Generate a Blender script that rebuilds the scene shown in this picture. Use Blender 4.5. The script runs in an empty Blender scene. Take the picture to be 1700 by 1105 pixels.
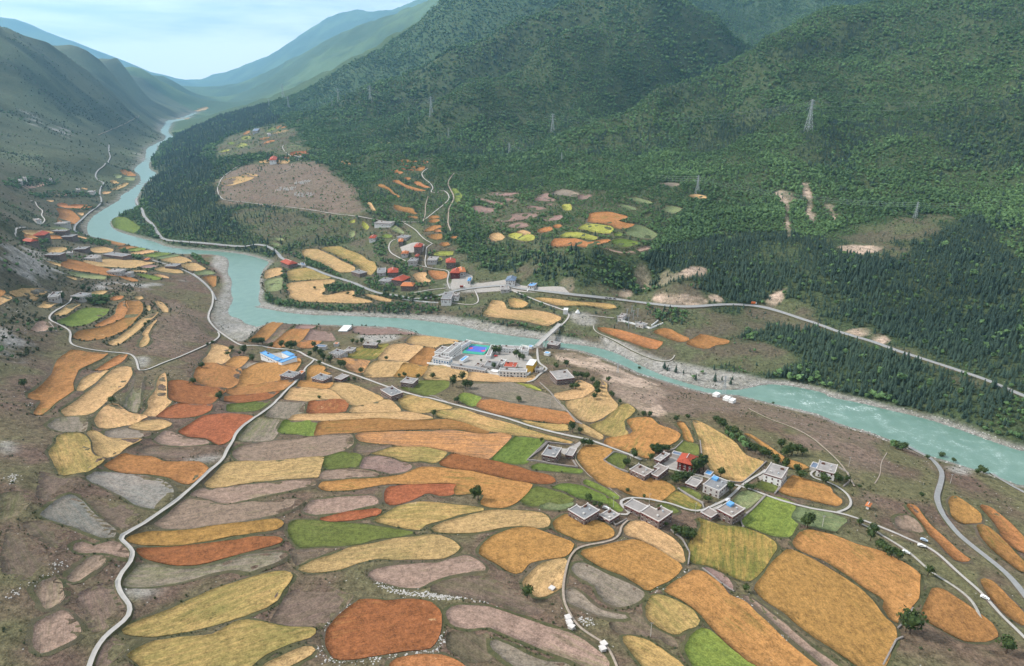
import bpy, bmesh, math, random
import numpy as np
from mathutils import Vector, Matrix, geometry
from mathutils.bvhtree import BVHTree
random.seed(7); RNG = np.random.default_rng(11)
R = math.radians
SC = bpy.context.scene
COL = SC.collection

# ------------------------------------------------------------------ camera
CAM_H = 330.0
PITCH = R(20.4)
FPX = 1133.0                      # focal length in photograph pixels (1700 wide)
cam_d = bpy.data.cameras.new('camera'); cam = bpy.data.objects.new('camera', cam_d)
COL.objects.link(cam)
cam_d.sensor_width = 36.0; cam_d.lens = 36.0 * FPX / 1700.0
cam_d.clip_start = 1.0; cam_d.clip_end = 60000.0
cam.location = (0, 0, CAM_H); cam.rotation_euler = (math.pi / 2 - PITCH, 0, 0)
SC.camera = cam

# ------------------------------------------------------------------ sky and sun
SUN_EL, SUN_AZ = R(42), R(-80)     # azimuth from +Y, clockwise: from the left, a little ahead
world = bpy.data.worlds.new('World'); SC.world = world; world.use_nodes = True
wn, wl = world.node_tree.nodes, world.node_tree.links
wn.clear()
w_out = wn.new('ShaderNodeOutputWorld'); w_bg = wn.new('ShaderNodeBackground')
w_sky = wn.new('ShaderNodeTexSky'); w_sky.sky_type = 'NISHITA'; w_sky.sun_disc = False
w_sky.sun_elevation = SUN_EL; w_sky.sun_rotation = SUN_AZ
w_sky.air_density = 1.0; w_sky.dust_density = 2.0; w_sky.ozone_density = 1.5; w_sky.altitude = 2500
w_tc = wn.new('ShaderNodeTexCoord')
w_map = wn.new('ShaderNodeMapping'); w_map.inputs['Scale'].default_value = (2.2, 2.2, 17.0)
w_noise = wn.new('ShaderNodeTexNoise'); w_noise.inputs['Scale'].default_value = 1.3
w_noise.inputs['Detail'].default_value = 7; w_noise.inputs['Roughness'].default_value = 0.58
w_ramp = wn.new('ShaderNodeValToRGB')
w_ramp.color_ramp.elements[0].position = 0.43; w_ramp.color_ramp.elements[0].color = (0.42, 0.42, 0.42, 1)
w_ramp.color_ramp.elements[1].position = 0.58; w_ramp.color_ramp.elements[1].color = (0.97, 0.97, 0.97, 1)
w_mix = wn.new('ShaderNodeMix'); w_mix.data_type = 'RGBA'
w_mix.inputs['B'].default_value = (14.5, 15.0, 15.2, 1)       # thin bright cloud cover
wl.new(w_tc.outputs['Generated'], w_map.inputs['Vector']); wl.new(w_map.outputs[0], w_noise.inputs['Vector'])
wl.new(w_noise.outputs['Fac'], w_ramp.inputs[0]); wl.new(w_ramp.outputs[0], w_mix.inputs['Factor'])
wl.new(w_sky.outputs[0], w_mix.inputs['A']); wl.new(w_mix.outputs['Result'], w_bg.inputs[0])
w_bg.inputs[1].default_value = 0.055
wl.new(w_bg.outputs[0], w_out.inputs[0])

sun_d = bpy.data.lights.new('sun', 'SUN'); sun = bpy.data.objects.new('sun', sun_d); COL.objects.link(sun)
sun_d.energy = 3.0; sun_d.angle = R(7); sun_d.color = (1.0, 0.95, 0.88)
sdir = Vector((math.sin(SUN_AZ) * math.cos(SUN_EL), math.cos(SUN_AZ) * math.cos(SUN_EL), math.sin(SUN_EL)))
sun.rotation_euler = sdir.to_track_quat('Z', 'Y').to_euler()

SC.view_settings.view_transform = 'Standard'; SC.view_settings.look = 'None'
SC.view_settings.gamma = 1.0; SC.view_settings.use_curve_mapping = False
SC.view_settings.exposure = 1.02
cy = SC.cycles
cy.use_adaptive_sampling = True; cy.adaptive_threshold = 0.02
cy.use_denoising = True
cy.max_bounces = 5; cy.diffuse_bounces = 2; cy.glossy_bounces = 2; cy.transmission_bounces = 2
cy.volume_bounces = 0; cy.transparent_max_bounces = 6
cy.volume_step_rate = 4.0

# ------------------------------------------------------------------ picture point -> place helpers
CP, SP = math.cos(PITCH), math.sin(PITCH)
TILES = dict(A=(0,550,3.9475), B=(350,530,3.9475), C=(700,530,3.9475), D=(1000,530,3.9475), E=(1300,600,3.9475),
             F=(0,800,3.6225), G=(350,800,3.6225), H=(700,800,3.6225), I=(1000,800,3.6225), J=(1300,800,3.6225),
             K=(0,350,3.6844), L=(400,350,3.6844), M=(800,300,3.6844), N=(1250,350,3.6844),
             P=(0,0,2.7633), Q=(500,0,2.7633), R=(1100,0,2.7633), S=(690,540,6.296), V=(860,700,5.815),
             W=(1080,720,5.0), X=(620,340,6.1375), Y=(200,180,5.527), Z=(850,470,5.667),
             a=(0,240,5.527), b=(20,380,4.722), c=(360,200,5.525), d=(600,240,6.5), o=(0,0,1.0))
def T(tile, s):
    """points 'x,y x,y ...' read off one enlarged tile of the photograph -> full picture points"""
    ox, oy, k = TILES[tile]
    return np.array([[ox + float(a) / k, oy + float(b) / k] for a, b in (p.split(',') for p in s.split())])
def ray(px, py):
    u = (np.asarray(px, float) - 850.0) / FPX; v = (552.5 - np.asarray(py, float)) / FPX
    return u, CP + v * SP, -SP + v * CP
def at_z(px, py, z):
    dx, dy, dz = ray(px, py); t = (z - CAM_H) / dz
    return (dx * t, dy * t, z)
def at_y(px, py, y):
    dx, dy, dz = ray(px, py); t = y / dy
    return (dx * t, y, CAM_H + dz * t)
def at_col(px, y, z):
    depth = y * CP + (CAM_H - z) * SP
    return ((px - 850.0) / FPX * depth, y, z)
def to_px(p):
    p = np.asarray(p, float); x, y, z = p[..., 0], p[..., 1], p[..., 2] - CAM_H
    d = y * CP - z * SP; up = y * SP + z * CP
    return 850 + FPX * x / d, 552.5 - FPX * up / d

# ------------------------------------------------------------------ noise
def _h(ix, iy, seed):
    n = (ix.astype(np.int64) * 374761393 + iy.astype(np.int64) * 668265263 + seed * 1442695041) & 0xffffffff
    n = ((n ^ (n >> 13)) * 1274126177) & 0xffffffff
    return ((n ^ (n >> 16)) & 0xffff) / 65535.0
def vnoise(x, y, seed=0):
    ix, iy = np.floor(x), np.floor(y); fx, fy = x - ix, y - iy
    fx = fx * fx * fx * (fx * (fx * 6 - 15) + 10); fy = fy * fy * fy * (fy * (fy * 6 - 15) + 10)
    a, b = _h(ix, iy, seed), _h(ix + 1, iy, seed); c, d = _h(ix, iy + 1, seed), _h(ix + 1, iy + 1, seed)
    return (a + (b - a) * fx) * (1 - fy) + (c + (d - c) * fx) * fy - 0.5
def fbm(x, y, scale, octv=4, seed=0, gain=0.5):
    s = np.zeros_like(np.asarray(x, float)); amp = 1.0; k = 1.0 / scale
    ca, sa = math.cos(0.6), math.sin(0.6)
    for o in range(octv):
        s += amp * vnoise(x * k + o * 17.3, y * k - o * 9.1, seed + o); amp *= gain; k *= 2.03
        x, y = x * ca - y * sa, x * sa + y * ca
    return s
def sstep(a, b, x):
    t = np.clip((x - a) / (b - a), 0, 1); return t * t * (3 - 2 * t)
def seg_dist(px, py, poly, closed=False):
    """distance of points to a polyline"""
    d = np.full(px.shape, 1e18); n = len(poly)
    for i in range(n if closed else n - 1):
        ax, ay = poly[i][:2]; bx, by = poly[(i + 1) % n][:2]
        vx, vy = bx - ax, by - ay; L = vx * vx + vy * vy + 1e-9
        t = np.clip(((px - ax) * vx + (py - ay) * vy) / L, 0, 1)
        d = np.minimum(d, (px - ax - t * vx) ** 2 + (py - ay - t * vy) ** 2)
    return np.sqrt(d)
def inside(px, py, poly):
    r = np.zeros(px.shape, bool); n = len(poly); j = n - 1
    for i in range(n):
        xi, yi = poly[i][:2]; xj, yj = poly[j][:2]
        if yi != yj:
            r ^= ((yi > py) != (yj > py)) & (px < (xj - xi) * (py - yi) / (yj - yi) + xi)
        j = i
    return r
def sdf(px, py, poly):
    """signed distance (negative inside), evaluated only near the polygon"""
    P = np.asarray(poly)[:, :2]; lo, hi = P.min(0) - 160, P.max(0) + 160
    out = np.full(px.shape, 160.0)
    m = (px > lo[0]) & (px < hi[0]) & (py > lo[1]) & (py < hi[1])
    if m.any():
        q, w = px[m], py[m]; d = seg_dist(q, w, P, True); d[inside(q, w, P)] *= -1; out[m] = d
    return out
def smooth(pts, n=1, closed=True):
    p = np.asarray(pts, float)
    for _ in range(n):
        if closed:
            q = np.roll(p, -1, 0); p = np.stack([p * .75 + q * .25, p * .25 + q * .75], 1).reshape(-1, p.shape[1])
        else:
            q = np.stack([p[:-1] * .75 + p[1:] * .25, p[:-1] * .25 + p[1:] * .75], 1).reshape(-1, p.shape[1])
            p = np.vstack([p[:1], q, p[-1:]])
    return p
def resample(p, step):
    p = np.asarray(p, float); d = np.r_[0, np.cumsum(np.hypot(*np.diff(p[:, :2], axis=0).T))]
    n = max(2, int(round(d[-1] / step)) + 1); t = np.linspace(0, d[-1], n)
    return np.stack([np.interp(t, d, p[:, k]) for k in range(p.shape[1])], 1)
# ------------------------------------------------------------------ river course (water level z = 0)
river_far = np.vstack([   # bank on the mountain side, upstream to downstream
    T('P', '790,560 785,572 770,600 780,618 812,632 735,662 720,672'),
    T('a', '1440,70 1380,130 1360,200 1375,235 1440,258 1400,300 1310,370 1265,460 1240,500 1238,545 1265,600 1180,630 1090,645 1010,690 1000,740 1060,790 1180,830 1300,860 1420,890 1530,940'),
    T('K', '1150,235 1380,250 1520,270 1620,300 1650,318 1610,350 1585,420 1592,480 1575,540 1600,580'),
    T('L', '60,585 150,598 280,622 430,638 640,640 850,652 1000,657 1200,682 1350,702 1480,737'),
    T('C', '380,75 560,105 760,130 900,152 1050,170 1160,187 1280,222 1400,287'),
    T('D', '330,340 430,380 560,420 720,462 880,462 960,450 1060,425 1200,430 1330,455 1450,480'),
    T('E', '300,235 480,265 700,320 880,360 1050,410 1250,480 1400,535 1579,595')])
river_near = np.vstack([
    T('P', '752,552 745,575 722,605 770,632 690,668 668,685'),
    T('a', '1340,70 1330,140 1265,190 1225,235 1290,280 1300,340 1200,420 1105,470 1118,500 1000,565 880,640 820,700 800,760 812,830 880,850 980,868 1160,912 1300,945 1450,980'),
    T('K', '1070,262 1200,262 1320,266 1390,282 1405,320 1390,380 1422,420 1412,500 1430,545 1395,600 1400,640 1480,662 1500,690 1590,708'),
    T('L', '60,712 110,706 170,687 300,690 500,694 700,702 900,714 1060,742 1150,762 1290,787 1400,802'),
    T('C', '200,127 450,167 650,177 800,177 920,187 1000,192 1100,217 1200,252 1350,312 1450,362'),
    T('D', '230,345 330,378 450,414 560,446 720,488 880,492 1000,522 1120,552 1350,602'),
    T('E', '250,350 400,420 540,450 700,510 830,560 960,620 1050,640 1200,690 1350,730 1579,825')])
w_far = np.array([at_z(x, y, 0)[:2] for x, y in river_far]); w_near = np.array([at_z(x, y, 0)[:2] for x, y in river_near])
# the river runs on past the frame on the right, and up the valley beyond the last bend
w_far = np.vstack([[[-2880, 6300], [-3330, 7700]][::-1], w_far, [[900, 480], [1200, 330], [1700, 150]]])
w_near = np.vstack([[[-2960, 6300], [-3420, 7700]][::-1], w_near, [[760, 390], [1050, 250], [1600, 40]]])
river_poly = smooth(np.vstack([w_far, w_near[::-1]]), 1)

# ------------------------------------------------------------------ terrain: control points -> smooth surface
def ZL(s): return [at_z(*map(float, t.split(','))) for t in s.split()]
def YL(s): return [at_y(*map(float, t.split(','))) for t in s.split()]
def RL(s):
    p = np.array([[float(v) for v in t.split(',')] for t in s.split()]); d = np.r_[0, np.cumsum(np.hypot(*np.diff(p[:, :2], axis=0).T))]
    t = np.linspace(0, d[-1], 4 * (len(p) - 1) + 1)
    return [at_y(*[np.interp(q, d, p[:, k]) for k in range(3)]) for q in t]
def CL(s): return [at_col(*map(float, t.split(','))) for t in s.split()]
ctrl = []
# near terraces (px, py, height above the river)
ctrl += ZL('0,1105,96 150,1105,86 400,1105,78 850,1105,72 1300,1105,66 1700,1105,55 0,950,100 200,950,80 450,950,72 850,950,65 1200,950,58 1500,950,50 1700,950,36')
ctrl += ZL('0,800,98 200,800,76 450,800,64 650,800,60 850,800,56 1100,800,50 1300,800,45 1480,830,38 1640,850,22 1560,790,16 1640,780,7')
ctrl += ZL('0,680,92 100,680,74 250,690,64 450,700,50 650,700,44 850,700,42 1050,720,42 1200,740,40 1350,760,38 1250,690,24 1430,740,22')
ctrl += ZL('300,620,48 450,630,30 600,630,27 750,620,24 900,640,30 960,640,32 1050,650,30 520,590,20 650,575,13 800,600,15 870,600,14 1000,620,18 1100,650,16')
ctrl += ZL('430,555,11 380,575,14 460,592,17 600,560,9 700,565,10 880,585,10')
ctrl += [(-420, 60, 118), (-150, 60, 95), (150, 60, 84), (420, 100, 62), (800, 160, 30), (-700, 300, 150), (-900, 600, 210), (-800, 900, 190), (700, 60, 60), (1300, -100, 60), (0, -300, 110), (-600, -300, 190)]
# left bank
ctrl += ZL('60,500,57 150,535,50 250,545,46 230,610,50 300,520,40 140,600,58 40,580,78 0,560,92 330,560,30 330,590,30 370,555,11 345,490,10 320,460,10 230,484,36 160,484,40')
ctrl += ZL('200,445,30 120,425,36 300,440,12 60,400,44 200,405,16 250,420,12 260,455,24 120,470,52 60,470,72 0,470,90 0,440,105 50,435,78 0,400,120 40,400,70 30,370,80 0,360,110 90,380,44 130,370,22')
ctrl += ZL('30,310,72 100,310,44 150,330,22 170,350,10 195,310,9 40,290,84 120,290,50 180,290,24 0,300,100')
ctrl += YL('0,250,2250 0,200,2650 0,150,3000 0,100,3300 0,40,3700 100,265,2300 100,215,2900 100,165,3400 100,110,3950 100,70,4400 150,260,2500 200,255,2950 200,215,3800 200,160,5200 200,100,6600 250,205,5000 255,165,6800 280,130,9500 330,165,10500 150,120,4700 150,84,5600 240,115,8000')
ctrl += CL('0,4600,520 100,6200,480 -300,3500,750 -300,2000,330 -300,1400,260 -700,3000,900 200,8500,420')
# wooded hill and bare plateau inside the river bend
ctrl += YL('290,232,3500 330,207,3900 370,190,4300 400,180,4600 480,160,4200 330,252,2850 305,285,2350 400,240,2550 380,270,2150 270,265,2900')
ctrl += YL('370,300,1840 365,332,1620 480,305,1830 480,270,2080 470,335,1610 550,330,1600 600,355,1440 590,310,1680 620,285,1850 450,215,2900 520,215,2600 560,240,2280 420,345,1570')
ctrl += ZL('285,375,20 350,380,30 330,350,44 450,372,42 450,400,20 550,400,24 600,382,38 540,372,44 265,330,34 300,320,52')
ctrl += ZL('500,450,9 600,470,11 560,430,14 700,482,15 760,470,18 640,420,26 620,400,32 700,400,48 700,330,82 700,275,118 650,245,148 740,430,28 455,470,6 220,378,4')
ctrl += YL('600,180,2850 560,160,3100 700,230,2350 760,300,1700 780,360,1380 480,185,3500')
# highway shelf and the flat ground between it and the river
ctrl += ZL('880,490,20 1000,497,23 1100,508,25 1250,508,27 1300,520,27 1400,560,26 1500,590,25 1640,630,24 1720,660,24')
ctrl += ZL('830,515,13 900,510,15 960,530,11 1050,555,12 1150,570,12 1300,580,15 1350,600,12 1450,630,12 1600,680,14 1060,535,13')
# fields and woods above the highway
ctrl += ZL('840,455,26 910,462,36 870,420,52 980,372,100 980,410,86 900,400,74 1065,440,60 1130,445,66 1065,475,30')
ctrl += YL('870,330,1390 850,395,1190 1000,300,1500 1050,260,1700 900,260,1800 1100,380,1170')
# right-hand mountain
ctrl += RL('960,215,2000 1030,180,2060 1100,148,2130 1170,112,2210 1250,75,2310 1330,40,2410 1400,15,2490 1450,0,2540 1560,-40,2600 1700,-70,2600 1850,-70,2400')
ctrl += YL('1100,230,1830 1250,200,1760 1250,130,2060 1400,150,1900 1400,80,2160 1550,150,1750 1550,60,2060 1690,150,1620 1690,50,1930 1690,0,2140 1850,150,1500 1850,0,1950')
ctrl += YL('1300,300,1380 1400,335,1250 1480,372,1140 1560,350,1190 1650,300,1300 1690,220,1450 1550,230,1530 1400,230,1580 1150,330,1320 1200,400,1110 1350,450,960 1500,450,950 1650,400,1030 1650,500,860 1550,530,840 1850,500,800 1850,300,1200 1450,400,1080')
ctrl += CL('1080,2380,160 1180,2520,190 1260,2720,250 1400,2950,360 1600,3100,600 1800,3000,650')
# green spur and its mountain, and the ridges behind
ctrl += RL('1085,-5,2950 988,36,2870 934,61,2780 862,101,2660 789,141,2520 717,177,2370')
ctrl += RL('1085,-5,2950 1150,30,2960 1200,50,3010 1250,75,3060')
ctrl += YL('850,255,2080 900,185,2330 1000,135,2520 1000,225,2080 1100,110,2640 800,230,2230')
ctrl += CL('900,2960,350 960,3000,430 780,2820,220 720,2800,185 660,2850,190 850,2900,290')
ctrl += RL('645,141,3300 703,105,3250 808,58,3170 862,40,3130 970,-5,3120 1085,-40,3300')
ctrl += CL('700,3800,120 800,3700,220 900,3700,340 620,4000,130 1000,3700,450')
ctrl += RL('384,180,6000 440,155,5600 500,130,5200 608,87,4750 660,55,4550 717,25,4350 775,0,4250 900,-60,4200')
ctrl += CL('450,6500,120 550,6000,220 650,5700,380 750,5500,600 1250,3500,390 1350,3600,430 1150,3600,500')
ctrl += YL('1130,0,4300 1200,12,4300 1300,30,4150 1440,0,4300 1300,-60,4700 1600,-80,4300')
ctrl += YL('400,175,11500')
ctrl += RL('416,137,13050 470,105,12325 540,70,11600 593,43,10875 645,29,10440 713,0,9860 850,-60,9425')
ctrl += CL('430,15500,150 480,15000,250 560,14500,500 700,13500,800 480,8000,150 600,8000,350 750,7600,600')
ctrl += YL('297,134,23450 351,123,23275 410,105,22575 470,78,21875 520,45,21350 554,23,21000 593,16,20650 640,20,20125 760,-30,19250 217,105,21000 255,120,22050 150,80,20125 0,20,19250')
ctrl += CL('293,19000,150 330,19000,80 350,20500,90 300,21500,220 370,18000,80 392,20000,260 260,19000,380 340,14000,30 335,22500,250 400,17000,150')
ctrl += ZL('330,187,0 320,178,2 345,178,6 300,190,14 275,200,10 360,172,20')
ctrl += CL('100,12000,700 340,16000,40 0,7000,700 -300,6000,900 1500,7000,1100 1000,12000,1300 -500,20000,900 300,25500,120 600,25500,1100 900,24500,1500 1800,22000,1600 -200,25500,500 1900,5000,900 2000,3500,700 2200,1800,500 2300,900,200 -600,9000,1000')
for wb in (w_far, w_near):
    q = resample(wb, 60.0)
    ctrl += [(x, y, 1.5) for x, y in q]
ctrl = np.array(ctrl, float)
# drop near duplicates
keep = []
for i, p in enumerate(ctrl):
    if all((p[0] - ctrl[j][0]) ** 2 + (p[1] - ctrl[j][1]) ** 2 > 12 ** 2 for j in keep): keep.append(i)
ctrl = ctrl[keep]
def fit(c, smoothing):
    d = np.hypot(c[:, None, 0] - c[None, :, 0], c[:, None, 1] - c[None, :, 1])
    n = len(c); A = np.zeros((n + 3, n + 3)); A[:n, :n] = -d + 0 * np.eye(n); A[:n, :n] -= np.diag(smoothing)
    A[:n, n] = A[n, :n] = 1; A[:n, n + 1] = A[n + 1, :n] = c[:, 0]; A[:n, n + 2] = A[n + 2, :n] = c[:, 1]
    b = np.zeros(n + 3); b[:n] = c[:, 2]
    return np.linalg.solve(A, b)
dist0 = np.hypot(ctrl[:, 0], ctrl[:, 1])
WGT = fit(ctrl, np.clip(dist0 * 0.004, 1.0, 30))
def base_h(x, y):
    shp = x.shape; x = x.ravel(); y = y.ravel(); out = np.empty(len(x)); n = len(ctrl)
    for s in range(0, len(x), 20000):
        a, b = x[s:s + 20000], y[s:s + 20000]
        d = np.hypot(a[:, None] - ctrl[None, :, 0], b[:, None] - ctrl[None, :, 1])
        out[s:s + 20000] = -d @ WGT[:n] + WGT[n] + WGT[n + 1] * a + WGT[n + 2] * b
    return out.reshape(shp)

def axis(lo, hi, c0, c1, step, grow):
    v = list(np.arange(c0, c1, step)); s = step
    a = []; x = c0
    while x > lo: s *= grow; x -= s; a.append(x)
    s = step; x = v[-1]
    while x < hi: s *= grow; x += s; v.append(x)
    return np.array(a[::-1] + v)
GX = axis(-15000, 13000, -640, 560, 4.0, 1.022)
GY = axis(-700, 25500, 180, 1150, 4.0, 1.0085)
# base surface on a coarse set of lines, then interpolated
def lerp_axis(v, n): return np.interp(np.linspace(0, len(v) - 1, n), np.arange(len(v)), v)
cxs, cys = lerp_axis(GX, 260), lerp_axis(GY, 300)
BH = base_h(*np.meshgrid(cxs, cys))
def grid_lookup(gx, gy, H, x, y):
    i = np.clip(np.searchsorted(gx, x) - 1, 0, len(gx) - 2); j = np.clip(np.searchsorted(gy, y) - 1, 0, len(gy) - 2)
    fx = np.clip((x - gx[i]) / (gx[i + 1] - gx[i]), 0, 1); fy = np.clip((y - gy[j]) / (gy[j + 1] - gy[j]), 0, 1)
    return (H[j, i] * (1 - fx) + H[j, i + 1] * fx) * (1 - fy) + (H[j + 1, i] * (1 - fx) + H[j + 1, i + 1] * fx) * fy
XX, YY = np.meshgrid(GX, GY)
HH = grid_lookup(cxs, cys, BH, XX, YY)
RD = sdf(XX, YY, river_poly)                      # signed distance to the water's edge
def mnt_mask(x, y, h):
    return sstep(75, 260, h) * sstep(1100, 1900, y + np.abs(x) * .35)
mm = mnt_mask(XX, YY, HH)
far_k = np.clip(YY / 2600, .55, 2.6)
warp = fbm(XX, YY, 700, 3, 5) * 260
ridged = 1 - 2 * np.abs(fbm((XX + warp) / far_k, (YY - warp) / far_k, 420, 4, 21, .5))
HH += mm * far_k * (ridged - .72) * 34
HH += mm * fbm(XX, YY, 150, 4, 41, .55) * 24
mid = sstep(24, 60, HH) * sstep(700, 1000, YY) * (1 - mm)
HH += mid * fbm(XX, YY, 110, 4, 61) * 9
left = sstep(-330, -480, XX) * sstep(1100, 800, YY) * sstep(200, 400, YY)
HH += left * fbm(XX, YY, 90, 4, 71) * 6
HH += fbm(XX, YY, 45, 3, 81) * 1.3 * sstep(150, 250, YY)
# banks: beds below the water, a beach, then up to the surrounding ground
bank = sstep(0, 26, RD)
HH = np.where(RD < 0, np.maximum(-5, RD * .35) , np.where(RD < 90, np.minimum(HH, .25 + RD * .75), HH) * bank + (.25 + RD * .10) * (1 - bank))
HH = np.where(RD >= 0, np.maximum(HH, .2 + np.minimum(RD, 40) * .05), HH)
def ground(x, y): return grid_lookup(GX, GY, HH, np.asarray(x, float), np.asarray(y, float))
def cast(px, py, ymax=25000.0):
    """where the sight line through a picture point meets the ground"""
    px = np.atleast_1d(np.asarray(px, float)); py = np.atleast_1d(np.asarray(py, float))
    dx, dy, dz = ray(px, py); y = np.full(px.shape, 120.0); prev = y.copy(); done = np.zeros(px.shape, bool); hit = np.full(px.shape, ymax)
    lo = y.copy()
    while (y < ymax).any() and not done.all():
        t = y / dy; below = (CAM_H + dz * t) < ground(dx * t, y)
        new = below & ~done; lo = np.where(new, prev, lo); hit = np.where(new, y, hit); done |= below
        prev = y.copy(); y = y + np.maximum(3.0, y * .004)
    hi = hit
    for _ in range(14):
        m = (lo + hi) / 2; t = m / dy; below = (CAM_H + dz * t) < ground(dx * t, m)
        hi = np.where(below, m, hi); lo = np.where(below, lo, m)
    t = hi / dy
    return np.stack([dx * t, hi, ground(dx * t, hi)], 1)
def castp(poly): return cast(poly[:, 0], poly[:, 1])
# ------------------------------------------------------------------ object helpers
def tag(o, label=None, cat=None, group=None, kind=None):
    if label: o['label'] = label
    if cat: o['category'] = cat
    if group: o['group'] = group
    if kind: o['kind'] = kind
    return o
def new_mesh(name, verts, faces, mats, mat_idx=None, smooth_=False):
    me = bpy.data.meshes.new(name); me.from_pydata([tuple(map(float, v)) for v in verts], [], [tuple(map(int, f)) for f in faces])
    for m in (mats if isinstance(mats, (list, tuple)) else [mats]): me.materials.append(m)
    if mat_idx is not None: me.polygons.foreach_set('material_index', np.asarray(mat_idx, np.int32))
    if smooth_: me.polygons.foreach_set('use_smooth', np.ones(len(faces), bool))
    me.update(); return me
def link(name, me, parent=None, loc=None, rz=0.0, scale=None):
    o = bpy.data.objects.new(name, me); COL.objects.link(o)
    if parent is not None: o.parent = parent
    if loc is not None: o.location = loc
    if rz: o.rotation_euler = (0, 0, rz)
    if scale is not None: o.scale = scale
    return o
def empty(name, loc, rz=0.0):
    o = bpy.data.objects.new(name, None); o.empty_display_size = 1; COL.objects.link(o); o.location = loc; o.rotation_euler = (0, 0, rz); return o
class MB:
    """collects boxes, prisms and tubes into one mesh"""
    def __init__(s): s.v = []; s.f = []; s.m = []
    def add(s, v, f, m=0):
        k = len(s.v); s.v += [tuple(p) for p in v]; s.f += [tuple(i + k for i in q) for q in f]; s.m += [m] * len(f); return s
    def box(s, c, d, rz=0.0, m=0):
        x, y, z = d[0] / 2, d[1] / 2, d[2] / 2; ca, sa = math.cos(rz), math.sin(rz)
        v = [(c[0] + a * x * ca - b * y * sa, c[1] + a * x * sa + b * y * ca, c[2] + e * z) for e in (-1, 1) for a, b in ((-1, -1), (1, -1), (1, 1), (-1, 1))]
        return s.add(v, [(3, 2, 1, 0), (4, 5, 6, 7), (0, 1, 5, 4), (1, 2, 6, 5), (2, 3, 7, 6), (3, 0, 4, 7)], m)
    def bar(s, a, b, r, m=0, n=4):
        a, b = Vector(a), Vector(b); d = (b - a)
        if d.length < 1e-6: return s
        q = d.to_track_quat('Z', 'Y'); v = []
        for p in (a, b):
            for k in range(n):
                t = 2 * math.pi * k / n; v.append(p + q @ Vector((r * math.cos(t), r * math.sin(t), 0)))
        return s.add(v, [(k, (k + 1) % n, n + (k + 1) % n, n + k) for k in range(n)] + [tuple(range(n))[::-1], tuple(range(n, 2 * n))], m)
    def taper(s, pts, rads, n=6, m=0):
        v = []; f = []
        for i, (p, r) in enumerate(zip(pts, rads)):
            for k in range(n):
                t = 2 * math.pi * k / n; v.append((p[0] + r * math.cos(t), p[1] + r * math.sin(t), p[2]))
            if i: f += [((i - 1) * n + k, (i - 1) * n + (k + 1) % n, i * n + (k + 1) % n, i * n + k) for k in range(n)]
        f.append(tuple(range((len(pts) - 1) * n, len(pts) * n)))
        return s.add(v, f, m)
    def prism(s, poly, z0, z1, m=0, top=True, bottom=False, m_top=None):
        n = len(poly); v = [(p[0], p[1], z0) for p in poly] + [(p[0], p[1], z1) for p in poly]
        s.add(v, [(k, (k + 1) % n, n + (k + 1) % n, n + k) for k in range(n)], m)
        if top: s.add([(p[0], p[1], z1) for p in poly], [tuple(range(n))], m if m_top is None else m_top)
        return s
    def mesh(s, name, mats): return new_mesh(name, s.v, s.f, mats, s.m)
    def obj(s, name, mats, parent=None): return link(name, s.mesh(name, mats), parent)

# ------------------------------------------------------------------ materials
def hexc(h):
    c = [int(h[i:i + 2], 16) / 255 for i in (0, 2, 4)]
    return tuple(x / 12.92 if x < .04045 else ((x + .055) / 1.055) ** 2.4 for x in c) + (1,)
class NT:
    def __init__(s, name):
        s.mat = bpy.data.materials.new(name); s.mat.use_nodes = True; s.nt = s.mat.node_tree; s.n = s.nt.nodes
        s.bsdf = s.n['Principled BSDF']; s.out = s.n['Material Output']
        s.bsdf.inputs['Roughness'].default_value = .85; s.bsdf.inputs['Specular IOR Level'].default_value = .2
    def new(s, t, **kw):
        n = s.n.new(t)
        for k, v in kw.items():
            if k in n.inputs: n.inputs[k].default_value = v
            else: setattr(n, k, v)
        return n
    def link(s, a, b): s.nt.links.new(a, b)
    def noise(s, vec, scale, detail=3, rough=.55, dim='3D'):
        n = s.new('ShaderNodeTexNoise', noise_dimensions=dim); n.inputs['Scale'].default_value = scale; n.inputs['Detail'].default_value = detail; n.inputs['Roughness'].default_value = rough
        if vec is not None: s.link(vec, n.inputs['Vector'])
        return n.outputs['Fac']
    def ramp(s, fac, a, b, ca=(0, 0, 0, 1), cb=(1, 1, 1, 1)):
        r = s.new('ShaderNodeValToRGB'); e = r.color_ramp.elements; e[0].position = a; e[1].position = b; e[0].color = ca; e[1].color = cb
        s.link(fac, r.inputs[0]); return r.outputs[0]
    def mix(s, fac, a, b, mode='MIX'):
        m = s.new('ShaderNodeMix', data_type='RGBA', blend_type=mode)
        for sock, v in ((m.inputs[0], fac), (m.inputs[6], a), (m.inputs[7], b)):
            if hasattr(v, 'is_linked') or hasattr(v, 'links'): s.link(v, sock)
            elif isinstance(v, (int, float)): sock.default_value = v
            else: sock.default_value = tuple(v) if len(v) == 4 else tuple(v) + (1,)
        return m.outputs[2]
    def math(s, op, a, b=0.0, c=0.0):
        m = s.new('ShaderNodeMath', operation=op)
        for sock, v in zip(m.inputs, (a, b, c)):
            if hasattr(v, 'links'): s.link(v, sock)
            else: sock.default_value = v
        return m.outputs[0]
    def pos(s): return s.new('ShaderNodeNewGeometry').outputs['Position']
    def bump(s, h, strength=.5, dist=1.0):
        b = s.new('ShaderNodeBump'); b.inputs['Strength'].default_value = strength; b.inputs['Distance'].default_value = dist
        s.link(h, b.inputs['Height']); s.link(b.outputs[0], s.bsdf.inputs['Normal'])
    def color(s, c): s.link(c, s.bsdf.inputs['Base Color']); return s.mat

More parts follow.
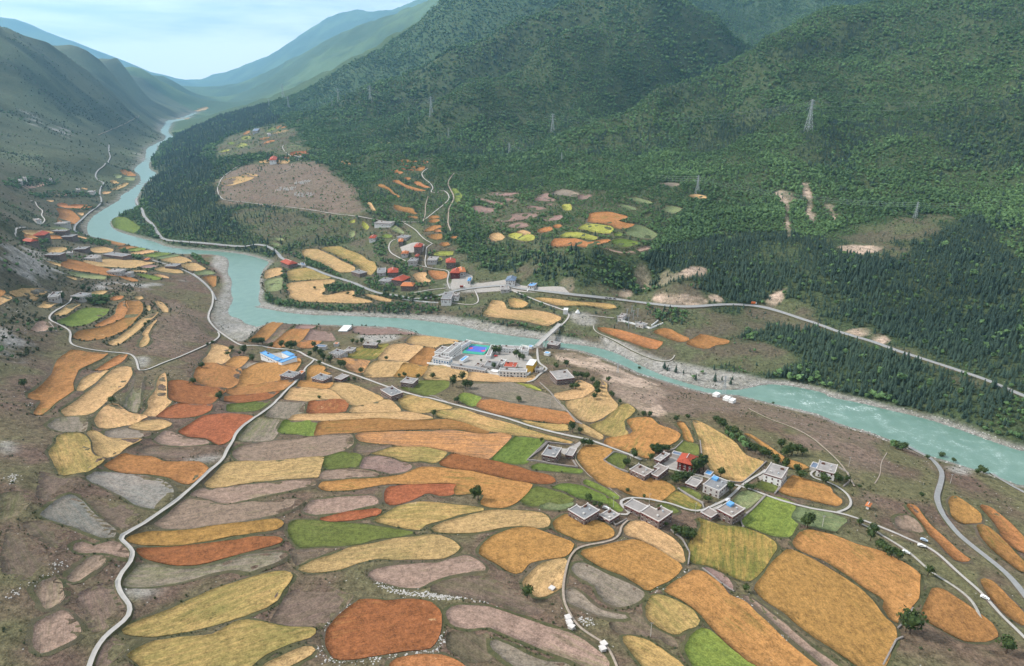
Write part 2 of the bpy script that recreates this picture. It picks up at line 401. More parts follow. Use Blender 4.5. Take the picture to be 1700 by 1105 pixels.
def plain(name, col, var=.25, scale=.6, rough=.85, bump=0.0):
    t = NT(name); p = t.pos(); n = t.noise(p, scale, 4)
    n2 = t.noise(p, scale * 7, 3)
    lo = tuple(c * (1 - var) for c in col[:3]) + (1,); hi = tuple(min(1, c * (1 + var)) for c in col[:3]) + (1,)
    c = t.mix(t.math('ADD', t.math('MULTIPLY', n, .6), t.math('MULTIPLY', n2, .4)), lo, hi)
    c = t.mix(t.ramp(n, .3, .7), lo, c)
    t.bsdf.inputs['Roughness'].default_value = rough
    if bump: t.bump(n2, bump, .3)
    return t.color(c)

# ground: colour comes from a per-vertex soil / vegetation colour, broken up by noise
def ground_material():
    t = NT('ground'); p = t.pos()
    a = t.new('ShaderNodeAttribute', attribute_name='soil').outputs['Color']
    n1 = t.noise(p, .030, 7, .7); n2 = t.noise(p, .22, 6, .72); n3 = t.noise(p, .9, 4, .7)
    c = t.mix(t.math('MULTIPLY', t.ramp(n1, .45, .62), .6), a, t.mix(.55, a, (.075, .074, .036, 1)))
    val = t.math('ADD', t.math('MULTIPLY', t.ramp(n2, .36, .64), .85), t.math('ADD', t.math('MULTIPLY', t.ramp(n3, .36, .64), .65), .34))
    cv = t.new('ShaderNodeCombineXYZ')
    for q in range(3): t.link(val, cv.inputs[q])
    c = t.mix(1.0, c, cv.outputs[0], 'MULTIPLY')
    c = t.mix(t.math('MULTIPLY', t.ramp(t.noise(p, .5, 5, .75), .57, .63), .7), c, t.mix(.75, a, (.022, .030, .012, 1)))
    # scattered pale stones
    v = t.new('ShaderNodeTexVoronoi', feature='F1'); v.inputs['Scale'].default_value = .16; t.link(p, v.inputs['Vector'])
    st = t.math('LESS_THAN', v.outputs['Distance'], .07); st = t.math('MULTIPLY', st, t.math('GREATER_THAN', n1, .5))
    c = t.mix(t.math('MULTIPLY', st, .75), c, (.36, .34, .32, 1))
    h = t.math('ADD', t.math('MULTIPLY', n2, 1.2), t.math('MULTIPLY', n1, 5.0))
    t.bump(h, .9, 1.0)
    t.bsdf.inputs['Roughness'].default_value = .95; t.bsdf.inputs['Specular IOR Level'].default_value = .1
    return t.color(c)
def water_material():
    t = NT('river_water'); p = t.pos()
    n1 = t.noise(p, .012, 4, .6); n2 = t.noise(p, .08, 5, .6); n3 = t.noise(p, .5, 4, .65)
    c = t.mix(n1, (.074, .145, .116, 1), (.115, .200, .162, 1))
    c = t.mix(t.math('MULTIPLY', t.ramp(n2, .4, .7), .5), c, (.155, .245, .205, 1))
    foam = t.new('ShaderNodeAttribute', attribute_name='rapids').outputs['Fac']
    f = t.math('MULTIPLY', t.ramp(t.math('ADD', t.math('MULTIPLY', n2, .5), t.math('MULTIPLY', n3, .55)), .56, .70), foam)
    c = t.mix(f, c, (.62, .70, .70, 1))
    t.bump(t.math('ADD', t.math('MULTIPLY', n2, .8), t.math('MULTIPLY', n3, .35)), .35, 1.0)
    t.bsdf.inputs['Roughness'].default_value = .28; t.bsdf.inputs['Specular IOR Level'].default_value = .35
    return t.color(c)
MAT = {}
MAT['ground'] = ground_material(); MAT['water'] = water_material()

# crops: colour, second colour for patches, strength of rows
def crop_material(name, c1, c2, patch=(.5, .7), rows=.35, row_freq=.09, speck=.35, grain=1.0):
    t = NT(name); p = t.pos()
    oi = t.new('ShaderNodeObjectInfo')
    ang = t.new('ShaderNodeAttribute', attribute_type='OBJECT', attribute_name='row_angle').outputs['Fac']
    grn = t.new('ShaderNodeAttribute', attribute_type='OBJECT', attribute_name='patchiness').outputs['Fac']
    rot = t.new('ShaderNodeVectorRotate', rotation_type='Z_AXIS'); t.link(p, rot.inputs['Vector']); t.link(ang, rot.inputs['Angle'])
    off = t.new('ShaderNodeCombineXYZ'); t.link(t.math('MULTIPLY', oi.outputs['Random'], 900.0), off.inputs[0]); t.link(t.math('MULTIPLY', oi.outputs['Random'], 517.0), off.inputs[1])
    vadd = t.new('ShaderNodeVectorMath', operation='ADD'); t.link(rot.outputs[0], vadd.inputs[0]); t.link(off.outputs[0], vadd.inputs[1])
    mp = t.new('ShaderNodeMapping'); mp.inputs['Scale'].default_value = (.10, 1.0, 1.0); t.link(vadd.outputs[0], mp.inputs['Vector'])
    streak = t.noise(mp.outputs[0], .45, 4, .6); streak_b = t.noise(mp.outputs[0], 1.6, 2, .5)
    big = t.noise(vadd.outputs[0], .022, 5, .6); med = t.noise(vadd.outputs[0], .12, 5, .65); fine = t.noise(vadd.outputs[0], 1.1, 4, .7)
    clump = t.noise(vadd.outputs[0], .34, 4, .7)
    c = t.mix(t.math('MULTIPLY', t.ramp(streak, .38, .66), .5 * rows + .15), c1, tuple(v * k for v, k in zip(c1[:3], (.52, .55, .52))) + (1,))
    pm = t.math('MULTIPLY', t.ramp(t.math('ADD', t.math('MULTIPLY', big, .55), t.math('MULTIPLY', streak, .45)), patch[0], patch[1]), grn)
    c = t.mix(pm, c, c2)
    v1 = t.math('MULTIPLY', t.ramp(clump, .38, .62), .44); v2 = t.math('MULTIPLY', t.ramp(fine, .38, .62), .50 * (speck + .65)); v3 = t.math('MULTIPLY', t.ramp(med, .34, .66), .22); v4 = t.math('MULTIPLY', t.ramp(streak_b, .38, .64), .35 * rows)
    val = t.math('ADD', t.math('ADD', v1, v2), t.math('ADD', v3, t.math('ADD', v4, .38)))
    cv = t.new('ShaderNodeCombineXYZ')
    for q in range(3): t.link(val, cv.inputs[q])
    c = t.mix(1.0, c, cv.outputs[0], 'MULTIPLY')
    lodge = t.math('MULTIPLY', t.ramp(t.noise(vadd.outputs[0], .075, 6, .75), .655, .70), grain * .75)
    c = t.mix(t.math('MULTIPLY', lodge, t.math('GREATER_THAN', grn, .55)), c, (.50, .37, .20, 1) if grain > .9 else (.16, .145, .09, 1))
    hsv = t.new('ShaderNodeHueSaturation'); t.link(c, hsv.inputs['Color'])
    t.link(t.math('ADD', t.math('MULTIPLY', oi.outputs['Random'], .30), .86), hsv.inputs['Value'])
    t.link(t.math('ADD', t.math('MULTIPLY', oi.outputs['Random'], -.018), .502), hsv.inputs['Hue'])
    t.bump(t.math('ADD', t.math('MULTIPLY', fine, .5), t.math('MULTIPLY', streak_b, .4)), grain, .9)
    t.bsdf.inputs['Roughness'].default_value = .9; t.bsdf.inputs['Specular IOR Level'].default_value = .1
    return t.color(hsv.outputs[0])
G1 = (.095, .115, .028, 1); G2 = (.13, .15, .05, 1); STUB = (.52, .40, .22, 1)
CROP = {   # class: (name words, material, crop height)
    'O': ('orange ripe', crop_material('barley_orange', (.275, .138, .048, 1), G1, (.56, .72), .3), .9),
    'R': ('rust red', crop_material('barley_rust', (.235, .092, .036, 1), (.36, .22, .08, 1), (.55, .75), .25), .9),
    'G': ('golden', crop_material('barley_golden', (.295, .168, .052, 1), G1, (.55, .72), .3), .9),
    'Y': ('straw yellow', crop_material('barley_straw', (.365, .245, .112, 1), (.20, .17, .065, 1), (.5, .68), .42), .8),
    'W': ('yellow green patchy', crop_material('barley_turning', (.345, .232, .090, 1), (.155, .145, .045, 1), (.42, .66), .55), .8),
    'S': ('golden half-cut striped', crop_material('barley_cut', (.34, .185, .068, 1), (.20, .12, .06, 1), (.44, .56), .8), .6),
    'P': ('pinkish fallow', crop_material('fallow_pink', (.215, .155, .116, 1), G2, (.55, .75), .45, grain=.6), .3),
    'Z': ('grey brown fallow', crop_material('fallow_grey', (.180, .150, .115, 1), G1, (.5, .72), .45, grain=.6), .3),
    'U': ('blue grey fallow', crop_material('fallow_blue', (.150, .148, .132, 1), (.25, .20, .16, 1), (.4, .65), .4, grain=.6), .3),
    'B': ('dark brown ploughed', crop_material('plough_brown', (.13, .092, .068, 1), G1, (.5, .7), .5, grain=.6), .25),
    'M': ('mauve brown ploughed', crop_material('plough_mauve', (.20, .135, .112, 1), (.16, .13, .10, 1), (.5, .7), .4, grain=.6), .25),
    'E': ('deep green', crop_material('crop_green', (.088, .108, .028, 1), (.16, .15, .06, 1), (.5, .7), .35), .6),
    'L': ('bright green', crop_material('crop_bright', (.118, .158, .034, 1), (.075, .12, .028, 1), (.45, .7), .3), .6),
    'D': ('pale dull green', crop_material('crop_dull', (.135, .165, .078, 1), (.2, .19, .1, 1), (.5, .7), .3), .5),
    'T': ('yellowish green', crop_material('crop_mustard', (.24, .25, .055, 1), (.16, .18, .05, 1), (.5, .7), .3), .6),
    'N': ('brown grazed', crop_material('grazed_grass', (.125, .092, .070, 1), (.085, .085, .038, 1), (.42, .62), .35, grain=.6), .08),
    'K': ('olive', crop_material('barley_olive', (.27, .19, .055, 1), (.075, .095, .022, 1), (.40, .58), .4), .8),
}
def verge_material():
    t = NT('grass_verge'); p = t.pos(); n = t.noise(p, .25, 5, .65); n2 = t.noise(p, 1.7, 3, .6); n0 = t.noise(p, .02, 3)
    c = t.mix(t.ramp(n, .3, .7), (.040, .046, .018, 1), (.10, .09, .042, 1)); c = t.mix(t.ramp(n0, .45, .65), c, (.105, .078, .058, 1))
    c = t.mix(t.math('MULTIPLY', t.ramp(n2, .55, .62), .6), c, (.03, .04, .015, 1)); t.bump(n2, .6, .8)
    return t.color(c)
MAT['verge'] = verge_material()
MAT['concrete'] = plain('road_concrete', (.345, .325, .305, 1), .12, .4, .8)
MAT['asphalt'] = plain('road_asphalt', (.235, .235, .235, 1), .15, .3, .8)
MAT['dirt'] = plain('track_dirt', (.30, .245, .20, 1), .25, .5, .95)
MAT['gravelroad'] = plain('track_gravel', (.32, .30, .27, 1), .2, .5, .95)
# ------------------------------------------------------------------ crop fields: outlines read off the photograph, laid on the ground
FIELDS = '''
A O 475,125 600,150 720,150 640,200 560,235 500,265 470,330 470,380 420,420 340,470 260,540 225,540 270,470 275,440 200,435 190,405 250,375 300,335 350,270 375,205 430,160
A O 830,155 825,180 770,215 690,245 612,252 700,205 760,170
A Y 715,262 690,285 610,340 520,382 512,370 540,310 600,285
A Y 860,240 858,290 820,360 740,410 680,460 600,530 500,552 430,550 415,515 440,490 540,420 660,340 750,260 800,238
A Z 945,290 920,370 912,470 890,530 850,520 810,470 830,430 875,385 905,310
A Y 1080,270 1085,330 1080,440 1130,460 1050,510 990,545 938,540 975,490 975,450 1030,390 1050,320
K O 1210,960 1260,935 1350,940 1470,965 1482,1000 1450,1050 1380,1080 1290,1080 1210,1040 1185,1005
K Y 1300,815 1350,825 1420,850 1390,880 1410,905 1350,930 1260,930 1240,910 1290,860
K G 1440,895 1520,900 1510,925 1440,962 1375,945 1400,915
B G 230,320 330,290 440,295 580,255 590,300 540,350 440,400 280,430 170,440 195,390 210,345
A R 1115,325 1160,320 1280,345 1400,372 1490,368 1480,390 1420,440 1370,478 1280,478 1190,460 1115,440 1110,370
B O 110,460 180,430 300,420 420,415 555,405 510,440 460,475 330,485 110,488
B R 90,494 330,490 455,480 400,520 300,540 200,542 90,530
A R 1025,545 1090,500 1180,475 1300,485 1390,488 1370,530 1300,555 1180,560 1080,555
A Y 755,480 800,510 850,545 970,568 850,605 740,625 650,628 625,580 650,530 700,495
A Y 850,622 920,592 1060,588 1130,620 1060,645 960,655 880,640
A Z 310,605 360,570 450,558 570,560 570,640 540,658 440,655 350,635
A Z 690,640 800,628 900,652 1000,662 980,690 900,705 780,700 700,680
A Y 575,660 610,645 650,670 690,695 800,712 940,714 850,760 700,825 655,815 630,780 625,720
A W 380,690 430,675 500,672 550,690 575,730 580,790 630,830 688,840 650,880 560,920 430,945 390,930 370,880 360,840 325,810 335,770 370,735
A P 1005,705 1080,650 1130,660 1200,692 1330,700 1375,730 1350,750 1200,752 1080,735
o R 295,715 320,700 340,690.5 388,689 422,693.5 407,705 388,718 380,729 366,736 357,734 347,727 317,725
A O 680,880 760,820 810,790 900,815 1000,825 1060,865 1200,870 1300,865 1370,905 1340,940 1250,1010 1180,1000 1090,960 980,935 860,925 760,905
o U 142,793 154.5,781 177,779.5 228,789 273.6,799 287.5,813.5 287,827.6 265,847 234.6,841.4 207,823.5 176.7,807
B E 110,547 200,547 395,543 330,580 290,598 110,598
B L 500,664 710,667 690,720 668,766 560,745 440,738 470,690
B Z 310,652 490,652 468,690 432,740 400,788 190,788 190,760 260,690
B Z 430,530 645,547 625,600 480,653 360,630 380,600
B Y 480,510 540,447 700,458 800,473 860,520 840,523 700,528 600,533 490,525
B R 650,532 888,527 905,560 880,600 800,612 622,610
B G 565,437 600,402 700,417 805,422 770,458 680,452
B Y 812,422 900,427 1000,460 1138,520 1040,548 960,562 908,557 870,518 782,467
B Y 915,575 1060,549 1150,532 1190,547 1248,605 1150,610 912,608
o W 661.6,664.3 679.3,656.7 700,660.5 755,677 715,682 694.5,684.5 669,677
B Y 485,655 540,617 700,617 950,620 1200,612 1320,617 1475,653 1320,667 1250,658 1100,652 950,657 700,660
o O 519.7,723.8 532.4,699.6 578,696.8 628.7,696.8 679.3,701 725,698.5 745,699 766,703 811.5,716 809,721 786,718 760.8,713 704.7,713 603,715.4 552.7,719.5
o S 589.4,724 594.5,719 654,718 717,718 738,715.5 766,717.5 788.7,722 814,722.5 826.7,719 853,725.6 810.5,761 788.7,757.8 750.7,749.6 715,742 679.3,739.6 628.7,735 595.7,731
C L 614,774 700,771 808,801 740,870 690,938 600,943 446,916 520,850
B W 1040,880 1200,842 1400,842 1558,870 1520,908 1470,938 1380,923 1260,933 1200,903
C R 115,947 200,884 350,909 500,933 620,967 720,1001 830,1030 878,1060 830,1078 700,1072 560,1042 350,998 200,983
B P 135,870 190,817 330,798 550,793 750,759 900,755 938,777 928,830 870,868 700,902 500,912 330,927 180,918
o Y 341,802 356,785 373,768.5 400,764.5 449,766.5 502,762 536.5,760 535,768 526.5,793 492,795.5 426,798 375,804 350,805.5
B E 740,907 870,877 960,887 988,910 958,963 870,973 738,978
B M 963,975 1012,902 1100,897 1230,922 1328,965 1280,998 1180,1010 1080,983
B P 712,1010 770,983 900,979 1020,989 1118,1020 1080,1033 900,1033 722,1040
o G 529,806 539,797 578,794.5 628.7,794.5 666.7,789 699.6,777 750.7,781.5 788.7,786.5 841.9,797.5 886.5,804.8 876,817.5 854,834.5 832.5,842 810,840 798.5,834 806,820 781,818 753,820 759,803.5 700,803 643,803 626,804.8 598.4,808.8 543,812.8 529,809
o R 637.5,819 643,808.5 700,804.5 758,805 752,820 733,823.8 708,817.5 695,824.5 667.5,835 648,837.8 638.5,832.5
o P 317,818.5 332,807.5 400,804.5 426,804 526,797 524,808 504.6,811.3 460,819.3 433,824.3 372,835.4 342,824 326,821.5
o P 255,867 277,851 304,828.5 331,825 371,838.8 391,837.4 424.5,834.7 438,837 474,831 508,832 498.5,841 482,850.5 455,856 405,867 350,871 304,875 271,874
G P 557,165 602,107 720,97 980,87 1013,115 1008,140 900,158 720,188 620,193 572,183
G R 642,222 700,207 850,182 1000,164 1030,180 1000,203 850,233 720,236
o G 206.5,892 221,886 248,879.5 317.5,878.6 350,875 405,871 460.4,866 470,870.4 465.5,879.5 446.6,885 405,889 350,897.3 317.5,899.3 276,902 234.6,900.3 212,896.5
o R 226.5,910 234.6,906 276,906.5 317.5,904.5 350,903 405,897.6 460,894 470,898 465.5,905 433,914 377.6,926.5 350,932.3 331,935 298,935 268,930.3 235,921
o Z 204,963 213,949 229.5,933.5 243,930.5 262,936 281.6,943 317.5,944.5 359,939 405,926.6 460,918 479,920 479,926.5 460,937 413.5,953.6 391,948.3 350,951 304,964.6 248,970 205,971
G E 467,300 472,252 502,228 650,233 720,248 850,253 950,268 1235,311 1150,328 1000,348 850,377 720,382 530,385 492,348
o W 621,862 641,853 657,842 677,838 700.6,833.8 716.6,835.5 741,837 805,846 801,849.5 769,854 727.6,864 703,870.3 698,878.5 667.5,876 627,865.5
H Y 60,270 122,238 300,198 430,171 600,183 738,198 772,226 772,268 720,282 600,262 480,272 300,297 180,302 82,293
o Y 492,941 515.6,931 549,922.5 584.6,908.7 626,902 667.5,897.6 705,891 727.6,892 749.2,899.5 765,912 754.5,922.5 736,929 700,930 667.5,929 626,925 598,931.5 565,941 529,946.7 505,945
o P 610,950.5 621,942 653.7,937.6 709,935 727.6,936 755,926.6 772,922.5 785.6,926.6 804,941 809,949 783,951 736,957.7 714,964.6 699,972.5 686.8,973.5 659,972 626.5,963.5
H G 345,420 372,372 422,328 540,288 640,281 720,303 830,338 907,376 888,428 850,457 740,467 640,487 600,537 560,545 500,512 402,453
H Y 612,600 662,542 722,492 858,471 872,490 848,600 820,638 740,677 692,687 662,648 622,638
H G 785,245 832,208 880,198 980,228 1100,253 1157,300 1148,333 1060,355 960,347 860,312 802,288
H Z 897,530 922,493 980,491 1100,548 1250,613 1337,660 1328,703 1250,742 1180,752 1112,728 1072,688 1042,623 962,588
H Z 862,660 902,643 960,668 1010,722 1080,772 1230,803 1238,822 1150,817 1030,787 950,752 872,723
H P 147,790 182,753 260,741 400,753 520,793 680,853 800,888 950,943 1050,1003 1117,1080 1130,1140 1010,1120 880,1057 720,1007 600,947 500,917 400,877 280,889 182,858
H Z 397,965 440,943 520,988 620,1033 760,1083 850,1088 920,1120 700,1140 560,1103 480,1038 422,1008
G R 692,960 697,882 762,813 832,763 900,711 1000,713 1060,728 1200,718 1318,733 1377,792 1382,900 1348,958 1318,998 1200,1012 1060,1027 900,1057 800,1062 742,1052 702,1000
o O 642.6,1104 662,1093.2 695,1089 733,1089.6 755,1097.4 772,1108 765,1130 650,1130
o W 200,1047 210.5,1035 234.6,1024.6 276,1010.8 317.5,994 359,980 405,966.6 446.6,955.6 471.5,951.5 485.6,956 481.5,968 465,985 459,998 443,1009 405,1022.6 350,1037.8 317.5,1044.7 248,1052 222,1053
o W 212,1084 234.6,1070 254,1063 303.7,1056 355,1054.6 386,1038 408,1033 438,1038 474,1045 516,1043 527,1050 520,1060 482.5,1072 433,1091 410,1114 380,1130 250,1130 238,1100 226,1090
o Y 434,1106 460,1093.6 482.5,1082.6 510,1075 524,1077.5 520,1086 499,1097 465,1114 430,1122
F U 242,185 302,133 390,75 438,73 498,112 558,182 638,252 707,310 688,338 612,352 562,327 460,272 340,222
F P 427,390 452,358 500,348 560,375 650,368 720,378 778,425 797,468 740,472 660,432 560,417 470,417
F P 407,555 452,512 540,453 590,443 637,470 628,498 560,542 450,595 417,588
F P 214,630 262,593 340,573 368,620 392,700 348,748 280,775 247,748 237,700
F P 185,835 272,803 380,765 418,787 468,850 495,920 450,962 340,1007 250,1032 207,998 192,920
V G 575,360 605,292 652,243 760,243 912,291 825,375 902,428 1000,482 1080,507 1200,542 1330,547 1450,607 1520,655 1420,732 1340,762 1252,742 1202,717 1130,702 1060,677 950,618 880,627 762,568 692,498 643,438
D G 8,800 32,772 150,753 208,742 183,702 163,667 230,651 310,653 360,703 440,723 512,756 488,798 420,827 350,847 300,908 200,867 100,837 22,818
C Y 868,490 902,482 1000,463 1024,403 1118,441 1122,468 1058,507 960,527 902,518
C Y 943,537 1060,518 1122,483 1172,452 1168,403 1213,432 1208,480 1243,530 1287,560 1277,588 1200,627 1120,667 1052,657 1002,618 962,580
C W 1098,690 1202,663 1282,583 1340,558 1397,600 1368,638 1312,668 1332,718 1366,744 1260,762 1182,748
D G 487,686 511,673 538,692 558,730 596,800 572,803 532,774 537,730
D W 588,676 611,668 680,703 800,773 878,832 898,862 950,903 1056,931 1038,968 900,1062 832,1042 742,1007 692,928 653,878 643,800
D G 918,752 960,763 1050,813 1130,863 1200,913 1300,943 1346,965 1300,982 1240,972 1160,917 1080,867 1002,798
C O 354,569 402,513 600,557 800,582 958,607 1006,669 900,677 700,652 480,617
C Z 293,450 350,423 600,418 780,473 868,502 954,598 800,572 600,547 403,508 292,478
C T 610,424 720,433 796,470 690,448
C L 248,501 280,485 397,516 358,560 330,567 252,529
o E 665,644 688,633.5 744.8,633 744.2,642.4 715,656 687.5,651
C Y 45,312 150,310 303,346 293,384 250,396 4,388
C Y 312,347 500,367 690,380 740,371 733,398 680,412 330,398 298,388
B G 1278,288 1427,313 1372,376 1183,370
B Y 1012,330 1062,282 1180,271 1298,287 1268,320 1178,372 1008,372
B S 812,257 900,253 1000,268 1047,278 1008,320 980,347 902,327 862,270
B K 893,240 942,193 1050,173 1175,164 1068,259 940,255
B Y 1084,261 1182,168 1300,163 1400,186 1278,277
B O 1284,281 1408,188 1467,197 1457,240 1428,279 1418,307
o Y 674.6,566.7 684.5,558.6 709.7,559 725,561 761,566.5 756.5,571 730,571 719.5,576.5 699.6,572.5
B O 249,130 292,97 390,25 476,30 438,60 350,128 262,142
B B 354,130 482,38 546,38 478,80 408,140 370,155
B O 414,145 492,92 540,68 651,71 598,130 558,158 430,187 360,184
B M 565,38 697,40 658,63 548,62
B M 658,72 690,77 780,82 818,130 800,137 604,136
B O 563,166 602,142 736,142 658,186 582,183
B M 928,43 1200,58 1308,78 1340,99 1200,93 1000,98 933,75
B G 643,312 700,303 756,320 728,344 786,360 718,368 660,402 633,393
B Z 183,318 250,278 312,282 298,289 220,323
C W 104,603 250,593 400,643 640,703 850,763 996,801 980,810 880,787 640,757 480,732 440,731 262,672 104,643
C W 645,662 760,683 957,693 957,728 850,727 700,688
C Y 1024,683 1090,708 1178,752 1191,770 1178,791 1100,762 1043,742
V L 133,431 202,403 400,433 616,471 598,497 450,487 300,467 152,457
V L 315,640 402,603 480,598 600,618 720,673 826,712 864,796 780,757 650,742 550,717 452,667 402,657
V E 6,748 62,692 180,624 300,663 420,693 536,760 500,787 400,797 280,767 190,806 100,806
V D 196,812 290,772 400,800 536,786 528,808 420,847 250,837
V L 614,590 652,553 760,603 880,673 980,735 940,752 850,697 720,637
V L 856,734 920,773 1014,853 962,862 880,806
V E 850,371 930,303 1055,332 1026,438 1000,461 902,418
W K 115,541 211,473 425,591 388,637 252,608
W E 219,461 280,448 425,501 398,552 330,507
W E 199,130 261,63 387,92 397,168 350,172 252,148
W G 1055,470 1122,403 1181,348 1250,373 1400,423 1478,442 1498,502 1587,551 1587,588 1540,597 1400,567 1200,517
W L 745,745 832,653 961,533 1080,548 1196,592 1147,700 1225,746 1158,846 1000,831 850,776
W D 1165,690 1242,603 1400,633 1560,693 1635,721 1558,788 1528,806 1400,776 1252,737
W E 853,431 950,393 1056,432 1028,477 950,467
W D 674,560 762,483 850,478 936,511 798,617 780,617
W E 54,600 112,583 246,641 200,667 142,647 92,618
I Y 128,280 182,243 250,248 340,293 420,343 468,402 489,470 470,482 402,452 322,397 222,347 142,318
o G 964.5,917 976.5,912 1023,901 1055,897.6 1088,914 1115.5,927.5 1131.5,943.5 1126,954 1110,963 1088,970 1074.5,978.5 1066.5,970.5 1038.6,956.2 1000,942.7 976.5,927.5
I K 523,377 602,262 560,218 700,268 840,283 960,323 1037,371 1047,410 938,558 870,597 780,557 620,487 543,477 523,430
I M 613,511 660,508 760,583 796,640 770,647 680,587 622,539
I G 378,660 442,602 545,543 620,563 700,623 760,693 860,733 960,833 1100,963 1250,1073 1350,1133 1050,1140 880,1077 702,928 562,758 462,698
I W 263,750 292,692 350,688 440,723 540,783 587,840 558,877 500,887 450,922 360,887 272,818
I L 488,1000 522,932 590,888 640,893 760,993 870,1073 950,1130 560,1140 522,1060
I W 108,940 162,923 260,953 380,1033 480,1093 510,1140 270,1140 202,1050
o G 1250.6,976.7 1276.5,946.5 1304,915.4 1316.6,915.4 1355,936 1396.6,961 1427,980 1448.3,999.3 1467,1024 1484,1040.5 1486.7,1062 1476,1090 1465,1105 1440,1111 1410,1091.6 1355,1055.7 1304,1017 1265.5,995
J G 63,370 102,303 160,288 300,333 450,393 600,433 730,503 816,561 812,690 757,758 698,798 696,846 642,817 604,750 619,698 500,637 400,557 252,467 92,408
o P 1229.5,993 1240,991 1265,1007.5 1303.7,1040.5 1345,1071 1386.5,1098.5 1410,1120 1390,1125 1360,1099 1320,1064 1280,1029 1250,1007.5
J O 743,142 788,153 858,243 958,333 1078,433 1136,470 1052,467 962,387 882,317 833,247
J G 1003,112 1030,88 1098,133 1177,192 1197,240 1170,247 1062,237 1013,178
J O 1164,272 1200,263 1298,333 1398,433 1449,483 1449,542 1380,487 1252,397 1193,328
J O 1174,143 1230,153 1318,223 1449,333 1470,430 1350,367 1283,258
J P 668,212 750,203 826,262 846,308 760,287 683,268
J O 832,790 902,643 960,653 1060,723 1180,803 1250,853 1296,930 1200,957 1080,947 962,877 863,828
J O 1194,592 1250,603 1358,703 1449,803 1460,870 1330,777 1232,678
K O 777,557 840,548 872,576 867,625 808,687 730,737 620,777 500,790 453,773 482,732 570,718 660,693 752,663 793,620 774,590
K O 727,572 776,557 771,580 785,610 757,648 680,677 600,702 574,702 650,662 717,632
K Y 972,624 950,647 880,692 800,762 740,802 680,819 663,800 720,777 800,722 870,662 920,637
K Y 967,662 930,702 897,750 911,790 888,827 849,835 873,795 884,770 874,750 902,712
K Y 948,547 990,567 1025,600 1018,619 1000,612 972,580
K Y 901,573 914,590 914,610 904,608
K Y 813,526 859,519 881,544 850,546
K O 683,526 740,517 758,530 720,546 683,548
K Y 544,501 600,490 656,491 628,513 562,513
K L 354,665 430,638 520,598 600,593 665,602 648,638 560,677 440,702 373,688
K Y 330,633 402,593 450,573 494,574 448,603 370,632
K Y 229,585 290,553 356,557 348,573 280,589
K Y 63,491 150,478 295,487 278,512 150,517 68,513
K Y -20,521 57,522 66,544 -20,575
K O -20,476 24,482 26,508 -20,520
K Y 183,545 211,527 235,531 209,552
K P 194,728 222,683 300,673 350,696 328,712 250,732
b O 390,275 450,237 560,262 650,292 760,312 900,372 996,405 958,416 880,392 860,372 720,357 540,331 400,300
b Y 554,254 760,232 950,242 1125,266 1050,278 980,297 930,307 780,297 650,292
b Y 1114,315 1190,293 1300,317 1343,345 1260,347 1150,329
b Y 934,322 1048,327 1056,343 960,335
b Y 1114,352 1180,362 1239,385 1190,383 1122,365
b L 984,347 1060,358 1170,381 1130,400 1060,388 1002,365
b Y 282,165 302,148 426,143 417,164 340,197 302,193
b Y 604,156 700,135 794,161 768,182 650,189
b M 1004,286 1080,278 1144,290 1060,307 1012,299
b O 694,68 760,83 894,116 850,132 792,118 722,90
b O 824,150 900,133 994,139 880,158
b L 894,166 1000,143 1056,156 950,178
b Y 924,191 1080,161 1144,175 980,202
b L 1014,211 1160,181 1254,191 1100,222
b D 1104,229 1260,195 1324,206 1150,237
b Y 1154,241 1320,211 1414,255 1290,272
b Y 1314,281 1420,261 1524,315 1410,332
b D 1434,336 1540,321 1594,350 1440,360
b O 1494,377 1596,362 1587,460 1542,420
b Y 89,26 112,13 300,15 335,25 240,42 112,47
b O 84,51 240,47 396,57 406,73 240,75 102,64
b Y 454,37 596,71 588,80 482,55
b Y 414,356 480,382 570,400 520,406 442,380
b D 434,332 540,347 734,366 718,397 560,382 482,369
b Y 269,247 388,277 390,297 300,268
a O 529,546 600,533 620,563 700,548 856,561 770,582 620,577 542,569
a O 524,587 640,592 735,680 660,721 528,717 562,640
a Y 704,627 776,622 738,652
a Y 424,516 487,507 477,523
a D 439,764 520,753 634,761 618,786
a O 1108,237 1160,228 1236,266 1236,287 1150,282
a D 1114,319 1162,298 1236,298 1218,332
a D 1043,290 1070,259 1116,285 1080,311
a Y 1013,335 1050,323 1086,350 1050,362
a Y 1004,415 1090,388 1140,353 1176,347 1148,378 1040,421
a Y 934,453 962,428 1015,428 988,447
a P 209,381 330,378 424,339 416,363 300,392 222,397
a Y 753,396 792,393 787,412 762,408
a P 524,456 600,448 635,460 560,468
a L 1029,700 1062,664 1140,669 1200,704 1284,760 1238,811 1150,786 1053,757
L Y 153,361 238,345 252,388 149,416
L D 143,425 252,403 242,486 162,493
L W 289,362 400,348 500,383 554,410 500,417 293,427
L Y 288,441 500,423 556,418 575,430 540,447 498,453 516,490 478,508 510,522 640,493 694,490 686,510 688,528 780,548 803,559 700,564 560,557 380,555 293,528 313,500 284,480
L Y 373,237 460,233 540,268 600,303 696,347 686,372 612,377 542,342 482,307 393,288
L W 479,227 600,216 638,238 738,273 778,308 811,313 826,350 798,391 762,396 753,368 712,327 622,287 562,257
L Y 754,507 830,523 924,546 918,555 840,547
L Y 1049,387 1128,373 1136,390 1116,411 1168,430 1100,445
L O 1143,362 1256,374 1256,407 1200,421 1152,390
L T 1169,264 1240,248 1300,253 1296,266 1200,272
L T 1149,300 1190,285 1236,291 1213,307 1152,317
L L 864,142 920,148 926,163 872,163
L T 733,63 760,73 786,110 762,117
L D 894,91 940,88 1004,139 960,132
L T 654,71 690,53 706,61 680,77
L D 653,121 688,118 692,150 671,166
L D 184,167 266,168 262,183
L D 154,191 241,202 237,218
d O 724,772 836,768 836,793 729,797
